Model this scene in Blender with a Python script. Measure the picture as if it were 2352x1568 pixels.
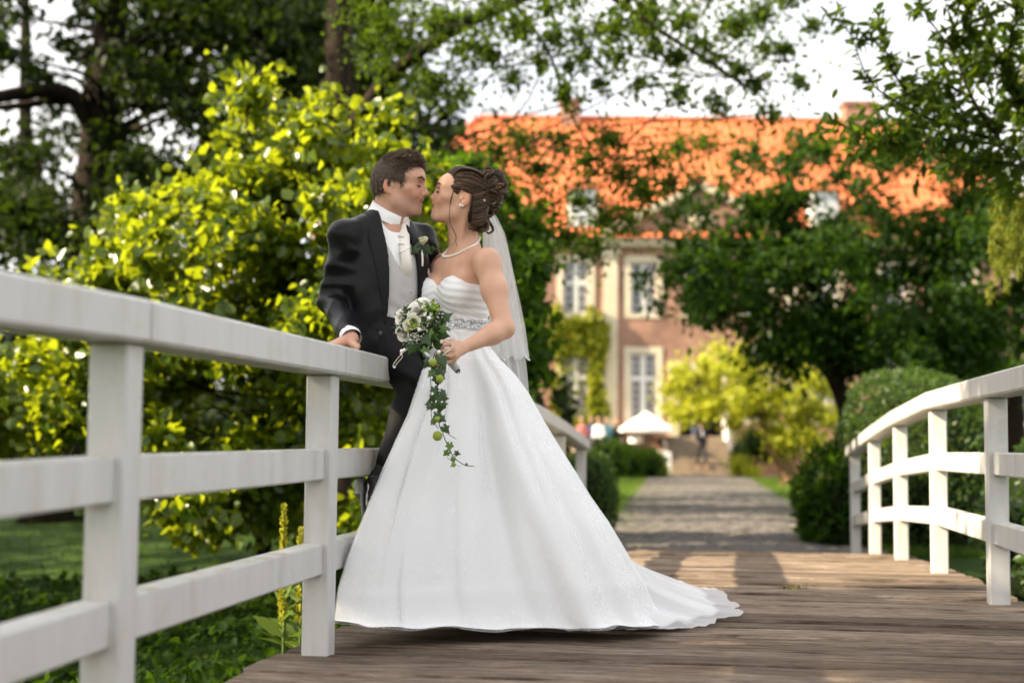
import bpy, math, random
import numpy as np
from mathutils import Vector, Matrix
sc = bpy.context.scene
col = sc.collection
for o in list(bpy.data.objects): bpy.data.objects.remove(o)
PI = math.pi
# ---------------------------------------------------------------- camera
CAM = Vector((0, 0, 0.68))
PITCH, ROLL, FPX = math.radians(4.35), math.radians(0.5), 3267.0    # FPX: focal length in pixels of a 2352 px wide picture
cd = bpy.data.cameras.new('camera'); cam = bpy.data.objects.new('camera', cd); col.objects.link(cam)
CR = Matrix.Rotation(PI / 2 + PITCH, 3, 'X') @ Matrix.Rotation(ROLL, 3, 'Z')
cam.matrix_world = Matrix.Translation(CAM) @ CR.to_4x4()
cd.sensor_width = 36; cd.lens = FPX / 2352 * 36; cd.clip_start = 0.05; cd.clip_end = 3000
cd.dof.use_dof = True; cd.dof.focus_distance = 5.5; cd.dof.aperture_fstop = 1.8; cd.dof.aperture_blades = 0
sc.camera = cam
# ---------------------------------------------------------------- world and sun
SUN_AZ, SUN_EL = math.radians(13), math.radians(31)      # azimuth: degrees behind the camera plane, from the left
SUNV = Vector((-math.cos(SUN_AZ) * math.cos(SUN_EL), -math.sin(SUN_AZ) * math.cos(SUN_EL), math.sin(SUN_EL)))
w = bpy.data.worlds.new('World'); sc.world = w; w.use_nodes = True
nt = w.node_tree; nt.nodes.clear()
sky = nt.nodes.new('ShaderNodeTexSky'); sky.sky_type = 'NISHITA'; sky.sun_disc = False
sky.sun_elevation = SUN_EL; sky.sun_rotation = math.atan2(SUNV.x, SUNV.y)
sky.air_density = 1.0; sky.dust_density = 3.0; sky.ozone_density = 1.0
bg = nt.nodes.new('ShaderNodeBackground'); bg.inputs[1].default_value = 0.072
# thin high cloud over the whole sky
tc = nt.nodes.new('ShaderNodeTexCoord'); nz = nt.nodes.new('ShaderNodeTexNoise')
nz.inputs['Scale'].default_value = 3.2; nz.inputs['Detail'].default_value = 5; nz.inputs['Roughness'].default_value = .55
cr = nt.nodes.new('ShaderNodeValToRGB'); cr.color_ramp.elements[0].position = .30; cr.color_ramp.elements[1].position = .62
cr.color_ramp.elements[0].color = (.35, .35, .35, 1); cr.color_ramp.elements[1].color = (.95, .95, .95, 1)
mx = nt.nodes.new('ShaderNodeMix'); mx.data_type = 'RGBA'
mx.inputs['B'].default_value = (8.7, 8.45, 8.25, 1)
out = nt.nodes.new('ShaderNodeOutputWorld')
L = nt.links.new
L(tc.outputs['Generated'], nz.inputs['Vector']); L(nz.outputs['Fac'], cr.inputs[0]); L(cr.outputs[0], mx.inputs['Factor'])
L(sky.outputs[0], mx.inputs['A']); L(mx.outputs['Result'], bg.inputs[0]); L(bg.outputs[0], out.inputs[0])
ld = bpy.data.lights.new('sun', 'SUN'); ld.energy = 5.0; ld.angle = math.radians(0.55); ld.color = (1.0, .83, .58)
sun = bpy.data.objects.new('sun', ld); col.objects.link(sun)
sun.rotation_euler = SUNV.to_track_quat('Z', 'Y').to_euler(); sun.location = (-20, -20, 30)
vs = sc.view_settings; vs.view_transform = 'Standard'; vs.look = 'None'; vs.exposure = 1.68; vs.gamma = 1; vs.use_curve_mapping = False
sc.render.engine = 'CYCLES'
cy = sc.cycles; cy.use_denoising = True; cy.denoiser = 'OPENIMAGEDENOISE'
cy.max_bounces = 7; cy.diffuse_bounces = 4; cy.glossy_bounces = 3; cy.transmission_bounces = 5; cy.transparent_max_bounces = 14
cy.sample_clamp_indirect = 6; cy.use_adaptive_sampling = True; cy.adaptive_threshold = .02
cy.caustics_reflective = False; cy.caustics_refractive = False
# ---------------------------------------------------------------- helpers
def ray(px, py):
    return CR @ Vector(((px - 1176) / FPX, (784 - py) / FPX, -1))
def P(px, py, Y):                     # a point of the 2352 px picture at depth Y
    d = ray(px, py); return CAM + d * (Y / d.y)
def W(sx, sy, Y):                     # the same for the 2500 px photograph
    return P(sx / 1.06293, sy / 1.06293, Y)
def ease(t): t = min(max(t, 0), 1); return t * t * (3 - 2 * t)

def tag(o, label=None, cat=None, group=None, kind=None):
    if label: o['label'] = label
    if cat: o['category'] = cat
    if group: o['group'] = group
    if kind: o['kind'] = kind
    return o
def thing(name, label, cat, loc=(0, 0, 0), group=None, rz=0):
    o = bpy.data.objects.new(name, None); col.objects.link(o); o.location = loc; o.rotation_euler.z = rz
    o.empty_display_size = .1
    return tag(o, label, cat, group)
def link(name, me, parent=None, mat=None, label=None, kind=None):
    o = bpy.data.objects.new(name, me); col.objects.link(o)
    if mat is not None and len(me.materials) == 0: me.materials.append(mat)
    if parent is not None:
        o.parent = parent
    return tag(o, label, kind=kind)
def wpart(name, me, parent, mat=None, label=None, kind=None):
    """A part whose mesh is in world coordinates: its thing keeps its own place."""
    o = link(name, me, parent, mat, label, kind)
    m = Matrix.Translation(parent.location) @ Matrix.Rotation(parent.rotation_euler.z, 4, 'Z') if parent.parent is None else None
    if m is not None: o.matrix_parent_inverse = m.inverted()
    return o
def sub(name, me, parent, mat=None, label=None, kind=None):
    return link(name, me, parent, mat, label, kind)
def copy_tree(o, parent=None):
    c = o.copy(); col.objects.link(c); c.parent = parent
    if parent is not None: c.matrix_parent_inverse = o.matrix_parent_inverse.copy()
    for ch in list(o.children): copy_tree(ch, c)
    return c

def mesh_np(name, v, f, mat=None, smooth=True, colr=None, cname='Col'):
    """v (n,3), f (m,k) constant k, or list of such blocks"""
    v = np.asarray(v, np.float32)
    fs = f if isinstance(f, list) else [f]
    fs = [np.asarray(a, np.int32) for a in fs if len(a)]
    me = bpy.data.meshes.new(name)
    me.vertices.add(len(v)); me.vertices.foreach_set('co', v.ravel())
    nl = sum(a.size for a in fs); npoly = sum(len(a) for a in fs)
    me.loops.add(nl); me.loops.foreach_set('vertex_index', np.concatenate([a.ravel() for a in fs]))
    starts = []; s = 0
    for a in fs:
        starts.append(s + np.arange(len(a)) * a.shape[1]); s += a.size
    me.polygons.add(npoly); me.polygons.foreach_set('loop_start', np.concatenate(starts).astype(np.int32))
    me.update(calc_edges=True)
    me.polygons.foreach_set('use_smooth', np.full(npoly, smooth, bool))
    if colr is not None:
        a = me.attributes.new(cname, 'FLOAT_COLOR', 'POINT')
        c4 = np.ones((len(v), 4), np.float32); c4[:, :3] = colr
        a.data.foreach_set('color', c4.ravel())
    me.validate()
    if mat is not None: me.materials.append(mat)
    return me

class MB:
    """collects boxes, tubes, sheets of one part into one mesh"""
    def __init__(s): s.v = []; s.f = {}; s.n = 0
    def add(s, v, f):
        v = np.asarray(v, float).reshape(-1, 3)
        for face in f:
            s.f.setdefault(len(face), []).append([i + s.n for i in face])
        s.v.append(v); s.n += len(v); return s
    def addnp(s, v, f):
        f = np.asarray(f); s.f.setdefault(f.shape[1], []).extend((f + s.n).tolist()); s.v.append(np.asarray(v, float)); s.n += len(v); return s
    def hexa(s, c8):                   # 8 corners: bottom ring of 4 ccw, top ring of 4
        return s.add(c8, [(3, 2, 1, 0), (4, 5, 6, 7), (0, 1, 5, 4), (1, 2, 6, 5), (2, 3, 7, 6), (3, 0, 4, 7)])
    def box(s, lo, hi, M=None):
        x0, y0, z0 = lo; x1, y1, z1 = hi
        c = [(x0, y0, z0), (x1, y0, z0), (x1, y1, z0), (x0, y1, z0), (x0, y0, z1), (x1, y0, z1), (x1, y1, z1), (x0, y1, z1)]
        if M is not None: c = [tuple(M @ Vector(q)) for q in c]
        return s.hexa(c)
    def tube(s, pts, rads, n=8, caps=True, flat=None, star=0, ph=0.0):
        v, f = tube_np(pts, rads, n, star, ph, flat); s.addnp(v, f)
        if caps:
            k = s.n - len(v); m = len(pts)
            s.f.setdefault(n, []).append([k + i for i in range(n)][::-1]); s.f[n].append([k + (m - 1) * n + i for i in range(n)])
        return s
    def lathe(s, prof, n=16, M=None):
        pr = np.asarray(prof, float); a = np.arange(n) * 2 * PI / n
        v = np.stack([pr[:, 0:1] * np.cos(a), pr[:, 0:1] * np.sin(a), np.repeat(pr[:, 1:2], n, 1)], -1).reshape(-1, 3)
        if M is not None: v = xf(M, v)
        return s.addnp(v, gridf(len(pr), n, wrap=True))
    def build(s, name, mat=None, smooth=False, bevel=0.0):
        me = mesh_np(name, np.concatenate(s.v), [np.array(a) for a in s.f.values()], mat, smooth)
        return me
def xf(M, v):
    M = np.array(M, float); return v @ M[:3, :3].T + M[:3, 3]
def gridf(m, n, wrap=False):
    i = np.arange(m - 1)[:, None]; j = np.arange(n if wrap else n - 1)[None, :]; j2 = (j + 1) % n
    a = i * n + j; b = i * n + j2; c = (i + 1) * n + j2; d = (i + 1) * n + j
    return np.stack([a, b, c, d], -1).reshape(-1, 4)
def tube_np(pts, rads, n=8, star=0, ph=0.0, flat=None):
    p = np.asarray([tuple(q) for q in pts], float); m = len(p)
    r = np.broadcast_to(np.asarray(rads, float), (m,))
    t = np.gradient(p, axis=0); t /= np.linalg.norm(t, axis=1, keepdims=True) + 1e-12
    u = np.cross(t[0], (0, 0, 1.0) if abs(t[0][2]) < .9 else (0, 1.0, 0)); u /= np.linalg.norm(u)
    U = []
    for k in range(m):
        u = u - t[k] * (u @ t[k]); u /= np.linalg.norm(u) + 1e-12; U.append(u)
    U = np.array(U); V = np.cross(t, U)
    a = np.arange(n) * 2 * PI / n
    rr = r[:, None] * (1 + (star * np.sin(a * max(2, n // 3) + ph) if star else 0) * np.ones(n))
    ca, sa = np.cos(a), np.sin(a) * (1 if flat is None else flat)
    v = p[:, None] + rr[..., None] * (U[:, None] * ca[None, :, None] + V[:, None] * sa[None, :, None])
    return v.reshape(-1, 3), gridf(m, n, True)
def spline(pts, n):
    p = np.asarray([tuple(q) for q in pts], float); m = len(p)
    if m == 2: t = np.linspace(0, 1, n)[:, None]; return p[0] * (1 - t) + p[1] * t
    e = np.concatenate([[2 * p[0] - p[1]], p, [2 * p[-1] - p[-2]]]); out_ = []
    for t in np.linspace(0, m - 1 - 1e-9, n):
        i = int(t); f = t - i; a, b, c, d = e[i:i + 4]
        out_.append(.5 * ((2 * b) + (c - a) * f + (2 * a - 5 * b + 4 * c - d) * f * f + (3 * b - a - 3 * c + d) * f ** 3))
    return np.array(out_)
def bevel_box(lo, hi, b=.004):
    """a box with chamfered edges, 24 vertices"""
    lo = np.array(lo, float); hi = np.array(hi, float); c = (lo + hi) / 2; e = (hi - lo) / 2
    V = []; idx = {}
    for sx in (-1, 1):
        for sy in (-1, 1):
            for sz in (-1, 1):
                s_ = np.array((sx, sy, sz))
                for ax in range(3):
                    q = s_ * (e - b); q[ax] = s_[ax] * e[ax]
                    idx[(sx, sy, sz, ax)] = len(V); V.append(c + q)
    F4, F3 = [], []
    for ax in range(3):
        o1, o2 = [k for k in range(3) if k != ax]
        for s_ in (-1, 1):
            ring = []
            for a, b2 in ((-1, -1), (1, -1), (1, 1), (-1, 1)):
                k = [0, 0, 0]; k[ax] = s_; k[o1] = a; k[o2] = b2; ring.append(idx[(*k, ax)])
            F4.append(ring)
        for a in (-1, 1):
            for b2 in (-1, 1):
                k0 = [0, 0, 0]; k0[o1] = a; k0[o2] = b2; k1 = list(k0); k0[ax] = -1; k1[ax] = 1
                F4.append([idx[(*k0, o1)], idx[(*k1, o1)], idx[(*k1, o2)], idx[(*k0, o2)]])
    for sx in (-1, 1):
        for sy in (-1, 1):
            for sz in (-1, 1): F3.append([idx[(sx, sy, sz, a)] for a in range(3)])
    V = np.array(V)
    def fix(fc):
        a, b_, c_ = V[fc[0]], V[fc[1]], V[fc[2]]
        return fc if np.dot(np.cross(b_ - a, c_ - a), V[fc].mean(0) - c) > 0 else fc[::-1]
    return V, [fix(f) for f in F4], [fix(f) for f in F3]

# ---------------------------------------------------------------- implicit surfaces (bodies and clothes grow as one skin)
def MAX(*a):
    r = a[0]
    for q in a[1:]: r = np.maximum(r, q)
    return r
def smin(a, b, k):
    h = np.clip(.5 + .5 * (b - a) / k, 0, 1); return b + (a - b) * h - k * h * (1 - h)
class Field:
    def __init__(s, lo, hi, h):
        s.o = np.array(lo, np.float32); s.h = h
        n = np.ceil((np.array(hi) - np.array(lo)) / h).astype(int) + 1
        s.ax = [s.o[i] + np.arange(n[i], dtype=np.float32) * h for i in range(3)]
        s.F = np.full(n, 1.0, np.float32)
    def block(s, lo, hi):
        sl = []
        for i in range(3):
            a = int(np.clip(math.floor((lo[i] - s.o[i]) / s.h), 0, len(s.ax[i]))); b = int(np.clip(math.ceil((hi[i] - s.o[i]) / s.h) + 1, 0, len(s.ax[i])))
            sl.append(slice(a, max(a, b)))
        X, Y, Z = np.meshgrid(s.ax[0][sl[0]], s.ax[1][sl[1]], s.ax[2][sl[2]], indexing='ij')
        return tuple(sl), X, Y, Z
    def put(s, sl, d, k, op):
        A = s.F[sl]
        if op == 'add': s.F[sl] = smin(A, d, k)
        elif op == 'sub': s.F[sl] = -smin(-A, d, k)
        elif op == 'and': s.F[sl] = -smin(-A, -d, k)
    @staticmethod
    def loc(M, X, Y, Z):
        if M is None: return X, Y, Z
        I = np.array(Matrix(M).inverted(), np.float32)
        return tuple(I[i, 0] * X + I[i, 1] * Y + I[i, 2] * Z + I[i, 3] for i in range(3))
    def ell(s, c, r, M=None, k=.02, op='add', rot=None):
        c = Vector(c); r = (r,) * 3 if np.isscalar(r) else r
        T = (Matrix(M) if M is not None else Matrix.Identity(4)) @ Matrix.Translation(c)
        if rot is not None: T = T @ rot.to_4x4()
        g = T.translation; m = max(r) + k + 3 * s.h
        sl, X, Y, Z = s.block([g[i] - m for i in range(3)], [g[i] + m for i in range(3)])
        if X.size == 0: return s
        x, y, z = s.loc(T, X, Y, Z)
        k0 = np.sqrt((x / r[0]) ** 2 + (y / r[1]) ** 2 + (z / r[2]) ** 2) + 1e-9
        k1 = np.sqrt((x / r[0] ** 2) ** 2 + (y / r[1] ** 2) ** 2 + (z / r[2] ** 2) ** 2) + 1e-9
        s.put(sl, k0 * (k0 - 1) / k1, k, op); return s
    def rc(s, a, b, ra, rb, M=None, k=.02, op='add', fn=None):
        a, b = Vector(a), Vector(b)
        if M is not None: a, b = Matrix(M) @ a, Matrix(M) @ b
        m = max(ra, rb) + k + 3 * s.h + (.02 if fn else 0)
        sl, X, Y, Z = s.block([min(a[i], b[i]) - m for i in range(3)], [max(a[i], b[i]) + m for i in range(3)])
        if X.size == 0: return s
        d = b - a; L2 = d.length_squared + 1e-12
        px, py, pz = X - a.x, Y - a.y, Z - a.z
        t = np.clip((px * d.x + py * d.y + pz * d.z) / L2, 0, 1)
        q = np.sqrt((px - t * d.x) ** 2 + (py - t * d.y) ** 2 + (pz - t * d.z) ** 2) - (ra + (rb - ra) * t)
        if fn is not None: q = q + fn(X, Y, Z, t)
        s.put(sl, q, k, op); return s
    def chain(s, pts, rads, M=None, k=.02, op='add', fn=None):
        for i in range(len(pts) - 1): s.rc(pts[i], pts[i + 1], rads[i], rads[i + 1], M, k, op, fn)
        return s
    def apply(s, fn):
        X, Y, Z = np.meshgrid(*s.ax, indexing='ij', sparse=True); s.F = fn(s.F, X, Y, Z).astype(np.float32); return s
    def local(s, M):
        X, Y, Z = np.meshgrid(*s.ax, indexing='ij', sparse=True); return s.loc(M, X, Y, Z)
    def surf(s, smooth=1):
        return surfnet(s.F, s.o, s.h, smooth)
def surfnet(F, o, h, smooth=1):
    S = F < 0
    n = np.array(F.shape)
    C = np.zeros(n - 1, np.int8)
    for dx in (0, 1):
        for dy in (0, 1):
            for dz in (0, 1): C += S[dx:n[0] - 1 + dx, dy:n[1] - 1 + dy, dz:n[2] - 1 + dz]
    idx = np.argwhere((C > 0) & (C < 8)); N = len(idx)
    vid = np.full(n - 1, -1, np.int32); vid[tuple(idx.T)] = np.arange(N)
    acc = np.zeros((N, 3)); cnt = np.zeros(N)
    i, j, k = idx.T
    for ax in range(3):
        o1, o2 = [q for q in range(3) if q != ax]
        for a in (0, 1):
            for b in (0, 1):
                p0 = [i.copy(), j.copy(), k.copy()]; p0[o1] += a; p0[o2] += b
                p1 = [q.copy() for q in p0]; p1[ax] += 1
                f0, f1 = F[tuple(p0)], F[tuple(p1)]
                m = (f0 < 0) != (f1 < 0)
                t = np.where(m, f0 / np.where(m, f0 - f1, 1), 0)
                off = np.zeros((N, 3)); off[:, o1] = a; off[:, o2] = b; off[:, ax] = t
                acc[m] += off[m]; cnt[m] += 1
    v = (idx + acc / cnt[:, None]) * h + o
    Q = []
    for ax in range(3):
        o1, o2 = (ax + 1) % 3, (ax + 2) % 3
        sl0 = [slice(None)] * 3; sl1 = [slice(None)] * 3
        sl0[ax] = slice(0, -1); sl1[ax] = slice(1, None)
        e = np.argwhere(S[tuple(sl0)] != S[tuple(sl1)])
        if not len(e): continue
        ok = (e[:, o1] > 0) & (e[:, o2] > 0) & (e[:, o1] < n[o1] - 1) & (e[:, o2] < n[o2] - 1); e = e[ok]
        q = []
        for a, b in ((-1, -1), (0, -1), (0, 0), (-1, 0)):
            c = e.copy(); c[:, o1] += a; c[:, o2] += b; q.append(vid[tuple(c.T)])
        q = np.stack(q, 1); inside = S[tuple(e.T)]
        q[~inside] = q[~inside][:, ::-1]; Q.append(q)
    Q = np.concatenate(Q)
    Q = Q[(Q >= 0).all(1)]
    for _ in range(smooth):
        a = np.zeros_like(v); c = np.zeros(N)
        for k_ in range(4):
            p, q = Q[:, k_], Q[:, (k_ + 1) % 4]
            for d in range(3): a[:, d] += np.bincount(p, v[q, d], N) + np.bincount(q, v[p, d], N)
            c += np.bincount(p, minlength=N) + np.bincount(q, minlength=N)
        v = np.where(c[:, None] > 0, .5 * v + .5 * a / np.maximum(c, 1)[:, None], v)
    return v, Q
def fbm(x, y, z, seed=0):
    """cheap smooth pseudo noise from sines"""
    r = np.random.RandomState(seed); s_ = 0
    for k in range(5):
        a = r.normal(size=3); s_ = s_ + np.sin(a[0] * x + a[1] * y + a[2] * z + r.uniform(0, 6.28))
    return s_ / 2.2

# ---------------------------------------------------------------- materials
def mat(name, base=(.5, .5, .5), rough=.6, **kw):
    m = bpy.data.materials.new(name); m.use_nodes = True
    b = m.node_tree.nodes['Principled BSDF']
    b.inputs['Base Color'].default_value = (*base, 1); b.inputs['Roughness'].default_value = rough
    for k, v in kw.items():
        b.inputs[k.replace('_', ' ')].default_value = v
    return m
def N(m, t, **kw):
    n = m.node_tree.nodes.new('ShaderNode' + t)
    for k, v in kw.items():
        if k.startswith('i_'): n.inputs[k[2:].replace('_', ' ')].default_value = v
        else: setattr(n, k, v)
    return n
def lk(m, a, b): m.node_tree.links.new(a, b)
def bsdf(m): return m.node_tree.nodes['Principled BSDF']
def ramp(m, stops, interp='LINEAR'):
    r = N(m, 'ValToRGB'); e = r.color_ramp.elements; r.color_ramp.interpolation = interp
    while len(e) > len(stops): e.remove(e[-1])
    while len(e) < len(stops): e.new(.5)
    for k, (p, c) in enumerate(stops): e[k].position = p; e[k].color = (*c, 1)
    return r
def noisy(name, stops, scale=4, rough=.7, bump=.0, detail=6, stretch=(1, 1, 1), coord='Object', bscale=None, **kw):
    m = mat(name, rough=rough, **{'Specular_IOR_Level': .1, **kw}); b = bsdf(m)
    t = N(m, 'TexCoord'); mp = N(m, 'Mapping'); mp.inputs['Scale'].default_value = stretch
    n = N(m, 'TexNoise', i_Scale=scale, i_Detail=detail, i_Roughness=.62); r = ramp(m, stops)
    lk(m, t.outputs[coord], mp.inputs[0]); lk(m, mp.outputs[0], n.inputs[0]); lk(m, n.outputs[0], r.inputs[0]); lk(m, r.outputs[0], b.inputs['Base Color'])
    if bump:
        n2 = N(m, 'TexNoise', i_Scale=bscale or scale * 4, i_Detail=5); lk(m, mp.outputs[0], n2.inputs[0])
        bp = N(m, 'Bump', i_Strength=bump, i_Distance=.01); lk(m, n2.outputs[0], bp.inputs['Height']); lk(m, bp.outputs[0], b.inputs['Normal'])
    return m
def leafmat(name, dark, light, trans, tw=.45, rough=.42, spec=.4):
    """a leaf: varied per leaf, glossy above, light shining through"""
    m = bpy.data.materials.new(name); m.use_nodes = True; b = bsdf(m)
    g = N(m, 'NewGeometry'); r = ramp(m, [(0, dark), (.6, tuple((a + c) / 2 for a, c in zip(dark, light))), (1, light)])
    lk(m, g.outputs['Random Per Island'], r.inputs[0]); lk(m, r.outputs[0], b.inputs['Base Color'])
    b.inputs['Roughness'].default_value = rough; b.inputs['Specular IOR Level'].default_value = spec
    t = N(m, 'BsdfTranslucent'); mm = N(m, 'Mix', data_type='RGBA', blend_type='MULTIPLY'); mm.inputs['Factor'].default_value = .55
    mm.inputs['A'].default_value = (*trans, 1)
    r2 = ramp(m, [(0, (.45, .5, .4)), (1, (1, 1, 1))]); lk(m, g.outputs['Random Per Island'], r2.inputs[0]); lk(m, r2.outputs[0], mm.inputs['B'])
    lk(m, mm.outputs['Result'], t.inputs[0])
    x = N(m, 'MixShader'); x.inputs[0].default_value = tw
    o = m.node_tree.nodes['Material Output']
    lk(m, b.outputs[0], x.inputs[1]); lk(m, t.outputs[0], x.inputs[2]); lk(m, x.outputs[0], o.inputs[0])
    return m
def colattr(m, name='Col', inp='Base Color'):
    a = N(m, 'Attribute', attribute_name=name); lk(m, a.outputs['Color'], bsdf(m).inputs[inp]); return m

# ---------------------------------------------------------------- leaves
def leaves(pos, size, rs, up=.5, narrow=.62, droop=.35, out=None, outw=0., dirs=None, jitter=.35):
    """pos (n,3): one folded leaf of 4 triangles at each place. Returns v, f"""
    n = len(pos); pos = np.asarray(pos, float)
    d = rs.normal(size=(n, 3)) if dirs is None else np.asarray(dirs) + rs.normal(size=(n, 3)) * jitter
    if out is not None: d = d + out * outw
    d[:, 2] -= droop; d /= np.linalg.norm(d, axis=1, keepdims=True)
    nn = rs.normal(size=(n, 3)); nn[:, 2] += up * 3
    s_ = np.cross(d, nn); s_ /= np.linalg.norm(s_, axis=1, keepdims=True) + 1e-9
    nn = np.cross(s_, d)
    L_ = (size * rs.uniform(.45, 1.4, n))[:, None]; wd = L_ * narrow * .5
    fold = .22
    b0 = pos; t = pos + d * L_ - nn * L_ * .12
    l1 = pos + d * L_ * .32 + s_ * wd + nn * wd * fold; r1 = pos + d * L_ * .32 - s_ * wd + nn * wd * fold
    l2 = pos + d * L_ * .68 + s_ * wd * .75 + nn * wd * fold * .4 - nn * L_ * .03; r2 = pos + d * L_ * .68 - s_ * wd * .75 + nn * wd * fold * .4 - nn * L_ * .03
    v = np.stack([b0, l1, l2, t, r2, r1], 1).reshape(-1, 3)
    k = np.arange(n)[:, None] * 6
    f = np.concatenate([k + np.array([[0, 3, 2, 1]]), k + np.array([[0, 5, 4, 3]])])
    return v, f
def clumps(rs, centers, radii, per, flat=.7):
    c = np.repeat(np.asarray(centers, float), per, 0); r = np.repeat(np.asarray(radii, float), per)
    q = rs.normal(size=(len(c), 3)); q /= np.linalg.norm(q, axis=1, keepdims=True); q *= (np.abs(rs.normal(0, .62, len(c))) + .05)[:, None]
    q[:, 2] *= flat
    return c + q * r[:, None], q
def in_ell(rs, n, c, r, shell=.45):
    q = rs.normal(size=(n, 3)); q /= np.linalg.norm(q, axis=1, keepdims=True)
    return np.asarray(c) + q * np.asarray(r) * (rs.uniform(shell ** 3, 1, n) ** (1 / 3))[:, None]
# ---------------------------------------------------------------- materials of the bridge
def weathered_paint():
    m = mat('weathered_white_paint', rough=.42); b = bsdf(m); b.inputs['Specular IOR Level'].default_value = .35
    t = N(m, 'TexCoord'); mp = N(m, 'Mapping'); mp.inputs['Scale'].default_value = (5, 5, .8)
    n = N(m, 'TexNoise', i_Scale=2.2, i_Detail=7, i_Roughness=.68); lk(m, t.outputs['Object'], mp.inputs[0]); lk(m, mp.outputs[0], n.inputs[0])
    r = ramp(m, [(.28, (.44, .42, .38)), (.44, (.53, .522, .51)), (.62, (.57, .565, .56))]); lk(m, n.outputs[0], r.inputs[0])
    n2 = N(m, 'TexNoise', i_Scale=2.3, i_Detail=6, i_Roughness=.75); lk(m, t.outputs['Object'], n2.inputs[0])
    r2 = ramp(m, [(.55, (0, 0, 0)), (.74, (.65, .65, .65))]); lk(m, n2.outputs[0], r2.inputs[0])
    mx_ = N(m, 'Mix', data_type='RGBA'); mx_.inputs['B'].default_value = (.36, .35, .24, 1)
    lk(m, r2.outputs[0], mx_.inputs['Factor']); lk(m, r.outputs[0], mx_.inputs['A'])
    # green film on ledges: upward and downward edges collect algae
    g = N(m, 'NewGeometry'); n3 = N(m, 'TexNoise', i_Scale=14, i_Detail=5); lk(m, t.outputs['Object'], n3.inputs[0])
    sp = N(m, 'SeparateXYZ'); lk(m, g.outputs['True Normal'], sp.inputs[0])
    r3 = ramp(m, [(.46, (0, 0, 0)), (.66, (.75, .75, .75))]); lk(m, n3.outputs[0], r3.inputs[0])
    ab = N(m, 'Math', operation='ABSOLUTE'); lk(m, sp.outputs[2], ab.inputs[0])
    mu = N(m, 'Math', operation='MULTIPLY'); lk(m, ab.outputs[0], mu.inputs[0]); lk(m, r3.outputs[0], mu.inputs[1])
    mx2 = N(m, 'Mix', data_type='RGBA'); mx2.inputs['B'].default_value = (.34, .31, .17, 1)
    lk(m, mu.outputs[0], mx2.inputs['Factor']); lk(m, mx_.outputs['Result'], mx2.inputs['A']); lk(m, mx2.outputs['Result'], b.inputs['Base Color'])
    bp = N(m, 'Bump', i_Strength=.18, i_Distance=.003); n4 = N(m, 'TexNoise', i_Scale=38, i_Detail=6); lk(m, mp.outputs[0], n4.inputs[0])
    lk(m, n4.outputs[0], bp.inputs['Height']); lk(m, bp.outputs[0], b.inputs['Normal'])
    return m
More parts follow.
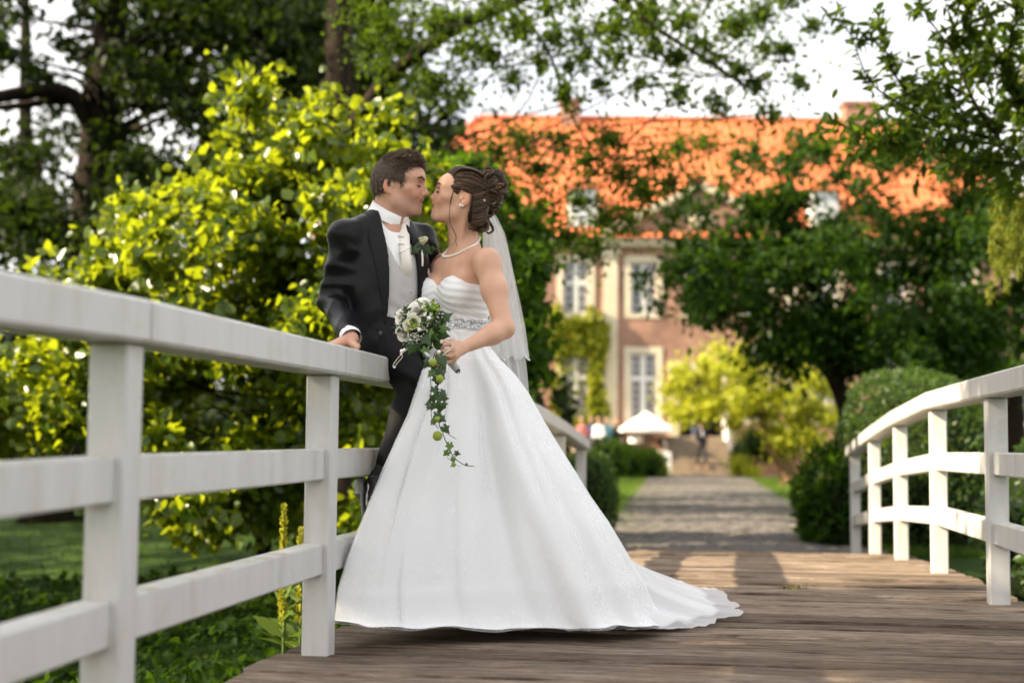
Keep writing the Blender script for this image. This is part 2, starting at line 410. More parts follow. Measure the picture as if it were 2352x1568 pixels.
def weathered_wood(name='weathered_deck_wood', warm=0.):
    m = mat(name, rough=.72); b = bsdf(m); b.inputs['Specular IOR Level'].default_value = .10
    t = N(m, 'TexCoord'); oi = N(m, 'ObjectInfo'); ad = N(m, 'VectorMath', operation='ADD')
    sc_ = N(m, 'VectorMath', operation='SCALE'); sc_.inputs['Scale'].default_value = 37.
    cb = N(m, 'CombineXYZ'); lk(m, oi.outputs['Random'], cb.inputs[0]); lk(m, oi.outputs['Random'], cb.inputs[1]); lk(m, cb.outputs[0], sc_.inputs[0])
    lk(m, t.outputs['Object'], ad.inputs[0]); lk(m, sc_.outputs[0], ad.inputs[1])
    mp = N(m, 'Mapping'); mp.inputs['Scale'].default_value = (1.7, 12, 9); lk(m, ad.outputs[0], mp.inputs[0])
    n = N(m, 'TexNoise', i_Scale=2.6, i_Detail=10, i_Roughness=.66); lk(m, mp.outputs[0], n.inputs[0])
    r = ramp(m, [(.30, (.060, .046, .036)), (.43, (.165, .132, .106)), (.55, (.250, .208, .170)), (.70, (.36, .315, .27))]); lk(m, n.outputs[0], r.inputs[0])
    mp2 = N(m, 'Mapping'); mp2.inputs['Scale'].default_value = (1.2, 5, 4); lk(m, ad.outputs[0], mp2.inputs[0])
    n2 = N(m, 'TexNoise', i_Scale=1.5, i_Detail=5, i_Roughness=.6); lk(m, mp2.outputs[0], n2.inputs[0])
    r2 = ramp(m, [(.30, (.78, .72, .67)), (.52, (.97, .94, .91)), (.7, (1.08, 1.06, 1.04))]); lk(m, n2.outputs[0], r2.inputs[0])
    mx_ = N(m, 'Mix', data_type='RGBA', blend_type='MULTIPLY'); mx_.inputs['Factor'].default_value = 1
    lk(m, r.outputs[0], mx_.inputs['A']); lk(m, r2.outputs[0], mx_.inputs['B'])
    r3 = ramp(m, [(0, (.58, .54, .50)), (.5, (.95, .93, .90)), (1, (1.25, 1.22, 1.18))]); lk(m, oi.outputs['Random'], r3.inputs[0])
    mx3 = N(m, 'Mix', data_type='RGBA', blend_type='MULTIPLY'); mx3.inputs['Factor'].default_value = 1
    lk(m, mx_.outputs['Result'], mx3.inputs['A']); lk(m, r3.outputs[0], mx3.inputs['B']); lk(m, mx3.outputs['Result'], b.inputs['Base Color'])
    mp3 = N(m, 'Mapping'); mp3.inputs['Scale'].default_value = (9, 70, 60); lk(m, ad.outputs[0], mp3.inputs[0])
    n3 = N(m, 'TexNoise', i_Scale=2., i_Detail=6, i_Roughness=.7); lk(m, mp3.outputs[0], n3.inputs[0])
    r4 = ramp(m, [(.34, (.45, .42, .40)), (.52, (1, 1, 1)), (.70, (1.3, 1.28, 1.25))]); lk(m, n3.outputs[0], r4.inputs[0])
    mx4 = N(m, 'Mix', data_type='RGBA', blend_type='MULTIPLY'); mx4.inputs['Factor'].default_value = .8
    lk(m, mx3.outputs['Result'], mx4.inputs['A']); lk(m, r4.outputs[0], mx4.inputs['B']); lk(m, mx4.outputs['Result'], b.inputs['Base Color'])
    bp = N(m, 'Bump', i_Strength=1., i_Distance=.012); lk(m, n.outputs[0], bp.inputs['Height']); lk(m, bp.outputs[0], b.inputs['Normal'])
    return m
M_paint = weathered_paint(); M_deck = weathered_wood()
# ---------------------------------------------------------------- the bridge: s runs along it, q across it
BA = math.atan(.15); BD = Vector((math.sin(BA), math.cos(BA), 0)); BR = Vector((math.cos(BA), -math.sin(BA), 0))
B0 = Vector((-.645, 4.86, 0))                        # the railing post right of which the couple stands
DS = [-8, -5.3, -3.5, -1.72, 0, 1.76, 3.97, 5.8, 7.6, 9.43, 12]
DZ = [-.33, -.14, -.075, -.03, -.012, -.002, -.004, -.066, -.165, -.292, -.48]
def dz(s): return float(np.interp(s, DS, DZ))
def dzs(s): return (dz(s - .5) + dz(s) * 2 + dz(s + .5)) / 4
def BP(s, q, z): return B0 + BD * s + BR * q + Vector((0, 0, z))
def sweep(A, B, w, h, b=.006):
    """a rail from A to B (centre of its underside) with vertical ends and chamfered edges"""
    A, B = Vector(A), Vector(B); d = (B - A); d.z = 0; d.normalize(); r = Vector((d.y, -d.x, 0)); u = Vector((0, 0, 1))
    sec = [(-w / 2 + b, 0), (w / 2 - b, 0), (w / 2, b), (w / 2, h - b), (w / 2 - b, h), (-w / 2 + b, h), (-w / 2, h - b), (-w / 2, b)]
    v = [Q + r * x + u * z for Q in (A, B) for x, z in sec]
    f = [(i, (i + 1) % 8, 8 + (i + 1) % 8, 8 + i) for i in range(8)]
    f = [q[::-1] for q in f]
    return v, f + [tuple(range(8)), tuple(range(15, 7, -1))]
def railing(q, posts, ends, label, inner):
    """inner: +1 when the deck lies on the side of growing q"""
    base = BP(posts[0], q, dz(posts[0])); root = thing('bridge_railing', label, 'railing', base)
    pw = .092
    for s in posts:
        m = MB(); z0, z1 = dz(s) - .12, dz(s) + .940
        bx = bevel_box((-pw / 2, -pw / 2, z0), (pw / 2, pw / 2, z1), .006)
        R_ = Matrix.Rotation(-BA, 4, 'Z'); R_.translation = BP(s, q, 0)
        m.add(xf(R_, bx[0]), bx[1] + bx[2])
        wpart('post', m.build('post'), root, M_paint)
    knots = [ends[0]] + list(posts) + [ends[1]]
    for a, b_ in zip(knots[:-1], knots[1:]):
        if b_ - a < .2:
            continue
        m = MB(); ea = a + (.005 if a in posts else 0); eb = b_ - (.005 if b_ in posts else 0)
        if a == posts[0] and ends[0] > posts[0] - .2: ea = ends[0]
        if b_ == posts[-1] and ends[1] < posts[-1] + .2: eb = ends[1]
        m.add(*sweep(BP(ea, q + inner * .008, dz(ea) + .942), BP(eb, q + inner * .008, dz(eb) + .942), .145, .098, .008))
        wpart('handrail', m.build('handrail'), root, M_paint)
        for nm, z, h in (('middle_rail', .585, .105), ('lower_rail', .268, .105)):
            e0, e1 = a + (pw / 2 + .001 if a in posts else 0), b_ - (pw / 2 + .001 if b_ in posts else 0)
            if e1 - e0 < .3: continue
            m = MB(); m.add(*sweep(BP(e0, q - inner * .012, dz(a) * (1 - (e0 - a) / (b_ - a)) + dz(b_) * (e0 - a) / (b_ - a) + z),
                                   BP(e1, q - inner * .012, dz(a) * (1 - (e1 - a) / (b_ - a)) + dz(b_) * (e1 - a) / (b_ - a) + z), .072, h, .006))
            wpart(nm, m.build(nm), root, M_paint)
    return root
LP = [-5.26, -3.5, -1.67, 0, 1.76, 3.53, 5.3, 7.06, 8.84]
RP = [-3.35, -1.5, .33, 2.15, 3.97, 5.8, 7.6, 9.43]
railing(0, LP, (-5.4, 8.92), 'white wooden bridge railing on the left that the groom is sitting on', 1)
railing(2.60, RP, (-3.5, 9.52), 'white wooden bridge railing on the right in front of the clipped hedge', -1)

deck = thing('footbridge', 'arched wooden footbridge of weathered grey brown planks under the couple', 'bridge', BP(2, 1.3, -.1))
rs = np.random.RandomState(3)
PW, PT = .205, .05
plank_meshes = []
for k in range(7):
    L_ = 2.84; nseg = 9; pl = .5 * (PW - (.006, .008, .036, .010, .040, .007, .028)[k])
    xs = np.linspace(-L_ / 2, L_ / 2, nseg); v = []
    wob = rs.normal(0, .0012, nseg); wz = rs.normal(0, .0012, nseg)
    for i, x in enumerate(xs):
        for y, z in ((-pl, -PT), (pl, -PT), (pl, -.010), (pl - .008, 0), (-pl + .008, 0), (-pl, -.010)):
            v.append((x + rs.normal(0, .004) * (i in (0, nseg - 1)), y + wob[i], z + (wz[i] if z > -.02 else 0)))
    v = np.array(v); f = gridf(nseg, 6, True)[:, ::-1]
    m = MB(); m.addnp(v, f); m.f.setdefault(6, []).extend([[0, 1, 2, 3, 4, 5][::-1], [(nseg - 1) * 6 + j for j in range(6)]])
    me = m.build('plank', M_deck); plank_meshes.append(me)
s = -5.0; k = 0
while s < 9.62:
    sl = math.atan((dzs(s + .1) - dzs(s - .1)) / .2)
    o = sub('plank', plank_meshes[rs.randint(7)], deck)
    Mx = Matrix.Translation(BP(s, 1.3 + rs.normal(0, .012), dzs(s) + rs.normal(0, .0065))) @ Matrix.Rotation(-BA + rs.normal(0, .0018), 4, 'Z') @ Matrix.Rotation(sl, 4, 'X') @ Matrix.Rotation(rs.normal(0, .0016), 4, 'Y')
    if rs.rand() < .5: Mx = Mx @ Matrix.Rotation(PI, 4, 'Z')
    o.matrix_parent_inverse = Matrix.Translation(deck.location).inverted(); o.matrix_basis = Mx
    s += PW; k += 1
M_beam = noisy('dark_beam_wood', [(.3, (.03, .025, .02)), (.7, (.10, .085, .07))], 6, .8, .4)
for q in (.1, 1.3, 2.5):
    m = MB()
    for a, b_ in zip(np.arange(-5, 9.4, 1.2), np.arange(-3.8, 10.6, 1.2)):
        b_ = min(b_, 9.6); m.add(*sweep(BP(a, q, dzs(a) - PT - .27), BP(b_, q, dzs(b_) - PT - .27), .14, .25))
    wpart('beam', m.build('beam'), deck, M_beam)
# ---------------------------------------------------------------- ground, path, terrace level
GZ = -.33
M_lawn = noisy('lawn_grass', [(.30, (.012, .030, .005)), (.5, (.028, .056, .009)), (.72, (.055, .090, .014))], 1.4, .9, .5, bscale=60)
M_soil = noisy('shaded_soil', [(.3, (.012, .013, .006)), (.6, (.028, .032, .012)), (.8, (.05, .055, .02))], 2.5, .95, .6, bscale=30)
def pathx(Y): return np.interp(Y, [13.5, 20, 30, 45, 61], [2.08, 2.98, 4.15, 6.0, 7.95])
def gheight(x, y):
    """flat park; a shallow ditch is crossed by the bridge"""
    u = (x - B0.x) * BD.x + (y - B0.y) * BD.y
    bank = np.clip((np.asarray(u, float) + 0 - 7.2) / 2.2, 0, 1); bank = bank * bank * (3 - 2 * bank)
    left = np.clip((-1.6 - np.asarray(x, float)) / 6, 0, 1)
    low = -.62 - .12 * np.sin(x * .5) * np.cos(y * .31)
    far = np.clip((np.asarray(y, float) - 13) / 14, 0, 1)
    lowl = low * (1 - far) + (GZ - .12) * far
    g = low * (1 - bank) + GZ * bank
    return g * (1 - left) + lowl * left
xs = np.concatenate([[-900, -300, -120, -60], np.arange(-40, 41, 1.0), [60, 120, 300, 900]]); ys = np.concatenate([[-300, -80, -30], np.arange(-12, 70, 1.0), [90, 130, 250, 600, 1500]])
X, Y = np.meshgrid(xs, ys, indexing='ij'); Z = gheight(X, Y)
g = link('ground', mesh_np('ground', np.stack([X, Y, Z], -1).reshape(-1, 3), gridf(len(xs), len(ys))[:, ::-1] if False else gridf(len(xs), len(ys))[:, ::1]), None, M_lawn)
tag(g, 'green park lawn around the bridge and the path', 'lawn', kind='structure')
# cobbled path: bed, then single cobbles where they can be told apart, the rest joined
M_cob = noisy('grey_cobblestone', [(.25, (.075, .070, .066)), (.5, (.135, .127, .120)), (.75, (.20, .19, .18))], 3, .7, .4, bscale=40)
b = bsdf(M_cob); oi = N(M_cob, 'NewGeometry'); rr = ramp(M_cob, [(0, (.6, .6, .63)), (1, (1.2, 1.17, 1.15))]); lk(M_cob, oi.outputs['Random Per Island'], rr.inputs[0])
mm = N(M_cob, 'Mix', data_type='RGBA', blend_type='MULTIPLY'); mm.inputs['Factor'].default_value = 1
src = b.inputs['Base Color'].links[0].from_socket; lk(M_cob, src, mm.inputs['A']); lk(M_cob, rr.outputs[0], mm.inputs['B']); lk(M_cob, mm.outputs['Result'], b.inputs['Base Color'])
M_bed = noisy('sandy_mossy_joints', [(.35, (.055, .06, .03)), (.6, (.12, .11, .085)), (.75, (.08, .11, .03))], 5, .95, .4)
def pathw(Y): return np.interp(Y, [13.5, 16, 24, 58], [1.62, 1.62, 1.6, 1.95])
ys = np.arange(13.2, 58.6, .6); c = pathx(ys); wd = pathw(ys)
v = np.stack([np.stack([c - wd, ys, np.full_like(ys, GZ + .012)], -1), np.stack([c, ys, np.full_like(ys, GZ + .03)], -1), np.stack([c + wd, ys, np.full_like(ys, GZ + .012)], -1)], 1).reshape(-1, 3)
path = link('path', mesh_np('path', v, gridf(len(ys), 3)), None, M_bed)
tag(path, 'grey cobbled path leading from the bridge to the house steps', 'path', kind='structure')
rs = np.random.RandomState(5)
def cobble_np(c_, sx, sy, h, rz):
    b_ = .018
    ring0 = np.array([(-sx, -sy), (sx, -sy), (sx, sy), (-sx, sy)]); ring1 = ring0 * [(sx - b_) / sx, (sy - b_) / sy]
    ca, sa = math.cos(rz), math.sin(rz); R2 = np.array([[ca, -sa], [sa, ca]])
    v_ = np.concatenate([np.c_[ring0 @ R2.T, np.full(4, -.03)], np.c_[ring0 @ R2.T, np.full(4, h * .55)], np.c_[ring1 @ R2.T, np.full(4, h)]]) + c_
    return v_
CF = [(0, 1, 5, 4), (1, 2, 6, 5), (2, 3, 7, 6), (3, 0, 4, 7), (4, 5, 9, 8), (5, 6, 10, 9), (6, 7, 11, 10), (7, 4, 8, 11), (8, 9, 10, 11)]
cob_me = []
for k in range(5):
    v = cobble_np(np.zeros(3), rs.uniform(.058, .068), rs.uniform(.05, .062), rs.uniform(.028, .036), rs.normal(0, .05))
    cob_me.append(mesh_np('cobblestone', v, np.array(CF), M_cob, False))
cv = []; n_single = 0; y = 14.0; row = 0
while y < 57:
    cx_, hw = float(pathx(y)), float(pathw(y)) - .04
    x = -hw + (.07 if row % 2 else 0)
    while x < hw:
        px_, py_ = cx_ + x + rs.normal(0, .008), y + rs.normal(0, .008)
        edge = abs(x) / hw
        if not (edge > .86 and rs.rand() < .35):
            z_ = GZ + .012 + .018 * (1 - abs(x) / hw) + rs.normal(0, .004)
            if n_single < 299 and y > 14.1 and px_ > .9:
                o = sub('cobblestone', cob_me[rs.randint(5)], path); o.location = (px_, py_, z_); o.rotation_euler.z = rs.normal(0, .06); n_single += 1
            else:
                cv.append(cobble_np(np.array((px_, py_, z_)), rs.uniform(.056, .067), rs.uniform(.05, .062), rs.uniform(.022, .036), rs.normal(0, .06)))
        x += .142
    y += .13; row += 1
v = np.concatenate([q[4:] for q in cv]); k = np.arange(len(cv))[:, None, None] * 8
o = sub('cobblestones', mesh_np('cobblestones', v, (np.array(CF[4:])[None] - 4 + k).reshape(-1, 4), M_cob, False), path); o['kind'] = 'stuff'
# pale gravel apron before the steps
M_gravel = noisy('pale_gravel', [(.3, (.22, .18, .13)), (.7, (.34, .29, .22))], 30, .9, .3)
v = np.array([(pathx(58) - 6.5, 56.6, GZ + .035), (pathx(58) + 6.5, 56.6, GZ + .035), (pathx(58) + 6.5, 58.5, GZ + .035), (pathx(58) - 6.5, 58.5, GZ + .035)], float)
o = link('gravel_strip', mesh_np('gravel_strip', v, np.array([[0, 1, 2, 3]])), None, M_gravel); tag(o, 'pale gravel strip in front of the stone steps', 'gravel', kind='structure')
# grass blades: verges by the path, lawn seen under the left railing
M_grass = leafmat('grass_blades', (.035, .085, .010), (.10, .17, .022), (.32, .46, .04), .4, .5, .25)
def blades(name, pts, h, rs, label, mat_=None):
    n = len(pts); a = rs.uniform(0, 6.28, n); hh = h * rs.uniform(.5, 1.3, n); w_ = .009 * h / .12
    d = np.stack([np.cos(a), np.sin(a), np.zeros(n)], 1); lean = rs.normal(0, .35, (n, 2))
    tip = pts + np.stack([lean[:, 0] * hh, lean[:, 1] * hh, hh], 1)
    mid = pts + np.stack([lean[:, 0] * hh * .3, lean[:, 1] * hh * .3, hh * .55], 1)
    v = np.stack([pts - d * w_, pts + d * w_, mid + d * w_ * .8, mid - d * w_ * .8, tip], 1).reshape(-1, 3); k = np.arange(n)[:, None] * 5
    o = link(name, mesh_np(name, v, [k + np.array([[0, 1, 2, 3]]), k + np.array([[3, 2, 4]])]), None, mat_ or M_grass)
    return tag(o, label, 'grass', kind='stuff')
n = 20000; Yv = 14 + (rs.uniform(0, 1, n) ** 1.5) * 42; side = rs.choice([-1, 1], n); off = np.abs(rs.normal(0, .9, n)) * (1 + (Yv - 14) / 25)
xv = pathx(Yv) + side * (pathw(Yv) - .08 + off)
pts = np.stack([xv, Yv, np.full(n, GZ)], 1)
blades('grass_verge', pts, .11, rs, 'bright green grass verges along both edges of the cobbled path')
n = 700; Yv = rs.normal(21, 1.6, n); xv = pathx(Yv) + pathw(Yv) + .25 + np.abs(rs.normal(0, .45, n)); blades('tall_grass', np.stack([xv, Yv, np.full(n, GZ)], 1), .30, rs, 'taller grass tuft at the right path edge before the rhododendron')
n = 5200; Yv = 14.2 + rs.uniform(0, 1, n) * 26; xv = pathx(Yv) + np.sign(rs.uniform(-1, 1, n)) * rs.uniform(0, 1, n) ** .5 * pathw(Yv)
blades('joint_grass', np.stack([xv, Yv, np.full(n, GZ + .02)], 1), .05, rs, 'short grass growing in the joints of the cobbled path')
n = 15000; xv = rs.uniform(-22, -1.5, n); Yv = 13 + rs.uniform(0, 1, n) ** 1.3 * 20
blades('lawn_tufts', np.stack([xv, Yv, gheight(xv, Yv)], 1), .08, rs, 'lawn grass beyond the left railing with a sunlit streak', leafmat('shaded_lawn_blades', (.010, .030, .004), (.030, .065, .008), (.12, .22, .015), .35, .6, .05))  # darker copy of the grass colour, with the lawn's shade put into it
# ---------------------------------------------------------------- the country house, 61 m away
FY = 61.0; PXM = 3472.6 / FY                       # photograph pixels per metre at the facade
def hx(sx): return W(sx, 1000, FY).x
def hz_(sy): return W(1600, sy, FY).z
def brickmat():
    m = mat('red_brown_brickwork', rough=.85); b = bsdf(m); t = N(m, 'TexCoord'); mp = N(m, 'Mapping'); mp.inputs['Rotation'].default_value = (PI / 2, 0, 0)
    br = N(m, 'TexBrick', i_Scale=1.0); br.inputs['Brick Width'].default_value = .24; br.inputs['Row Height'].default_value = .075; br.inputs['Mortar Size'].default_value = .009
    br.inputs['Color1'].default_value = (.25, .10, .066, 1); br.inputs['Color2'].default_value = (.36, .17, .112, 1); br.inputs['Mortar'].default_value = (.42, .36, .29, 1)
    lk(m, t.outputs['Object'], mp.inputs[0]); lk(m, mp.outputs[0], br.inputs[0])
    n = N(m, 'TexNoise', i_Scale=.7, i_Detail=6); lk(m, t.outputs['Object'], n.inputs[0]); r = ramp(m, [(.3, (.65, .62, .62)), (.7, (1.25, 1.2, 1.15))]); lk(m, n.outputs[0], r.inputs[0])
    mx_ = N(m, 'Mix', data_type='RGBA', blend_type='MULTIPLY'); mx_.inputs['Factor'].default_value = 1; lk(m, br.outputs[0], mx_.inputs['A']); lk(m, r.outputs[0], mx_.inputs['B']); lk(m, mx_.outputs['Result'], b.inputs['Base Color']); return m
M_brick = brickmat()
M_sand = noisy('cream_sandstone', [(.3, (.56, .48, .35)), (.7, (.72, .64, .49))], 1.2, .8, .2)
M_tile = noisy('orange_clay_tiles', [(.25, (.43, .115, .050)), (.5, (.56, .17, .078)), (.75, (.66, .235, .11))], 1.1, .75, .1)
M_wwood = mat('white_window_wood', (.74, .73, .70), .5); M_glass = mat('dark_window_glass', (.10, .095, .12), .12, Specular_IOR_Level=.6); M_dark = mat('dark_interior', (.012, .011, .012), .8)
DXC = hx(1710); EAV = hz_(586); GRD = GZ; HW = 16.3; DEP = 12.6; RDG = 15.8 + .68
house = thing('manor_house', 'long brick manor house with steep orange tiled hip roof behind the trees', 'house', (DXC, FY, GRD))
def hb(name, boxes, m_, label=None, parent=None, bev=0):
    m = MB(); [m.box(a, b_) for a, b_ in boxes]; me = m.build(name, m_)
    return wpart(name, me, house, None, label) if parent is None else parent_sub(name, me, parent)
def parent_sub(name, me, parent): o = sub(name, me, parent); o.matrix_parent_inverse = (Matrix.Translation(house.location).inverted() if parent is house else Matrix.Identity(4)); return o
bays = [DXC - 2 * 5.05, hx(1404), hx(1570), DXC, 2 * DXC - hx(1570), 2 * DXC - hx(1404), DXC + 2 * 5.05]
bays[0] = hx(1404) - 2.95; bays[6] = 2 * DXC - bays[0]
b_far = [bays[0] - 2.95 * k for k in (1, 2)] + [bays[6] + 2.95 * k for k in (1, 2)]
ww, sw = .56, .27                                     # half width of the glass frame, width of the stone surround
U0, U1 = hz_(768), hz_(640); Lo0, Lo1 = hz_(1024), hz_(862)
holes = [(x, U0, U1) for x in bays + b_far] + [(x, Lo0, Lo1) for x in bays[:3] + bays[4:] + b_far]
DOOR = (DXC, hz_(1064), hz_(905), .92)
# wall with openings: boxes between the openings of each storey
xs_all = sorted(bays + b_far); T = .5; wall = MB()
def wall_band(z0, z1, xs_, hw_):
    e = [DXC - HW] + sum([[x - h_, x + h_] for x, h_ in zip(xs_, hw_)], []) + [DXC + HW]
    for a, b_ in zip(e[::2], e[1::2]): wall.box((a, FY, z0), (b_, FY + T, z1))
wall.box((DXC - HW, FY, GRD - .3), (DXC + HW, FY + T, DOOR[1]))
e = [x for x in xs_all]
low = [(x, ww) if abs(x - DXC) > .1 else (x, DOOR[3]) for x in e]
wall_band(DOOR[1], Lo0, [DXC], [DOOR[3]]); wall_band(Lo0, Lo1, [x for x, _ in low], [h for _, h in low])
dtop = DOOR[2]
if dtop < Lo1: wall.box((DXC - DOOR[3], FY, dtop), (DXC + DOOR[3], FY + T, Lo1))
wall.box((DXC - HW, FY, Lo1), (DXC + HW, FY + T, U0)); wall_band(U0, U1, e, [ww] * len(e)); wall.box((DXC - HW, FY, U1), (DXC + HW, FY + T, EAV - .30))
for x0 in (DXC - HW, DXC + HW - T): wall.box((x0, FY + T, GRD - .3), (x0 + T, FY + DEP, EAV - .30))
wall.box((DXC - HW + T, FY + DEP - T, GRD - .3), (DXC + HW - T, FY + DEP, EAV - .30))
wallo = wpart('wall', wall.build('wall', M_brick), house)
hb('inner_shade', [((DXC - HW + T + .02, FY + T + .6, GRD), (DXC + HW - T - .02, FY + T + .7, EAV - .4))], M_dark)  # near-black sheet standing in for shade inside the rooms
pane_me = {}
def window(x, z0, z1, upper):
    m = MB(); h = z1 - z0; fr_ = FY - .045
    for a, b_ in (((x - ww - sw, fr_, z0 - .16), (x + ww + sw, FY + .02, z0)), ((x - ww - sw, fr_, z1), (x + ww + sw, FY + .02, z1 + .27)), ((x - ww - sw, fr_, z0), (x - ww, FY + .02, z1)), ((x + ww, fr_, z0), (x + ww + sw, FY + .02, z1))): m.box(a, b_)
    s_ = wpart('window_surround', m.build('window_surround', M_sand), house)
    m = MB(); y0, y1 = FY + .10, FY + .17; tz = z0 + h * (.62 if not upper else .60); c_ = .105
    m.box((x - ww, y0, z0), (x - ww + .09, y1, z1)); m.box((x + ww - .09, y0, z0), (x + ww, y1, z1)); m.box((x - ww + .09, y0, z0), (x + ww - .09, y1, z0 + .09)); m.box((x - ww + .09, y0, z1 - .09), (x + ww - .09, y1, z1))
    m.box((x - c_, y0 - .02, z0 + .09), (x + c_, y1, z1 - .09)); m.box((x - ww + .09, y0 - .01, tz - .10), (x - c_, y1, tz + .10)); m.box((x + c_, y0 - .01, tz - .10), (x + ww - .09, y1, tz + .10))
    fo_ = parent_sub('window_frame', m.build('window_frame', M_wwood), house); 
    mt = MB(); px0 = [(x - ww + .09, x - c_), (x + c_, x + ww - .09)]
    for (a, b_) in px0:
        for lo_, hi_, rows in ((z0 + .09, tz - .10, 5 if not upper else 3), (tz + .10, z1 - .09, 3 if not upper else 2)):
            dw, dh = (b_ - a) / 2, (hi_ - lo_) / rows
            mt.box((a + dw - .014, y0 + .012, lo_), (a + dw + .014, y0 + .05, hi_))
            for r_ in range(1, rows): mt.box((a, y0 + .014, lo_ + r_ * dh - .013), (a + dw - .014, y0 + .048, lo_ + r_ * dh + .013)); mt.box((a + dw + .014, y0 + .014, lo_ + r_ * dh - .013), (b_, y0 + .048, lo_ + r_ * dh + .013))
            for c in range(2):
                for r_ in range(rows):
                    key = (round(dw, 3), round(dh, 3))
                    if key not in pane_me:
                        p_ = MB(); p_.box((-dw / 2 + .004, -.004, -dh / 2 + .004), (dw / 2 - .004, .004, dh / 2 - .004)); pane_me[key] = p_.build('pane', M_glass)
                    o = sub('pane', pane_me[key], fo_); o.location = (a + (c + .5) * dw, y0 + .06, lo_ + (r_ + .5) * dh); o.rotation_euler = (random.gauss(0, .012), 0, random.gauss(0, .012))
    mo = sub('muntins', mt.build('muntins', M_wwood), fo_)
random.seed(4)
for x, a, b_ in holes: window(x, a, b_, a > Lo1)
# pilasters, cornice, pediment, door
pl = [hx(1489), 2 * DXC - hx(1489)]
for x in pl + [DXC - HW + .35, DXC + HW - .35]:
    m = MB(); m.box((x - .31, FY - .12, GRD), (x + .31, FY - .002, EAV - .32)); m.box((x - .38, FY - .16, GRD), (x + .38, FY - .122, GRD + 1.2)); m.box((x - .40, FY - .2, EAV - .75), (x + .40, FY - .122, EAV - .45)); wpart('pilaster', m.build('pilaster', M_sand), house)
hb('cornice', [((DXC - HW - .25, FY - .28, EAV - .30), (DXC + HW + .25, FY + DEP + .25, EAV - .10)), ((DXC - HW - .4, FY - .42, EAV - .10), (DXC + HW + .4, FY + DEP + .4, EAV))], M_sand)
PW_ = pl[1] - pl[0] + .9; ph = PW_ / 2 * .50
m = MB(); x0, x1 = DXC - PW_ / 2, DXC + PW_ / 2; yf = FY - .5
for sgn in (-1, 1):
    a = Vector((DXC + sgn * PW_ / 2, yf, EAV + .02)); b_ = Vector((DXC, yf, EAV + .02 + ph)); n_ = Vector((0, 0, .34))
    c8 = [a, b_, b_ + Vector((0, .8, 0)), a + Vector((0, .8, 0)), a + n_, b_ + n_, b_ + n_ + Vector((0, .8, 0)), a + n_ + Vector((0, .8, 0))]
    m.hexa([tuple(q) for q in c8])
ped = wpart('pediment', m.build('pediment', M_sand), house)
m = MB(); v = [(x0 + .2, yf + .25, EAV), (x1 - .2, yf + .25, EAV), (DXC, yf + .25, EAV + ph), (x0 + .2, yf + 6.6, EAV), (x1 - .2, yf + 6.6, EAV), (DXC, yf + 6.6, EAV + ph)]
m.add(v, [(0, 1, 2), (5, 4, 3), (0, 2, 5, 3), (2, 1, 4, 5), (1, 0, 3, 4)]); wpart('tympanum', m.build('tympanum', M_brick), house)
m = MB(); m.lathe([(.0001, .06), (.55, .06), (.62, 0)], 20, Matrix.Translation((DXC, yf + .24, EAV + ph * .38)) @ Matrix.Rotation(PI / 2, 4, 'X') @ Matrix.Scale(.62, 4, (0, 1, 0))); wpart('crest', m.build('crest', M_sand, True), house)
dz0, dz1, dh_ = DOOR[1], DOOR[2], DOOR[3]
hb('door_surround', [((DXC - dh_ - .42, FY - .10, dz0), (DXC - dh_, FY + .1, dz1)), ((DXC + dh_, FY - .10, dz0), (DXC + dh_ + .42, FY + .1, dz1)), ((DXC - dh_ - .5, FY - .16, dz1), (DXC + dh_ + .5, FY + .1, dz1 + .42))], M_sand)
M_door = mat('dark_green_door', (.018, .022, .02), .4)
m = MB(); m.box((DXC - dh_, FY + .20, dz0), (DXC - dh_ + .07, FY + .95, dz1 - .05)); do = wpart('door', m.build('door', M_door), house); m = MB(); m.box((DXC + dh_ - .07, FY + .20, dz0), (DXC + dh_, FY + .95, dz1 - .05)); wpart('door', m.build('door', M_door), house)
# hip roof: pantile waves run down each slope, joined
def slope(a, b_, c, d, name):
    """eave a-b, ridge d-c: a corrugated sheet"""
    a, b_, c, d = [Vector(q) for q in (a, b_, c, d)]; L_ = (b_ - a).length; n_ = (b_ - a).cross(d - a).normalized(); ncol = int(L_ / .29); V, F_ = [], []
    u = (b_ - a).normalized(); k0 = 0; up_ = (d - a) - u * (d - a).dot(u); H_ = up_.length; up_.normalize()
    dl, cr_ = (d - a).dot(u), (c - a).dot(u); rows = 14
    for i in range(ncol):
        for j, (o_, h_) in enumerate(((0, .0), (.22, .055), (.5, .075), (.78, .055))):
            pass
    nx_ = ncol * 4 + 1
    for i in range(nx_):
        xx = L_ * i / (nx_ - 1); hgt = (0., .06, .085, .06)[i % 4]
        tm = 1.0
        if dl > 1e-3 and xx < dl: tm = xx / dl
        if L_ - cr_ > 1e-3 and xx > cr_: tm = (L_ - xx) / (L_ - cr_)
        for j in range(rows * 2):
            t = min((j // 2 + (j % 2)) / rows, tm); q = a + u * xx + up_ * (H_ * t) + n_ * (hgt + (.035 if j % 2 == 0 else 0.)); V.append(q)
    o = wpart(name, mesh_np(name, np.array([tuple(q) for q in V]), gridf(nx_, rows * 2), M_tile, False), house); return o
e_ = .45; ez = EAV + .01; yF, yB, yR = FY - e_, FY + DEP + e_, FY + DEP / 2; xL, xR = DXC - HW - e_, DXC + HW + e_; rl = 9.7
A, B, C, D = (xL, yF, ez), (xR, yF, ez), (xR, yB, ez), (xL, yB, ez); R0_, R1_ = (DXC - rl, yR, RDG), (DXC + rl, yR, RDG)
slope(A, B, R1_, R0_, 'roof_tiles'); slope(B, C, R1_, R1_, 'roof_tiles'); slope(C, D, R0_, R1_, 'roof_tiles'); slope(D, A, R0_, R0_, 'roof_tiles')
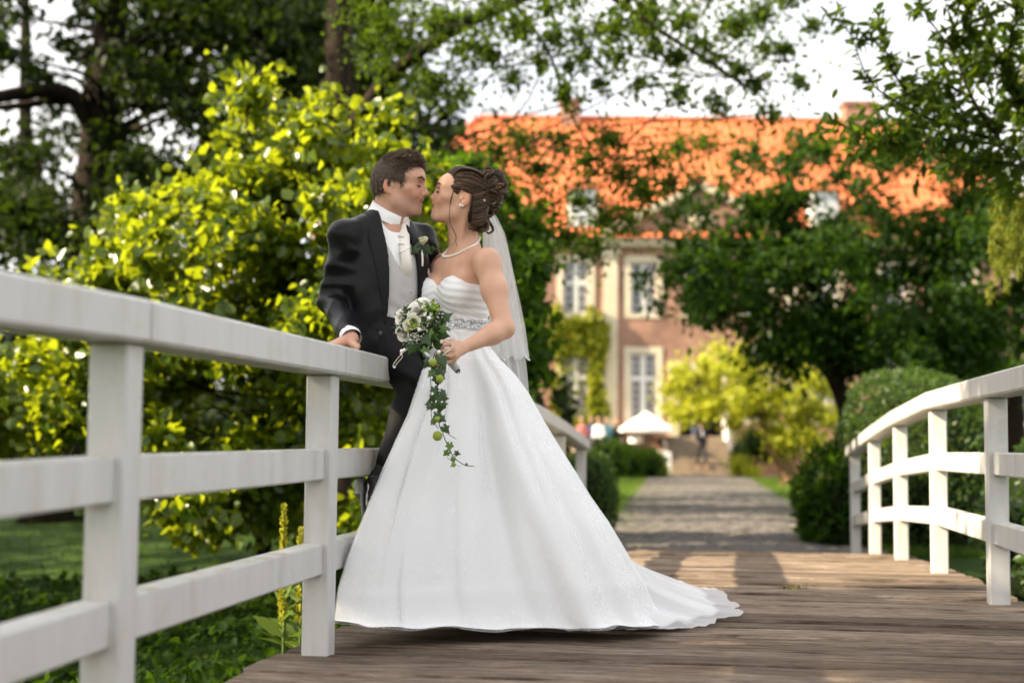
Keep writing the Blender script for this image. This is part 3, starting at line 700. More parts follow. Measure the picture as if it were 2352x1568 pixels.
for o in house.children:
    if o.name.startswith('roof_tiles'): o['kind'] = 'stuff'
m = MB()
for p_, q_ in ((R0_, R1_), (R0_, A), (R1_, B), (R0_, D), (R1_, C)): m.tube([Vector(p_) + Vector((0, 0, .06)), Vector(q_) + Vector((0, 0, .06))], .17, 8)
wpart('ridge_tiles', m.build('ridge_tiles', M_tile), house)
for x, w_, h_ in ((hx(1404) + .3, .62, 1.65), (2 * DXC - hx(1404), .62, 1.65)):       # white dormers
    m = MB(); z0 = EAV + .55; yy = yF + .3; m.box((x - w_, yy, z0), (x + w_, yy + 3.2, z0 + h_)); dm = wpart('dormer', m.build('dormer', M_wwood), house)
    m = MB(); m.box((x - w_ + .2, yy - .02, z0 + .2), (x + w_ - .2, yy - .004, z0 + h_ - .2)); sub('dormer_glass', m.build('dormer_glass', mat('pale_reflecting_glass', (.55, .58, .62), .15)), dm)  # pale base colour stands in for the sky mirrored in the glass
    m = MB(); v = [(x - w_ - .2, yy - .2, z0 + h_), (x + w_ + .2, yy - .2, z0 + h_), (x, yy - .2, z0 + h_ + .6), (x - w_ - .2, yy + 4, z0 + h_), (x + w_ + .2, yy + 4, z0 + h_), (x, yy + 4, z0 + h_ + .6)]
    m.add(v, [(0, 1, 2), (5, 4, 3), (0, 2, 5, 3), (2, 1, 4, 5), (1, 0, 3, 4)]); sub('dormer_roof', m.build('dormer_roof', M_tile), dm)
for sx_, w_ in ((1388, .45), (2112, .75)):
    x = hx(sx_) * 1.09; m = MB(); m.box((x - w_, yR - .5, RDG - 1.6), (x + w_, yR + .5, RDG + .75)); m.box((x - w_ - .1, yR - .6, RDG + .75), (x + w_ + .1, yR + .6, RDG + .92)); wpart('chimney', m.build('chimney', M_brick), house)
# ---------------------------------------------------------------- terrace, steps, low walls
SX = float(pathx(58.4)) + .12; TH = GZ + .95
terr = thing('terrace', 'raised terrace with brown brick retaining wall before the manor house', 'terrace', (DXC, 59.5, GZ))
m = MB(); m.box((DXC - 17, 58.9, GZ - .2), (SX - 1.36, FY - .003, TH)); m.box((SX + 1.36, 58.9, GZ - .2), (DXC + 17, FY - .003, TH)); wpart('paving', m.build('paving', M_gravel), terr)
M_oldb = noisy('old_brown_brick', [(.3, (.085, .05, .035)), (.6, (.16, .095, .065)), (.8, (.20, .14, .10))], 9, .9, .5, stretch=(1, 1, 3))
m = MB(); m.box((DXC - 17, 58.6, GZ - .2), (SX - 1.36, 58.895, TH + .02)); m.box((SX + 1.36, 58.6, GZ - .2), (DXC + 17, 58.895, TH + .02)); wpart('retaining_wall', m.build('retaining_wall', M_oldb), terr)
m = MB(); m.box((DXC - 17, 58.56, TH + .022), (SX - 1.36, 58.93, TH + .10)); m.box((SX + 1.36, 58.56, TH + .022), (DXC + 17, 58.93, TH + .10)); wpart('coping', m.build('coping', M_sand), terr)
steps = thing('stone_steps', 'wide flight of pale stone steps up to the house door', 'steps', (SX, 59, GZ))
M_step = noisy('worn_sandstone_step', [(.3, (.20, .155, .11)), (.7, (.31, .25, .18))], 3, .85, .3)
nst = 9; rise = (DOOR[1] - GZ) / nst
for k in range(nst):
    m = MB(); z0, z1 = GZ + k * rise, GZ + (k + 1) * rise; y0 = 57.75 + k * .31
    if k == nst - 1: bx = bevel_box((SX - 1.5, y0, z0 - .05), (SX + 1.5, FY - .01, z1), .02)
    else: bx = bevel_box((SX - 1.35, y0, z0 - .05), (SX + 1.35, y0 + .42, z1), .02)
    m.add(bx[0], bx[1] + bx[2]); wpart('step', m.build('step', M_step), steps)
M_iron = mat('grey_handrail', (.22, .22, .21), .4)
for sx_ in (-1.45, 1.45):
    m = MB(); a, b_ = Vector((SX + sx_, 57.8, GZ + .95)), Vector((SX + sx_, 60.4, DOOR[1] + .95)); m.tube([a, b_], .02, 8)
    for t in (0, .5, 1): q = a.lerp(b_, t); m.tube([q, q - Vector((0, 0, 1.0))], .015, 6)
    wpart('handrail', m.build('handrail', M_iron), steps)
# parasol, sign board, white column, tubs, tables on the terrace
um = thing('parasol', 'white square garden parasol open beside the house steps', 'parasol', (hx(1577) * 59.6 / FY, 59.6, TH))
M_canvas = mat('white_parasol_canvas', (.80, .79, .76), .7, Subsurface_Weight=.0)
x, y, zt, zb = um.location.x, 59.6, W(1578, 1003, 59.6).z, W(1578, 1046, 59.6).z; m = MB(); R_ = 1.33; n = 8; v = [(x, y, zt)]
for k in range(n): a = PI / 4 + k * 2 * PI / n; r_ = R_ * (1.0 if k % 2 == 0 else .78) * 1.1; v.append((x + r_ * math.cos(a), y + r_ * math.sin(a), zb))
for k in range(n): a = PI / 4 + k * 2 * PI / n; r_ = R_ * (1.0 if k % 2 == 0 else .78) * 1.1; v.append((x + r_ * math.cos(a), y + r_ * math.sin(a), zb - .14))
m.add(v, [(0, 1 + k, 1 + (k + 1) % n) for k in range(n)] + [(1 + k, 9 + k, 9 + (k + 1) % n, 1 + (k + 1) % n) for k in range(n)]); wpart('canopy', m.build('canopy', M_canvas), um)
m = MB(); m.tube([(x, y, TH), (x, y, zt + .08)], .03, 8); wpart('pole', m.build('pole', M_iron), um); m = MB(); m.lathe([(.0001, 0), (.32, 0), (.30, .10), (.0001, .12)], 14, Matrix.Translation((x, y, TH))); wpart('base', m.build('base', M_oldb), um)
m = MB()
for k in range(4): a = PI / 4 + k * PI / 2; m.tube([(x, y, zb + .05), (x + R_ * math.cos(a), y + R_ * math.sin(a), zb + .02)], .014, 5)
wpart('ribs', m.build('ribs', M_iron), um)
sg = thing('notice_board', 'white narrow notice board standing at the foot of the steps', 'notice board', (W(1629, 1100, 57.4).x, 57.4, GZ + .03))
m = MB(); x = sg.location.x; bx = bevel_box((x - .16, 57.36, GZ + .10), (x + .16, 57.42, GZ + .98), .01); m.add(bx[0], bx[1] + bx[2]); wpart('board', m.build('board', M_wwood), sg)
m = MB(); m.box((x - .13, 57.425, GZ), (x - .09, 57.465, GZ + .9)); m.box((x + .09, 57.425, GZ), (x + .13, 57.465, GZ + .9)); wpart('leg', m.build('leg', M_iron), sg)
ct = thing('standing_table', 'tall standing table with white cloth right of the house door', 'table', (W(1775, 1060, 60.3).x, 60.3, DOOR[1] - .002))
ct.location.z = TH; x = ct.location.x; zt = W(1775, 1022, 60.3).z
m = MB(); m.lathe([(.20, TH + .02), (.15, (TH + zt) / 2), (.24, zt - .05), (.25, zt), (.0001, zt + .005)], 16, Matrix.Translation((x, 60.3, 0))); wpart('tablecloth', m.build('tablecloth', M_canvas, True), ct)
m = MB(); m.tube([(x, 60.3, TH), (x, 60.3, zt)], .05, 8); wpart('leg', m.build('leg', M_iron), ct)
for k, sx_ in enumerate((1552,)):
    x = W(sx_, 1090, 59.4).x; tb = thing('garden_table', 'low white clothed garden table under the parasol', 'table', (x, 59.4, TH))
    m = MB(); m.lathe([(.30, TH + .40), (.29, TH + .72), (.0001, TH + .73)], 18, Matrix.Translation((x, 59.4, 0))); wpart('tablecloth', m.build('tablecloth', M_canvas, True), tb); m = MB(); m.tube([(x, 59.4, TH), (x, 59.4, TH + .72)], .04, 8); wpart('leg', m.build('leg', M_iron), tb)
# ---------------------------------------------------------------- trees, bushes, hedges
M_bark = noisy('dark_tree_bark', [(.3, (.010, .008, .006)), (.55, (.020, .014, .010)), (.8, (.040, .027, .018))], 5, .9, .7, stretch=(3, 3, .6))
M_bark2 = noisy('warm_tree_bark', [(.3, (.11, .065, .035)), (.7, (.30, .19, .10))], 6, .85, .5, stretch=(3, 3, .7))
M_hazel = leafmat('hazel_leaves', (.018, .046, .004), (.070, .118, .008), (.53, .61, .016), .44, .30, .5)
M_oak = leafmat('dark_oak_leaves', (.012, .028, .004), (.034, .060, .007), (.15, .24, .012), .42, .5, .10)
M_shade = leafmat('shade_darkened_leaves', (.006, .014, .003), (.016, .030, .005), (.055, .095, .006), .30, .5, .12)  # leaf colour darkened in place of shade on the trees behind
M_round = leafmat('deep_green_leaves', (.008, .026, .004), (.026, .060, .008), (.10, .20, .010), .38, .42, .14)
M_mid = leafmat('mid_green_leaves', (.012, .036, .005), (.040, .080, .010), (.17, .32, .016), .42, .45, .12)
M_yel = leafmat('yellow_green_leaves', (.18, .22, .014), (.42, .43, .04), (.82, .82, .06), .48, .45, .3)
M_box = leafmat('clipped_box_leaves', (.018, .045, .010), (.055, .105, .02), (.20, .32, .035), .35, .4, .4)
M_boxdark = noisy('dark_core', [(.3, (.006, .010, .004)), (.7, (.016, .026, .008))], 12, .9)
M_con = leafmat('yellow_conifer_sprays', (.10, .13, .012), (.20, .22, .025), (.42, .44, .03), .4, .5, .2)
def crown_mesh(rs, cl, per, size, narrow=.62, flat=.7, up=.45, droop=.35, dens=None):
    """cl: list of (centre, radius)"""
    c = np.array([tuple(q[0]) for q in cl]); r = np.array([q[1] for q in cl])
    if dens is None: pos, q = clumps(rs, c, r, per, flat)
    else:
        n = np.maximum((per * (r / r.mean()) ** 2).astype(int), 8); P_, Q_ = [], []
        for a, b_, k in zip(c, r, n): x, y = clumps(rs, [a], [b_], int(k), flat); P_.append(x); Q_.append(y)
        pos, q = np.concatenate(P_), np.concatenate(Q_)
    return leaves(pos, size, rs, up, narrow, droop, q, .5)
def tree(name, label, trunk, rads, cl, per, size, m_leaf, m_bark, seed, group=None, narrow=.62, flat=.7, nbr=22, up=.45, cat='tree', brr=.05, dens=True):
    rs = np.random.RandomState(seed); base = Vector(trunk[0]); root = thing(name, label, cat, base, group)
    sp = spline(trunk, 24); rr = np.interp(np.linspace(0, 1, 24), np.linspace(0, 1, len(rads)), rads); rr = rr * (1 + rs.normal(0, .04, 24)); rr[0] *= 1.5; rr[1] *= 1.15
    m = MB(); m.tube(sp, rr, 12); wpart('trunk', m.build('trunk', m_bark, True), root)
    m = MB(); pick = rs.choice(len(cl), min(nbr, len(cl)), replace=False)
    for k in pick:
        c = np.array(tuple(cl[k][0])); dist = np.linalg.norm(sp - c, axis=1) + np.abs(sp[:, 2] - (c[2] - .25 * np.linalg.norm(sp[:, :2] - c[:2], axis=1))) * .5; i = int(np.argmin(dist[4:])) + 4
        a = sp[i]; mid = (a + c) / 2 + rs.normal(0, .12, 3) * np.linalg.norm(c - a) + np.array((0, 0, .08 * np.linalg.norm(c - a)))
        b_ = spline([a, mid, c], 10); r0 = min(rr[i] * .55, brr * (1 + np.linalg.norm(c - a) * .12)); m.tube(b_, np.linspace(r0, .008, 10), 6)
        for _ in range(2):
            j = rs.randint(4, 9); e = b_[j] + rs.normal(0, .5, 3) * cl[k][1]; m.tube([b_[j], (b_[j] + e) / 2 + rs.normal(0, .05, 3), e], [r0 * .35, r0 * .2, .004], 5)
    if m.n: wpart('branch', m.build('branch', m_bark, True), root)
    v, f = crown_mesh(rs, cl, per, size, narrow, flat, up, dens=dens)
    o = wpart('crown', mesh_np('crown', v, f, m_leaf, True), root); return root
def pc(lst, Y, rpx, rs, jY=1.0, jr=.25):
    """clump centres from picture places at depth Y (metres) with depth spread jY"""
    out_ = []
    for q in lst:
        y = Y + rs.normal(0, jY); k = 3267 / y; r = (q[2] if len(q) > 2 else rpx) / k * rs.uniform(1 - jr, 1 + jr); out_.append((P(q[0], q[1], y), r))
    return out_
def fill(ells, n, Y, rpx, rs, jY=1.0, shell=.2):
    """clump centres filling ellipses of the picture (cx, cy, rx, ry)"""
    ar = np.array([e[2] * e[3] for e in ells], float); out_ = []
    for k in rs.choice(len(ells), n, p=ar / ar.sum()):
        cx_, cy_, rx, ry = ells[k]; a = rs.uniform(0, 6.28); t = math.sqrt(rs.uniform(shell, 1)); dY = rs.normal(0, 1) * jY * math.sqrt(max(0.05, 1.05 - t * t))
        y = Y + dY; out_.append((P(cx_ + math.cos(a) * t * rx, cy_ + math.sin(a) * t * ry, y), rpx / 3267 * y * rs.uniform(.7, 1.3)))
    return out_
GL = lambda x, y: float(gheight(np.array(x), np.array(y)))
def at_ground(px, Y): p = P(px, 1000, Y); return Vector((p.x, Y, GL(p.x, Y) - .05))
# 1 the broad-leaved bush behind the left railing
rs = np.random.RandomState(101)
ells = [(720, 600, 120, 110), (600, 400, 150, 190), (790, 360, 110, 150), (470, 560, 190, 170), (700, 620, 300, 260), (300, 720, 230, 130), (930, 520, 150, 200), (170, 860, 220, 130), (40, 900, 150, 120), (330, 900, 200, 130), (560, 900, 330, 230), (860, 820, 240, 260), (520, 1090, 230, 130), (760, 1100, 200, 130)]
cl = fill(ells, 330, 12.6, 62, rs, .85)
b0 = at_ground(600, 12.9)
tree('hazel_bush', 'big broad leaved bush glowing yellow green behind the left railing', [b0, b0 + Vector((.1, 0, 1.2)), b0 + Vector((.2, .1, 2.6)), b0 + Vector((.3, 0, 3.6))], [.09, .07, .05, .02], cl, 200, .099, M_hazel, M_bark, 11, narrow=.80, nbr=50, cat='bush', brr=.014, up=.12, flat=.9)
# 2 dark green bush right of it, behind the bride
rs = np.random.RandomState(103)
cl = fill([(1130, 650, 105, 210), (1100, 830, 130, 210), (1160, 780, 85, 150), (1050, 470, 90, 120)], 110, 15.2, 46, rs, .7); b0 = at_ground(1120, 15.5)
tree('lime_bush', 'dark green leafy bush behind the veil of the bride', [b0, b0 + Vector((0, 0, 1.5)), b0 + Vector((.1, 0, 3.0))], [.08, .06, .02], cl, 170, .10, M_mid, M_bark, 12, narrow=.75, nbr=20, cat='bush', brr=.014, flat=.9)
# 3 the big old tree on the left
rs = np.random.RandomState(105)
Yt = 22.5; b0 = at_ground(135, Yt)
tr = [b0, P(150, 1000, Yt), P(185, 700, Yt), P(210, 450, Yt), P(235, 250, Yt), P(255, 50, Yt), P(280, -250, Yt), P(300, -600, Yt)]
ells = [(60, 90, 130, 90), (330, 60, 200, 110), (120, 430, 200, 130), (380, 330, 200, 160), (60, 560, 190, 110), (540, 140, 220, 170), (300, 520, 160, 110), (200, -200, 400, 200), (640, 40, 160, 110)]
cl = fill(ells, 190, 22.5, 74, rs, 1.8) + pc([(-20, 330), (30, 380), (20, 130), (100, 170), (60, 20), (140, 90), (330, 190), (420, 150)], 21, 50, rs)
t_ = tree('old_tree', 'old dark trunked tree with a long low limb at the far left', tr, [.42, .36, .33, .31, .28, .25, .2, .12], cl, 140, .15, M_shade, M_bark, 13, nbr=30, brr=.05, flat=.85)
m = MB(); m.tube(spline([P(225, 330, Yt), P(180, 235, Yt - .3), P(120, 208, Yt - .6), P(40, 215, Yt - 1), P(-60, 235, Yt - 1.3)], 14), np.linspace(.17, .09, 14), 9); m.tube(spline([P(190, 235, Yt - .2), P(120, 232, Yt - .4), P(50, 243, Yt - .6), P(-40, 250, Yt - .7)], 10), np.linspace(.08, .05, 10), 7)
m.tube(spline([P(245, 190, Yt), P(310, 165, Yt - .3), P(380, 120, Yt - .6)], 8), np.linspace(.10, .05, 8), 7); wpart('limb', m.build('limb', M_bark, True), t_)
# 4 trees behind, in three crowns
for k, (px, Y, ells, n, lab) in enumerate((
    (470, 50, [(470, 250, 260, 330), (330, 560, 260, 200), (480, 50, 260, 180)], 90, 'dark green tree behind the top of the bright bush'),
    (765, 30, [(760, 120, 180, 260), (900, 330, 150, 170), (640, 260, 170, 220)], 80, 'dark tree with a thin straight trunk above the head of the groom'),
    (60, 40, [(60, 650, 300, 230), (-100, 300, 230, 300), (200, 800, 260, 180)], 80, 'dark distant tree low behind the old tree'))):
    rs = np.random.RandomState(110 + k); b0 = at_ground(px, Y); top = P(px, -250, Y)
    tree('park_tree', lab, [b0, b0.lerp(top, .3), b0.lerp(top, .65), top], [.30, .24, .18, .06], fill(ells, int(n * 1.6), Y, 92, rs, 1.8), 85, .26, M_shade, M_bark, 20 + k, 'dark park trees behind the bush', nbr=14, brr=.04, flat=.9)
# 5 the tree whose branches hang over the picture from above
rs = np.random.RandomState(120)
pts = [(880, 40), (960, 120), (1020, 50), (1100, 110), (1180, 50), (1260, 20), (1240, 140), (1330, 80), (1420, 50), (1500, 110), (1580, 40), (1650, 130), (1720, 50), (1740, 190), (1800, 110), (1840, 190), (1650, 240), (1560, 215), (1470, 195), (1380, 190), (1300, 215), (930, 235), (880, 160), (1000, 190), (1060, 215), (1120, 30), (1200, -20), (1350, -30), (1500, -20), (1650, -30), (1800, -10), (1870, 60), (840, 100), (1770, 260), (1480, 30), (1560, 130), (1300, 150), (1180, 180), (1700, 160), (1420, 130)] + [(820 + 62 * k, 25 + 40 * math.sin(k * 2.3)) for k in range(17)] + [(850 + 70 * k, 95 + 35 * math.sin(k * 1.9 + 1)) for k in range(14)]
low = [(1290, 320), (1350, 370), (1430, 400), (1240, 390), (1200, 320), (1400, 320), (1480, 440), (1330, 460), (1540, 420), (1390, 500), (1300, 540), (1130, 350), (1160, 420), (1240, 480), (1620, 330), (1440, 500), (1360, 560), (1100, 410), (1560, 340), (1500, 370)]
cl = pc(pts, 15.5, 62, rs, .9) + pc(low, 17, 74, rs, .8); Yt = 19; b0 = at_ground(800, Yt)
t_ = tree('overhanging_tree', 'leafy branches hanging into the picture from a tree above the couple', [b0, P(790, 600, Yt), P(780, 250, Yt), P(790, -100, Yt), P(880, -500, Yt - 1)], [.26, .22, .2, .17, .08], cl, 230, .070, M_oak, M_bark, 31, narrow=.6, nbr=26, brr=.008, flat=.9)
m = MB(); m.tube(spline([P(785, 330, 18.8), P(870, 205, 17.5), P(960, 120, 16.8), P(1060, 60, 16.2), P(1180, 5, 15.8), P(1330, -60, 15.5)], 16), np.linspace(.11, .05, 16), 9)
m.tube(spline([P(1180, 5, 15.8), P(1260, 120, 15.8), P(1310, 260, 16.3), P(1400, 400, 16.8)], 12), np.linspace(.03, .008, 12), 6); m.tube(spline([P(1330, -60, 15.5), P(1500, 60, 15.5), P(1640, 150, 15.6), P(1760, 230, 15.8)], 12), np.linspace(.04, .01, 12), 6); wpart('limb', m.build('limb', M_bark, True), t_)
# 6 the dark round tree right of the path
rs = np.random.RandomState(130); Yt = 23
ells = [(1860, 660, 290, 150), (2120, 660, 260, 170), (1660, 640, 150, 80), (1800, 560, 220, 80), (2180, 790, 190, 90), (1900, 780, 190, 70), (2280, 640, 150, 200)]
cl = fill(ells, 210, Yt, 66, rs, 1.5) + pc([(1480, 640), (1510, 700), (1540, 610), (1610, 480), (1690, 400), (1750, 380), (1600, 560), (1820, 380), (1900, 350), (1960, 300), (2060, 340), (2170, 400), (2240, 450), (1700, 740), (1780, 790), (1860, 820), (1640, 720), (1720, 460), (1545, 490), (1580, 450), (1620, 510), (1530, 530), (1600, 420), (1660, 440), (1640, 550), (1560, 560), (1830, 450), (1980, 420), (2080, 300), (2130, 350), (1930, 400)], Yt, 44, rs, .8) + fill([(1950, 410, 330, 110)], 24, Yt, 60, rs, .8)
b0 = at_ground(1960, Yt); tree('round_tree', 'dark green round tree standing right of the path before the roof', [b0, P(1945, 950, Yt), P(1905, 850, Yt), P(1870, 780, Yt), P(1880, 640, Yt), P(1950, 480, Yt)], [.17, .14, .12, .11, .08, .03], cl, 150, .13, M_round, M_bark, 32, narrow=.55, nbr=40, brr=.025, flat=.85)
# 7 shoots with long leaves against the sky at the upper right
rs = np.random.RandomState(140); Yt = 9.5; root_ = P(2460, 420, 10.5)
t_ = thing('plum_tree', 'small tree with upright shoots of long leaves against the upper right sky', 'tree', (root_.x + .5, 10.5, GL(root_.x + .5, 10.5)))
m = MB(); trunk = [t_.location.copy(), Vector((root_.x + .45, 10.5, 1.2)), root_]; m.tube(spline(trunk, 10), np.linspace(.09, .06, 10), 9); wpart('trunk', m.build('trunk', M_bark, True), t_)
shoots = [[(2460, 420), (2300, 330), (2130, 270), (2010, 200), (1965, 110), (1925, 15)], [(2300, 330), (2230, 220), (2190, 120), (2130, 40), (2100, -40)], [(2460, 420), (2360, 250), (2290, 130), (2250, 20), (2240, -60)], [(2130, 270), (2060, 180), (2030, 100), (2015, 30)], [(2300, 330), (2180, 320), (2060, 330), (1960, 300), (1890, 260)], [(2460, 420), (2340, 380), (2240, 370), (2150, 390)], [(2360, 250), (2320, 160), (2330, 60), (2360, -40)], [(2230, 220), (2150, 190), (2090, 210), (2010, 260), (1950, 330)], [(2190, 120), (2230, 60), (2210, -40)], [(2340, 300), (2380, 200), (2400, 100)], [(2300, 330), (2270, 270), (2200, 280), (2120, 330)], [(2130, 270), (2080, 300), (2000, 330)]]
m = MB(); LP_, LD = [], []
for k, sh in enumerate(shoots):
    Yk = [10.5 - .9 * i / len(sh) + rs.normal(0, .15) for i in range(len(sh))]; sp = spline([P(x, y, q) for (x, y), q in zip(sh, Yk)], 40); m.tube(sp, np.linspace(.014, .003, 40), 5)
    tg = np.gradient(sp, axis=0); tg /= np.linalg.norm(tg, axis=1, keepdims=True)
    for i in np.arange(4, 40, .36):
        j = int(i); sgn = 1 if int(i * 3) % 2 else -1; sd = np.cross(tg[j], rs.normal(size=3)); sd /= np.linalg.norm(sd); LP_.append(sp[j] + rs.normal(0, .012, 3)); LD.append(tg[j] * .7 + sd * sgn)
    for tw in range(5):
        j = rs.randint(6, 36); e = sp[j] + tg[j] * .12 + rs.normal(0, .16, 3); tw_ = spline([sp[j], (sp[j] + e) / 2 + rs.normal(0, .02, 3), e], 9); m.tube(tw_, np.linspace(.004, .0015, 9), 4)
        for i in range(1, 9):
            for q in range(2): LP_.append(tw_[i]); LD.append((e - sp[j]) * 3 + rs.normal(0, .9, 3))
wpart('branch', m.build('branch', M_bark, True), t_)
for c_, r_ in fill([(2320, 300, 60, 130), (2130, 300, 140, 30), (2210, 190, 90, 60), (2320, 120, 60, 60)], 58, 10.6, 46, rs, .5):
    q = rs.normal(0, .6, (34, 3)) * r_; LP_.extend(list(np.array(c_) + q)); LD.extend(list(rs.normal(size=(34, 3))))
v, f = leaves(np.array(LP_), .098, rs, .3, .36, .35, dirs=np.array(LD)); wpart('crown', mesh_np('crown', v, f, M_oak, True), t_)
# 8 yellow conifer at the right edge
rs = np.random.RandomState(150); Yt = 11.5; b0 = at_ground(2560, Yt); t_ = thing('yellow_conifer', 'yellow green drooping conifer spray at the right edge below the plum shoots', 'tree', b0)
m = MB(); m.tube([b0, P(2540, 500, Yt), P(2530, -100, Yt)], [.14, .1, .03], 9); wpart('trunk', m.build('trunk', M_bark2, True), t_)
V, F_, k0 = [], [], 0
for k in range(78):
    y0 = rs.uniform(370, 590) if k < 62 else rs.uniform(0, 330); a = P(2550, y0 - 90, Yt + rs.normal(0, .4)); reach = (245 if y0 > 330 else 190) * rs.uniform(.35, 1.0); e = P(2530 - reach, y0 + rs.uniform(-10, 60), Yt - rs.uniform(0, .8)); sp = spline([a, a.lerp(e, .5) + Vector((0, 0, .14)), e, e + Vector((-.05, 0, -.17))], 16)
    tg = np.gradient(sp, axis=0); n = 16 * 8; j = rs.randint(3, 16, n); v, f = leaves(sp[j] + rs.normal(0, .012, (n, 3)), .055, rs, .2, .17, .9, dirs=tg[j] / np.linalg.norm(tg[j], axis=1, keepdims=True), jitter=.5); V.append(v); F_.append(f + k0); k0 += len(v)
wpart('crown', mesh_np('crown', np.concatenate(V), np.concatenate(F_), M_con, True), t_)
# 9 small yellow tree before the steps
rs = np.random.RandomState(160); Yt = 43
cl = fill([(1650, 880, 110, 75), (1760, 860, 140, 80), (1600, 915, 75, 50), (1860, 950, 90, 95), (1820, 900, 120, 80), (1700, 930, 110, 40)], 95, Yt, 34, rs, .9)
b0 = P(1811, 1112, Yt); b0.z = GZ - .03; t_ = tree('golden_tree', 'small golden leaved tree with a forked leaning trunk beside the steps', [b0, P(1806, 1075, Yt), P(1780, 1040, Yt), P(1762, 1005, Yt), P(1750, 950, Yt)], [.26, .24, .20, .14, .06], cl, 140, .165, M_yel, M_bark2, 33, nbr=16, brr=.03, flat=.9)
m = MB(); m.tube(spline([P(1806, 1070, Yt), P(1826, 1040, Yt), P(1838, 1000, Yt), P(1850, 950, Yt)], 8), np.linspace(.15, .05, 8), 8); wpart('limb', m.build('limb', M_bark2, True), t_)
# 10 far trees beside and behind the house
for k, (px, Y, ells, lab) in enumerate(((2420, 74, [(2400, 520, 170, 190), (2330, 700, 140, 160)], 'distant tree beyond the right end of the house roof'), (880, 78, [(880, 560, 170, 240)], 'distant tree beyond the left end of the house roof'), (2330, 34, [(2330, 720, 150, 110), (2250, 800, 200, 110)], 'dark shrubby tree behind the clipped hedge at the right edge'))):
    rs = np.random.RandomState(170 + k); b0 = at_ground(px, Y); top = P(px, ells[0][1] - 60, Y)
    tree('far_tree', lab, [b0, b0.lerp(top, .5), top], [.3, .2, .05], fill(ells, 50, Y, 60, rs, 2), 60, .30 if Y > 50 else .2, M_mid, M_bark, 40 + k, 'trees far beyond the bridge', nbr=12)
# 11 clipped hedges and shrubs: an added dark core blocks the view under a skin of small leaves
def shrub(name, label, c, r, n, size, m_leaf, seed, cat='shrub', narrow=.55, group=None, lump=.10, sq=2.0, outw=1.1):
    rs = np.random.RandomState(seed); c = Vector(c); root = thing(name, label, cat, (c.x, c.y, c.z - r[2]), group)
    q = rs.normal(size=(n, 3)); q /= np.linalg.norm(q, axis=1, keepdims=True)
    s_ = (np.abs(q) ** sq).sum(1) ** (-1 / sq); lum = 1 + lump * fbm(q[:, 0] * 4, q[:, 1] * 4, q[:, 2] * 4, seed) * .5
    pos = np.array(c) + q * s_[:, None] * np.array(r) * (lum * (1 - np.abs(rs.normal(0, .05, n))))[:, None]; ok = pos[:, 2] > c.z - r[2] - .05
    v, f = leaves(pos[ok], size, rs, .2, narrow, -.1, q[ok], outw); wpart('foliage', mesh_np('foliage', v, f, m_leaf, True), root)
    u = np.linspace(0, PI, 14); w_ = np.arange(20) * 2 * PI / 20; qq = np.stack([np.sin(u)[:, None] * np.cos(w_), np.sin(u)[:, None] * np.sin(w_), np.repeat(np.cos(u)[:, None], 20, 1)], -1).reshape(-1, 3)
    s_ = (np.abs(qq) ** sq + 1e-9).sum(1) ** (-1 / sq); vv = np.array(c) + qq * s_[:, None] * np.array(r) * .86; wpart('dark_core', mesh_np('dark_core', vv, gridf(14, 20, True), M_boxdark), root); return root
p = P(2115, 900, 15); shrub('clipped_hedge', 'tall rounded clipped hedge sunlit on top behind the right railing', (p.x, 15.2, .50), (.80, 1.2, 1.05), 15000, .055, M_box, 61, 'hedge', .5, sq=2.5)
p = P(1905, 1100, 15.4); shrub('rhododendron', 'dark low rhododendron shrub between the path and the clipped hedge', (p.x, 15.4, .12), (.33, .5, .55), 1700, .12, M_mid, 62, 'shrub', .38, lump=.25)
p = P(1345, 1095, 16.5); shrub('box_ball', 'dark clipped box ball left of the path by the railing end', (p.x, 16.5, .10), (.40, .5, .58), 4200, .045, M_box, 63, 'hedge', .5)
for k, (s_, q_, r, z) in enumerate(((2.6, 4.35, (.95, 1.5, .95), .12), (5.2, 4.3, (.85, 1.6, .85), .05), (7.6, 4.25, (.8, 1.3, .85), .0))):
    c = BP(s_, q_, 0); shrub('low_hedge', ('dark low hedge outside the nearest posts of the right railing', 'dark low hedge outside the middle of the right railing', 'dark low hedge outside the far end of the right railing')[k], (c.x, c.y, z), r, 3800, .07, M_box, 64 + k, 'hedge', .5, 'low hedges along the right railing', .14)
for k, (px, py, Y, r) in enumerate(((1440, 1062, 52, (.65, .5, .62)), (1490, 1058, 53, (.6, .5, .55)), (1698, 1050, 56, (.30, .3, .62)), (1752, 1020, 56.5, (.9, .4, .7)), (1395, 1065, 50, (.7, .6, .7)))):
    p = P(px, py, Y); shrub('garden_shrub', ('green shrub below the parasol left of the steps', 'green shrub touching the foot of the white notice board', 'slender plant at the right foot of the steps', 'wide green shrub on the wall right of the steps', 'dark green shrub before the wall by the seated guests')[k], (p.x, Y, GZ + r[2] if k != 3 else TH + .4), r, 900, .14, M_mid if k != 2 else M_box, 71 + k, 'shrub', .6, 'shrubs round the house steps', .25)
for k, (px, Y) in enumerate(((1500, 55.5), (1520, 54.5), (1700, 55), (1725, 54.5))):
    p = P(px, 1080, Y); rs = np.random.RandomState(80 + k); n = 160; root = thing('grass_clump', ('tall yellow grass clump left of the steps', 'low yellow grass clump at the left path edge', 'tall yellow grass clump right of the steps', 'low yellow grass clump at the right path edge')[k], 'plant', (p.x, Y, GZ), 'yellow grass clumps by the steps')
    v, f = leaves(np.array((p.x, Y, GZ)) + rs.normal(0, .16, (n, 3)) * (1, 1, .05), .75 if k % 2 == 0 else .45, rs, 0, .06, -.9, dirs=np.tile((0, 0, 1.), (n, 1)), jitter=.3); wpart('blades', mesh_np('blades', v, f, M_yel, True), root)
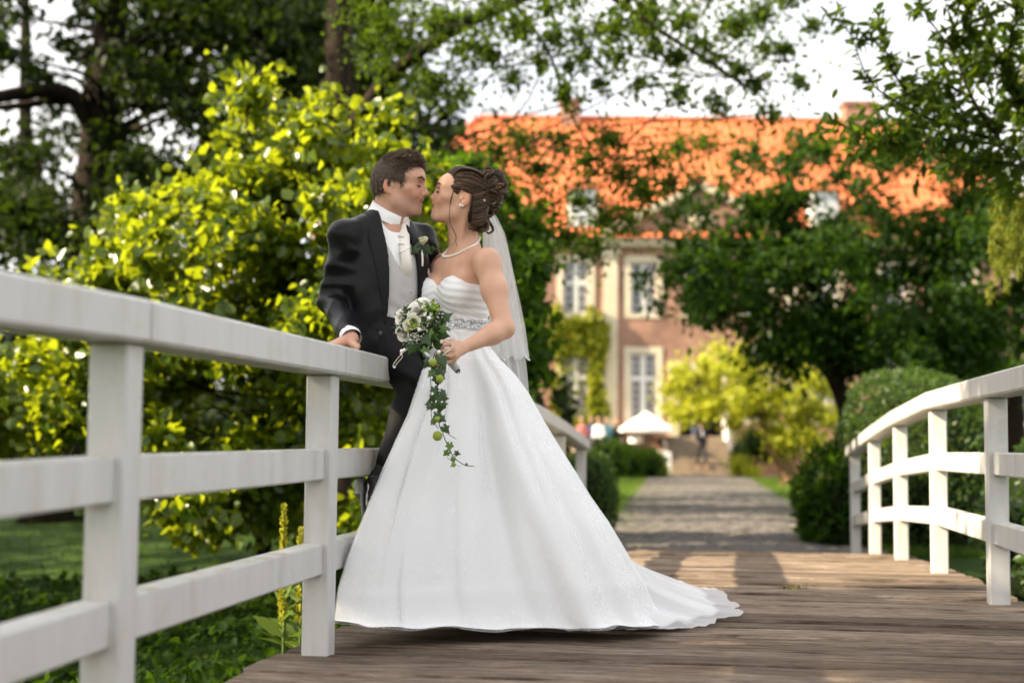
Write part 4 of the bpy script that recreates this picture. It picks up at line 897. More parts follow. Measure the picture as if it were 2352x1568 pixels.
# dark undergrowth beyond the lawn on the left
rs = np.random.RandomState(90)
for k, (px, Y, w_, h_) in enumerate(((-60, 31, 2.2, 2.6), (160, 33, 2.2, 2.2), (330, 30, 1.9, 2.0), (560, 32, 2.6, 2.4), (820, 30, 2.2, 2.6), (1060, 28, 2.0, 3.0))):
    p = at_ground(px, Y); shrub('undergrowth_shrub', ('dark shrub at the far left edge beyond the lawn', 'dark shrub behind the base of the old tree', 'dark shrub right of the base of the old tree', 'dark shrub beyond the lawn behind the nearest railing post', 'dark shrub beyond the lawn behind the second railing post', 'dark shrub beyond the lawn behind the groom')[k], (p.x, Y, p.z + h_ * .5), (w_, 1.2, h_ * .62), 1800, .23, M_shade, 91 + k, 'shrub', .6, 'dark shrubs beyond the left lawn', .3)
# creeper on the facade round the left windows
rs = np.random.RandomState(95); n = 5200; sx = rs.uniform(1335, 1487, n); sy = rs.uniform(745, 1040, n); cx_, cy_ = (sx - 1412) / 72, (sy - 905) / 160
edge = 1 - np.abs(cx_) ** 2.5 + .30 * fbm(sx * .05, sy * .04, sx * 0, 3); keep = edge > .12 + .5 * np.clip((790 - sy) / 45, 0, 1)
inwin = (np.abs(sx - 1404) < 33) & (sy > 866) & (sy < 1012); keep &= ~(inwin & (rs.rand(n) > .03)); keep &= ~((np.abs(sx - 1404) < 30) & (sy < 772)); sx, sy = sx[keep], sy[keep]
pos = np.array([tuple(W(a, b_, FY - .22 - abs(rs.normal(0, .09)))) for a, b_ in zip(sx, sy)])
cr_ = thing('creeper', 'yellow green creeper climbing the facade round the left ground floor window', 'creeper', (hx(1440), FY - .15, TH)); v, f = leaves(pos, .20, rs, .1, .8, .5, np.tile((0, -1., 0), (len(pos), 1)), .8); wpart('foliage', mesh_np('foliage', v, f, leafmat('creeper_leaves', (.14, .19, .014), (.34, .36, .035), (.60, .62, .04), .42, .45, .3), True), cr_)
m = MB()
for k in range(6): x = hx(1440 + 5 * k); m.tube(spline([(x, FY - .18, TH), (x + rs.normal(0, .2), FY - .2, TH + 1.5), (hx(1380 + 20 * k), FY - .2, TH + 4.0)], 8), np.linspace(.04, .012, 8), 5)
wpart('stem', m.build('stem', M_bark, True), cr_)
# ground cover under the railing, mulleins
rs = np.random.RandomState(96); n = 19000; Yv = rs.uniform(4.5, 13.5, n); xv = rs.uniform(-.52, -.06, n) * Yv - .30; ok = (xv < -1.05 + .15 * (Yv - 4.86)) ; xv, Yv = xv[ok], Yv[ok]
lump = .07 * fbm(xv * 3, Yv * 3, xv * 0, 4); pos = np.stack([xv, Yv, gheight(xv, Yv) + np.clip(lump, 0, 1) + rs.uniform(0, .09, len(xv))], 1)
v, f = leaves(pos, .075, rs, .8, .7, .1); o = link('ground_cover', mesh_np('ground_cover', v, f, leafmat('ground_cover_leaves', (.006, .016, .003), (.018, .040, .006), (.07, .14, .008), .35, .55, .05), True), None); tag(o, 'low leafy ground cover below the left railing', 'ground cover', kind='stuff')
M_mull = leafmat('mullein_leaves', (.08, .13, .03), (.16, .22, .05), (.2, .3, .04), .3, .6, .2); M_mflow = leafmat('mullein_flowers', (.30, .30, .03), (.55, .52, .04), (.5, .45, .03), .3, .6, .2)
for k, (px, ytop, Y, lab) in enumerate(((652, 1162, 6.9, 'tall mullein with a yellow flower spike left of the second railing post'), (690, 1212, 7.6, 'shorter mullein with yellow buds close beside the second railing post'))):
    p = P(px, 1400, Y); g_ = Vector((p.x, Y, GL(p.x, Y))); top = P(px, ytop, Y); rs = np.random.RandomState(97 + k); t_ = thing('mullein', lab, 'plant', g_, 'yellow mulleins beside the bridge')
    m = MB(); m.tube([g_, g_.lerp(top, .5) + Vector((.01, 0, 0)), top], [.012, .009, .005], 7); wpart('stem', m.build('stem', M_mull, True), t_)
    n = 34; tt = rs.uniform(0, .62, n); a = rs.uniform(0, 6.28, n); pos = np.array([tuple(g_.lerp(top, q)) for q in tt]); d = np.stack([np.cos(a), np.sin(a), .5 + tt], 1); v, f = leaves(pos, .17, rs, .5, .34, .2, dirs=d, jitter=.1); wpart('leaf', mesh_np('leaf', v, f, M_mull, True), t_)
    n = 420; tt = rs.uniform(.46, 1.0, n); a = rs.uniform(0, 6.28, n); r_ = .015 * (1.2 - tt); pos = np.array([tuple(g_.lerp(top, q)) for q in tt]) + np.stack([np.cos(a) * r_, np.sin(a) * r_, 0 * a], 1); v, f = leaves(pos, .020, rs, .2, .8, -.4, dirs=np.stack([np.cos(a), np.sin(a), .6 + 0 * a], 1), jitter=.2); wpart('flower_spike', mesh_np('flower_spike', v, f, M_mflow, True), t_)
# an unseen tree beside the camera, placed and shaped to shade the couple
hs = Vector((-math.cos(SUN_AZ), -math.sin(SUN_AZ), 0)); vs_ = Vector((-math.sin(SUN_AZ), math.cos(SUN_AZ), 0)); tg_ = math.tan(SUN_EL)
rs = np.random.RandomState(98); c0 = Vector((-.3, 5.6, 1.15)) - vs_ * 1.9 + hs * 9 + Vector((0, 0, 9 * tg_)); cl = []
for k in range(120):
    q = rs.normal(size=3); q /= np.linalg.norm(q); q *= rs.uniform(.25, 1) ** .5; cl.append((c0 + Vector((q[0] * 3.3, q[1] * 3.2, q[2] * 2.9)), rs.uniform(.5, .85)))
b0 = Vector((c0.x - .2, c0.y - .2, GL(c0.x, c0.y))); tree('shade_tree', 'unseen spreading tree beside the bridge placed to shade the couple', [b0, b0 + Vector((.1, .1, 2.2)), b0 + Vector((.3, .3, 4.5)), b0 + Vector((.3, .3, 8))], [.3, .24, .18, .05], cl, 165, .21, M_mid, M_bark, 51, nbr=40, brr=.06)
# a row of unseen trees, added left of the view to shade the lawn
for k in range(4):
    x, y = tuple((Vector((-2.2, 10.6 + 3.9 * k, 0)) + hs * 11.5).xy)
    rs = np.random.RandomState(200 + k); b0 = Vector((x, y, GL(x, y))); cl = []
    for i in range(70):
        q = rs.normal(size=3); q /= np.linalg.norm(q); q *= rs.uniform(.2, 1) ** .5; cl.append((Vector((x + q[0] * 2.3, y + q[1] * 2.5, 3.6 + q[2] * 3.1)), rs.uniform(.5, .8)))
    tree('lawn_shade_tree', ('unseen low tree added to shade the lawn, nearest the bridge', 'unseen low tree added to shade the lawn, second from the bridge', 'unseen low tree added to shade the lawn, third from the bridge', 'unseen low tree added to shade the lawn, farthest from the bridge')[k], [b0, b0 + Vector((0, 0, 2)), b0 + Vector((.1, 0, 4.8))], [.16, .12, .04], cl, 60, .24, M_mid, M_bark, 60 + k, 'unseen low trees added to shade the lawn', nbr=20, brr=.03)
# ---------------------------------------------------------------- people: shared
def skinmat(name):
    m = mat(name, rough=.46); b = bsdf(m); colattr(m); b.inputs['Specular IOR Level'].default_value = .38
    b.inputs['Subsurface Weight'].default_value = .12; b.inputs['Subsurface Radius'].default_value = (.012, .005, .003); b.inputs['Subsurface Scale'].default_value = 1.
    n = N(m, 'TexNoise', i_Scale=160, i_Detail=3); t = N(m, 'TexCoord'); lk(m, t.outputs['Object'], n.inputs[0])
    bp = N(m, 'Bump', i_Strength=.08, i_Distance=.001); lk(m, n.outputs[0], bp.inputs['Height']); lk(m, bp.outputs[0], b.inputs['Normal'])
    return m
def pose(loc, fwd, up=(0, 0, 1), s=1.0):
    f = Vector(fwd).normalized(); u = Vector(up); l = u.cross(f).normalized(); u = f.cross(l)
    M = Matrix((f, l, u)).transposed().to_4x4() @ Matrix.Scale(s, 4); M.translation = Vector(loc); return M
def head(F, M, male, smile=1.0):
    """head in its own frame: x ahead, y to its left, z up, origin between the ears (metres)"""
    k = .022
    F.ell((0, 0, .045), (.098, .0755, .081), M, k); F.ell((-.034, 0, .02), (.062, .067, .068), M, .03)
    F.ell((.036, 0, -.020), (.060, .058, .074), M, .03)
    F.ell((.052, 0, .045), (.045, .060, .045), M, .03)
    jw = .053 if male else .046
    for y in (-1, 1):
        F.chain([(-.012, y * jw, -.036), (.006, y * (jw - .003), -.064), (.068, y * .020, -.087)], [.019, .018 if male else .015, .015], M, .028)
        F.ell((.052, y * .045, -.006), (.030, .023, .018), M, .02)
        F.ell((.074, y * .036, -.026), (.020, .018, .019), M, .016)
    F.ell((.081 if male else .079, 0, -.0835), (.019, .023 if male else .017, .0165), M, .02)
    F.ell((.069, 0, -.050), (.031, .033, .030), M, .02)
    F.ell((.080, 0, -.012), (.024, .030, .034), M, .02); F.ell((.056, 0, .040), (.046, .056, .040), M, .03)
    br = .0135 if male else .0095
    for y in (-1, 1):
        F.chain([(.086, y * .010, .036), (.083, y * .030, .043), (.064, y * .053, .037)], [br, br, br], M, .016)
        F.ell((.101, y * .031, .017), (.019, .019, .0135), M, .012, 'sub')
        F.ell((.0775, y * .0315, .016), (.0135, .0155, .0135), M, .006)
        F.ell((.0915, y * .0315, .0105), (.0035, .014, .0016), M, .003, 'sub')          # lid crease
    nl = .118 if male else .113
    F.rc((.090, 0, .030), (nl, 0, -.014), .0075, .0088, M, .012); F.ell((nl - .001, 0, -.0165 if male else -.014), .0108 if male else .0095, M, .008)
    for y in (-1, 1):
        F.ell((.1025, y * .0118, -.0215), (.0115, .0072, .0088), M, .006)
        F.ell((.108, y * .0062, -.0300), (.0055, .0036, .0038), M, .003, 'sub')
        F.chain([(.098, y * .018, -.022), (.087, y * .032, -.043)], [.0015, .0015], M, .008, 'sub')   # smile fold
    yw = .0275
    for y in (-1, 1):
        F.chain([(.0990, 0, -.0432), (.0972, y * .010, -.0430), (.0835, y * yw, -.0425)], [.0052, .0048, .0028], M, .004)
        F.chain([(.0965, 0, -.0585), (.0945, y * .010, -.0570), (.0825, y * (yw - .002), -.0445)], [.0062, .0056, .0028], M, .004)
    F.ell((.0980, 0, -.0500), (.013, .0215, .0036), M, .002, 'sub')
    F.ell((.0890, 0, -.0485), (.0065, .0205, .0050), M, .001)                # upper teeth
    F.rc((.1025, 0, -.028), (.1030, 0, -.038), .0042, .0042, M, .008)
    for y in (-1, 1):                                                       # ears
        EX = -.018
        c = (-.006 + EX, y * .0755, .004); ro = Matrix.Rotation(y * math.radians(-22), 3, 'Z') @ Matrix.Rotation(math.radians(12), 3, 'Y')
        F.ell(c, (.0195, .0085, .0335), M, .004, rot=ro)
        F.ell((EX - .002, y * .0850, .007), (.0115, .0085, .0205), M, .002, 'sub', rot=ro)
        F.ell((EX + .001, y * .0805, .000), (.0065, .010, .0075), M, .003, 'sub')
        F.chain([(EX + -.007, y * .0825, -.012), (EX + -.013, y * .083, .005), (EX + -.006, y * .082, .019)], [.003, .0026, .0026], M, .004)
        F.ell((EX + .000, y * .0765, -.026), (.0085, .006, .009), M, .005)
        F.ell((EX + .0105, y * .074, .000), (.005, .005, .007), M, .005)
def head_cols(v, M, base, lip, male):
    """true skin colours: lips, teeth, stubble, ruddy cheeks and ears"""
    q = xf(Matrix(M).inverted(), v); c = np.tile(np.array(base, float), (len(v), 1)); x, y, z = q.T; y = np.abs(y)
    near = (np.linalg.norm(q, axis=1) < .17)
    def mixin(wt, cc): wt = (np.clip(wt, 0, 1) * near)[:, None]; c[:] = c * (1 - wt) + np.array(cc) * wt
    g = lambda a, cx, cy_, cz, r: np.exp(-(((x - cx) / r) ** 2 + ((y - cy_) / r) ** 2 + ((z - cz) / r) ** 2) * a)
    mixin(g(1, .075, .042, -.022, .026) * .45, [base[0] * .98, base[1] * .62, base[2] * .55])
    mixin(np.clip((y - .078) / .006, 0, 1) * (np.abs(x + .018) < .035) * .5, [base[0] * .98, base[1] * .60, base[2] * .52])
    mixin(g(1, .116, 0, -.016, .016) * .35, [base[0] * .95, base[1] * .62, base[2] * .55])
    if male:
        st = np.clip((-.028 - z + np.clip(x - .03, -1, 0) * .2) / .02, 0, 1) * np.clip((x + .012) / .02, 0, 1) * np.clip((z + .15) / .03, 0, 1)
        mixin(st * .42, [base[0] * .48, base[1] * .5, base[2] * .55])
    zl = np.where(z > -.0508, -.0435, -.0585 + np.clip(y - .008, 0, 1) * .60)
    l_ = np.clip(1.7 - np.abs(z - zl) / .0048, 0, 1) * np.clip((.0295 - y) / .002, 0, 1) * np.clip((x - .078) / .003, 0, 1)
    mixin(l_, lip)
    inside = (np.abs(z + .0505) < .0052) & (y < .0215) & (x < .0965 - y * y * 13) & (x > .072)
    mixin(inside * (z < -.0535) * 1., [.10, .03, .03]); mixin(inside * (z >= -.0535) * 1., [.75, .71, .64])
    c *= (1 + .035 * fbm(v[:, 0] * 60, v[:, 1] * 60, v[:, 2] * 60, 2) + .03 * fbm(v[:, 0] * 19, v[:, 1] * 19, v[:, 2] * 19, 5))[:, None]
    return c
def hair_strands(roots, dirs, length, rs, width=.0011, bend=None, segs=3, lift=0.):
    """tapered three-sided hairs, joined: roots (n,3), dirs (n,3)"""
    n = len(roots); d = dirs / (np.linalg.norm(dirs, axis=1, keepdims=True) + 1e-9)
    L_ = length * rs.uniform(.7, 1.2, n)[:, None] if np.isscalar(length) else np.asarray(length)[:, None]
    sd = np.cross(d, rs.normal(size=(n, 3))); sd /= np.linalg.norm(sd, axis=1, keepdims=True); s2 = np.cross(d, sd)
    bd = np.zeros((n, 3)) if bend is None else bend
    V = []
    for k in range(segs + 1):
        t = k / segs; c = roots + d * L_ * t + bd * (t * t) * L_
        wd = width * (1 - .85 * t)
        for a in (0, 2.094, 4.189): V.append(c + (sd * math.cos(a) + s2 * math.sin(a)) * wd)
    v = np.stack(V, 1).reshape(-1, 3); F_ = []
    m = (segs + 1) * 3
    for k in range(segs):
        for j in range(3): F_.append([k * 3 + j, k * 3 + (j + 1) % 3, (k + 1) * 3 + (j + 1) % 3, (k + 1) * 3 + j])
    f = (np.arange(n)[:, None, None] * m + np.array(F_)[None]).reshape(-1, 4)
    return v, f
def hairmat(name, a, b_, c=None, rough=.38):
    m = mat(name, rough=rough); g = N(m, 'NewGeometry'); r = ramp(m, [(0, a), (.7, b_), (1, c or b_)])
    lk(m, g.outputs['Random Per Island'], r.inputs[0]); lk(m, r.outputs[0], bsdf(m).inputs['Base Color'])
    bsdf(m).inputs['Specular IOR Level'].default_value = .42
    return m
M_skin = skinmat('skin')
M_pearl = mat('pearl', (.85, .82, .78), .18, Coat_Weight=.4)
def brow(M, y, male, bt):
    """one eyebrow as a strip of short hairs lying on the skin, in world space"""
    rs = np.random.RandomState(4); n = 120; t = rs.uniform(0, 1, n); yy = .010 + t * .043; R = []; k = 1 if male else .6
    z = np.interp(t, [0, .6, 1], [.034, .041, .034]) + rs.normal(0, .0016, n) * k + (0 if male else .003)
    iM = Matrix(M).inverted(); f_ = (Matrix(M).to_3x3() @ Vector((1, 0, 0))).normalized()
    for a, b_ in zip(yy, z):
        h_ = bt.ray_cast(Matrix(M) @ Vector((.2, y * a, b_)), -f_); R.append(tuple(iM @ h_[0]) if h_[0] is not None else (.09, y * a, b_))
    r_ = np.array(R) - [.0004, 0, 0]; d = np.stack([.15 - .5 * t, y * np.ones(n), .25 - .5 * t], 1) + rs.normal(0, .15, (n, 3))
    v, f = hair_strands(r_, d, .009, rs, .0011); return xf(M, v), f
def lashes(M, y, down=True):
    rs = np.random.RandomState(6); n = 46; t = np.linspace(0, 1, n); yy = .0185 + t * .027
    x = .0915 - ((yy - .0315) / .0155) ** 2 * .007; z = .0085 + .001 * np.sin(t * 3)
    v, f = hair_strands(np.stack([x, y * yy, z], 1), np.stack([np.ones(n), y * (t - .4), -.45 * np.ones(n)], 1) + rs.normal(0, .1, (n, 3)), .010, rs, .0013); return xf(M, v), f
def hand(F, wrist, knuckles, pips, dips, tips, thumb, rads, k=.008):
    """palm as a fan from wrist to knuckles, then four fingers and a thumb"""
    w_ = Vector(wrist)
    kc = sum((Vector(q) for q in knuckles), Vector()) / 4
    for q in knuckles:
        q = Vector(q); F.rc(w_.lerp(kc, .12), q, .017, .0115, None, .014)
    for i in range(4):
        r = rads[i]; F.chain([knuckles[i], pips[i], dips[i], tips[i]], [r * 1.16, r * 1.02, r * .93, r * .80], None, .004)
    F.chain(thumb, [.0165, .0125, .0112, .0088], None, .008)
# ---------------------------------------------------------------- the groom
gT = W(937, 690, 5.60)                                   # middle of his chest
gn = Vector((.50, -.86, 0)).normalized()
TM = pose(gT, gn, (.02, .03, 1))                         # torso frame
gHead = W(970.5, 461, 5.60)
HM = pose(gHead, (.985, -.11, -.035), (.04, -.02, 1), 1.045) @ Matrix.Diagonal((.955, .95, 1, 1))
groom = thing('person', 'man in dark suit with ivory waistcoat and cravat sitting on the white railing', 'person', W(905, 870, 5.55))
S_R, E_R, W_R = W(839, 578, 5.47), W(813, 738, 5.50), W(858, 826, 5.235)
S_L, E_L, W_L = W(1030, 588, 5.74), W(1052, 735, 5.88), W(1105, 770, 5.86)
F = Field((-.86, 4.98, .86), (.0, 6.02, 1.86), .0047)
head(F, HM, True)
nb = W(938, 542, 5.63)
F.rc(HM @ Vector((-.022, 0, -.03)), nb, .056, .062, None, .03)
F.rc(HM @ Vector((.008, 0, -.05)), TM @ Vector((.02, 0, .19)), .045, .045, None, .03)
F.ell((0, 0, .04), (.10, .155, .20), TM, .05); F.ell((0, 0, -.18), (.10, .14, .16), TM, .05)
for A, B, C in ((S_R, E_R, W_R), (S_L, E_L, W_L)):
    F.rc(nb, A, .04, .045, None, .05); F.chain([A, B, C], [.045, .038, .027], None, .03)
# right hand: palm on the rail, fingers over its far side, thumb along the near edge
hz = dz(.3) + 1.045
hb = W_R.copy()
kn = [Vector((-.634, 5.205, hz + .030)), Vector((-.648, 5.186, hz + .032)), Vector((-.652, 5.165, hz + .030)), Vector((-.648, 5.143, hz + .024))]
kn = [hb + Vector(q) for q in ((-.066, .012, -.022), (-.076, -.010, -.024), (-.076, -.032, -.029), (-.068, -.052, -.036))]
pp = [q + Vector((-.040, -.012, -.012)) for q in kn]; dp = [q + Vector((-.006, -.003, -.026)) for q in pp]; tp = [q + Vector((.006, -.002, -.020)) for q in dp]
hand(F, W_R, kn, pp, dp, tp, [hb + Vector((.0, -.018, -.014)), hb + Vector((.016, -.052, -.026)), hb + Vector((.030, -.078, -.034)), hb + Vector((.034, -.102, -.042))], (.0098, .0102, .0098, .0086))
# left hand on her back
kn = [W_L + Vector((.07, -.02 + .0, .03 - i * .021)) for i in range(4)]; pp = [q + Vector((.04, -.008, 0)) for q in kn]; dp = [q + Vector((.022, -.008, 0)) for q in pp]; tp = [q + Vector((.016, -.008, 0)) for q in dp]
hand(F, W_L, kn, pp, dp, tp, [W_L + Vector((.02, -.01, .02)), W_L + Vector((.05, -.015, .05)), W_L + Vector((.07, -.02, .06)), W_L + Vector((.09, -.025, .065))], (.0098, .0102, .0098, .0086))
v, f = F.surf(1)
GB = (.56, .31, .215)
c = head_cols(v, HM, GB, (.40, .16, .11), True)
body = wpart('body', mesh_np('body', v, f, M_skin, True, c), groom)
from mathutils.bvhtree import BVHTree
def bvh(o): me = o.data; return BVHTree.FromPolygons([o.matrix_world @ q.co for q in me.vertices], [tuple(p.vertices) for p in me.polygons])
# ---- shirt, waistcoat
M_white = mat('white_shirt_cotton', (.80, .80, .80), .7)
M_satin = noisy('ivory_satin', [(.3, (.46, .45, .445)), (.7, (.56, .55, .54))], 9, .42, .12, bscale=16)
M_ivory = mat('ivory_cravat', (.78, .74, .68), .45)
def suitmat(name, base, sheen, rough=.5):
    m = mat(name, base, rough); b = bsdf(m); b.inputs['Sheen Weight'].default_value = .02; b.inputs['Sheen Tint'].default_value = (*sheen, 1); b.inputs['Sheen Roughness'].default_value = .45
    b.inputs['Specular IOR Level'].default_value = .20
    t = N(m, 'TexCoord'); n = N(m, 'TexNoise', i_Scale=7, i_Detail=4, i_Roughness=.55); lk(m, t.outputs['Object'], n.inputs[0])
    w_ = N(m, 'TexWave', i_Scale=320, i_Distortion=1.); lk(m, t.outputs['Object'], w_.inputs[0])
    ad = N(m, 'Math', operation='MULTIPLY_ADD'); ad.inputs[1].default_value = .02; lk(m, w_.outputs[1], ad.inputs[0]); lk(m, n.outputs[0], ad.inputs[2])
    bp = N(m, 'Bump', i_Strength=.35, i_Distance=.02); lk(m, ad.outputs[0], bp.inputs['Height']); lk(m, bp.outputs[0], b.inputs['Normal'])
    return m
M_suit = suitmat('charcoal_suit_wool', (.0035, .0035, .005), (.5, .5, .55), .34)
M_lapel = suitmat('dark_lapel_cloth', (.006, .006, .008), (.35, .35, .4), .55)
M_trou = suitmat('charcoal_trouser_wool', (.004, .004, .005), (.5, .5, .55), .55)
def torso_fields(F, g=0.):
    F.ell((0, 0, .05), (.128 + g, .185 + g, .21 + g), TM, .05); F.ell((.0, 0, -.17), (.122 + g, .165 + g, .19 + g), TM, .07)
    F.ell((.03, 0, -.02), (.10 + g, .14 + g, .20 + g), TM, .05)
F = Field((-.88, 5.2, .9), (.02, 6.0, 1.72), .008)
torso_fields(F, -.012)
for A in (S_R, S_L): F.rc(nb, A, .045, .05, None, .06)
def vest(Fv, X, Y, Z):
    x, y, z = F.loc(TM, X, Y, Z)
    cr_ = .0042 * np.sin(z * 95 + 14 * np.abs(y) + 2 * np.sin(y * 30)) * np.clip((-.02 - z) / .1, 0, 1)
    vee = np.maximum((np.abs(y - .024) - .012) - (z - .045) * .52, .02 - x)
    return np.maximum(np.maximum(np.maximum(Fv + cr_, -vee), z - .175 - (x < 0) * .02), -.205 - .10 * np.clip(.10 - np.abs(y), 0, 1) * (x > 0) - z)
F.apply(vest); v, f = F.surf(2)
vest_o = wpart('waistcoat', mesh_np('waistcoat', v, f, M_satin), groom)
CM = pose(W(949, 520, 5.62), (.80, -.50, -.36), (.40, -.16, 1))                # the collar's own frame
# ---- jacket with open front
def opening(z):          # edges of the open front as a function of height in the torso frame (his right, his left)
    zz = [-.30, -.215, -.12, 0, .10, .20, .34]
    return np.interp(z, zz, [-.02, -.045, -.040, -.045, -.050, -.058, -.05]), np.interp(z, zz, [.10, .105, .108, .098, .085, .055, .05])
def folds(A, B, C, amp, seed):
    """creases round a sleeve: strongest about the elbow"""
    def rid(u): return 1 - np.abs(np.sin(u)) * 2
    def fn(X, Y, Z, t, half=0):
        u = 34 * Z + 13 * X + 9 * Y + seed + .9 * np.sin(19 * Z - 14 * X + 3)
        w_ = 21 * Z - 24 * X + 6 * Y + seed * 2 + .8 * np.sin(15 * X + 11 * Z)
        return -amp * (rid(u) * .55 + rid(w_) * .55) * (.55 + .45 * np.sin(9 * Z + 7 * X + seed))
    return fn
F = Field((-.92, 4.98, .86), (.05, 6.08, 1.76), .0068)
torso_fields(F, .004)
F.ell((-.01, 0, -.26), (.135, .180, .15), TM, .06)
for A, B, C in ((S_R, E_R, W_R), (S_L, E_L, W_L)):
    F.chain([nb + Vector((0, 0, -.005)), A + Vector((0, 0, .012))], [.052, .048], None, .06)
    Wc = B.lerp(C, .93); fn = folds(A, B, C, .0095, A.x * 9)
    F.rc(A, B, .061, .053, None, .04, fn=fn); F.rc(B, Wc, .054, .043, None, .03, fn=fn)
Wend = {}
def cut(Fv, X, Y, Z):
    x, y, z = F.loc(TM, X, Y, Z)
    a, b_ = opening(z)
    gap = np.maximum(np.maximum(a - y, y - b_), .02 - x)
    Fv = np.maximum(Fv, -gap)
    Fv = np.maximum(Fv, z - .300 + .35 * np.clip(x + .02, 0, 1))
    # neck hole
    qx, qy, qz = F.loc(CM, X, Y, Z); nk = np.sqrt(qx ** 2 + qy ** 2) - .074; Fv = np.maximum(Fv, -np.maximum(nk, -.05 - qz))
    # hem
    Fv = np.maximum(Fv, -(z + .335 + .05 * np.clip(x, 0, 1)))
    for B, C in ((E_R, W_R), (E_L, W_L)):      # open cuffs
        d = (C - B).normalized(); e = B.lerp(C, .93)
        s_ = (X - e.x) * d.x + (Y - e.y) * d.y + (Z - e.z) * d.z
        r_ = np.sqrt((X - C.x) ** 2 + (Y - C.y) ** 2 + (Z - C.z) ** 2)
        Fv = np.maximum(Fv, np.where(r_ < .11, s_, -1))
    rip = .0020 * np.sin(30 * z + 22 * y + 9 * x) * np.sin(17 * y + 8 * z + 1) + .0020 * np.sin(48 * z - 30 * y + 2) * np.clip((-z) / .15, 0, 1)
    return Fv + rip
F.apply(cut); v, f = F.surf(2)
jacket = wpart('jacket', mesh_np('jacket', v, f, M_suit), groom)
# ---- lapels lie on the jacket
for s_, nm in ((-1, 'lapel'), (1, 'lapel')):
    F = Field((-.80, 5.2, 1.05), (-.02, 6.0, 1.76), .005)
    torso_fields(F, .0085)
    for A in (S_R, S_L): F.rc(nb + Vector((0, 0, -.005)), A + Vector((0, 0, .012)), .0565, .0525, None, .06)
    def lap(Fv, X, Y, Z):
        x, y, z = F.loc(TM, X, Y, Z); a, b_ = opening(z); e = a if s_ < 0 else b_
        u = (y - e) * s_                                      # away from the opening
        wd = np.interp(z, [-.20, -.10, .05, .15, .22, .33], [.004, .026, .055, .066, .056, .046])
        return MAX(Fv, -Fv - .014, -u - .003, u - wd, z - .305 + .35 * np.clip(x + .02, 0, 1), -.2 - z, -.075 - x, -np.maximum(np.sqrt(F.loc(CM, X, Y, Z)[0] ** 2 + F.loc(CM, X, Y, Z)[1] ** 2) - .0745, -.05 - F.loc(CM, X, Y, Z)[2]))
    F.apply(lap); v, f = F.surf(5)
    if len(v): wpart(nm, mesh_np(nm, v, f, M_lapel), groom)
# ---- shirt collar with turned wings, cuff, cravat
m = MB(); rs = np.random.RandomState(2)
na = (CM.to_3x3() @ Vector((0, 0, 1))).normalized(); bpy.context.view_layer.update(); bgb = bvh(body)
pts = []; n = 56
for i in range(n + 1):
    a = math.radians(17) + (2 * PI - math.radians(34)) * i / n
    fr = (1 - math.cos(a)) / 2                            # 0 in front, 1 behind
    d_ = CM.to_3x3() @ Vector((math.cos(a), math.sin(a), 0)); d_.normalize(); rr_ = []
    for z in (-.030, .0, .022):
        o_ = CM @ Vector((0, 0, z)) + d_ * .13; h_ = bgb.ray_cast(o_, -d_); rr_.append(np.clip((h_[0] - CM @ Vector((0, 0, z))).length, .045, .085) if h_[0] is not None else .06)
    r0, r1, r2 = rr_[0], rr_[1], max(rr_[1], rr_[2]); zt = .002 + .026 * fr
    for r_, z in ((r0 + .004, -.036), (r1 + .004, -.010), (r2 + .003, zt), (r2 + .006, zt + .001), (r1 + .0105, -.016 + .006 * fr), (r0 + .010, -.040 + .014 * fr)):
        pts.append(tuple(CM.to_3x3() @ Vector((math.cos(a) * r_, math.sin(a) * r_, z)) + CM.translation))
m.addnp(np.array(pts), gridf(n + 1, 6)); me = m.build('collar', M_white, True)
wpart('collar', me, groom)
F = Field((-.72, 5.1, 1.2), (-.2, 5.8, 1.75), .007)      # shirt front above the waistcoat
torso_fields(F, -.0145)
for A in (S_R, S_L): F.rc(nb, A, .042, .048, None, .06)
F.rc(CM @ Vector((0, 0, -.10)), CM @ Vector((.004, 0, .0)), .066, .0645, None, .03)
def shirtf(Fv, X, Y, Z):
    x, y, z = F.loc(TM, X, Y, Z); q_ = F.loc(CM, X, Y, Z); return MAX(Fv, -.02 - z, q_[2] - .002, -.03 - x)
F.apply(shirtf); v, f = F.surf(1); wpart('shirt', mesh_np('shirt', v, f, M_white), groom)
d = (W_R - E_R).normalized(); e = E_R.lerp(W_R, .90)
m = MB(); m.tube([e, e + d * .022, e + d * .034], [.0405, .040, .0395], 24, caps=False); m.tube([e + d * .034, e], [.037, .037], 24, caps=False)
wpart('shirt_cuff', m.build('shirt_cuff', M_white, True), groom)
m = MB(); cpts = [CM @ Vector((.074, .0, .006)), CM @ Vector((.088, .004, -.032)), TM @ Vector((.128, .024, .118)), TM @ Vector((.134, .030, .055)), TM @ Vector((.085, .032, .01))]
sp_ = spline(cpts, 17)
m.tube(sp_, [.021, .024, .0255, .026, .0255, .0245, .023, .0215, .020, .0195, .020, .022, .024, .0255, .026, .025, .022], 20, star=.06, flat=.55)
for k, t_ in enumerate((2, 3, 4, 6, 7, 8)):
    w_ = (.0245, .0255, .0250, .0228, .0208, .019)[k]
    c_ = Vector(sp_[t_]) + TM.to_3x3() @ Vector((0, 0, rs.normal(0, .002))); sl_ = rs.normal(.1, .25); ring = [c_ + (TM.to_3x3() @ Vector((math.cos(a) * .57 * w_, math.sin(a) * w_, sl_ * math.sin(a) * w_ + .002 * math.sin(2 * a + k)))) for a in np.linspace(0, 2 * PI, 17)]
    m.tube(ring, .0046, 6, caps=False)
wpart('cravat', m.build('cravat', M_ivory, True), groom)
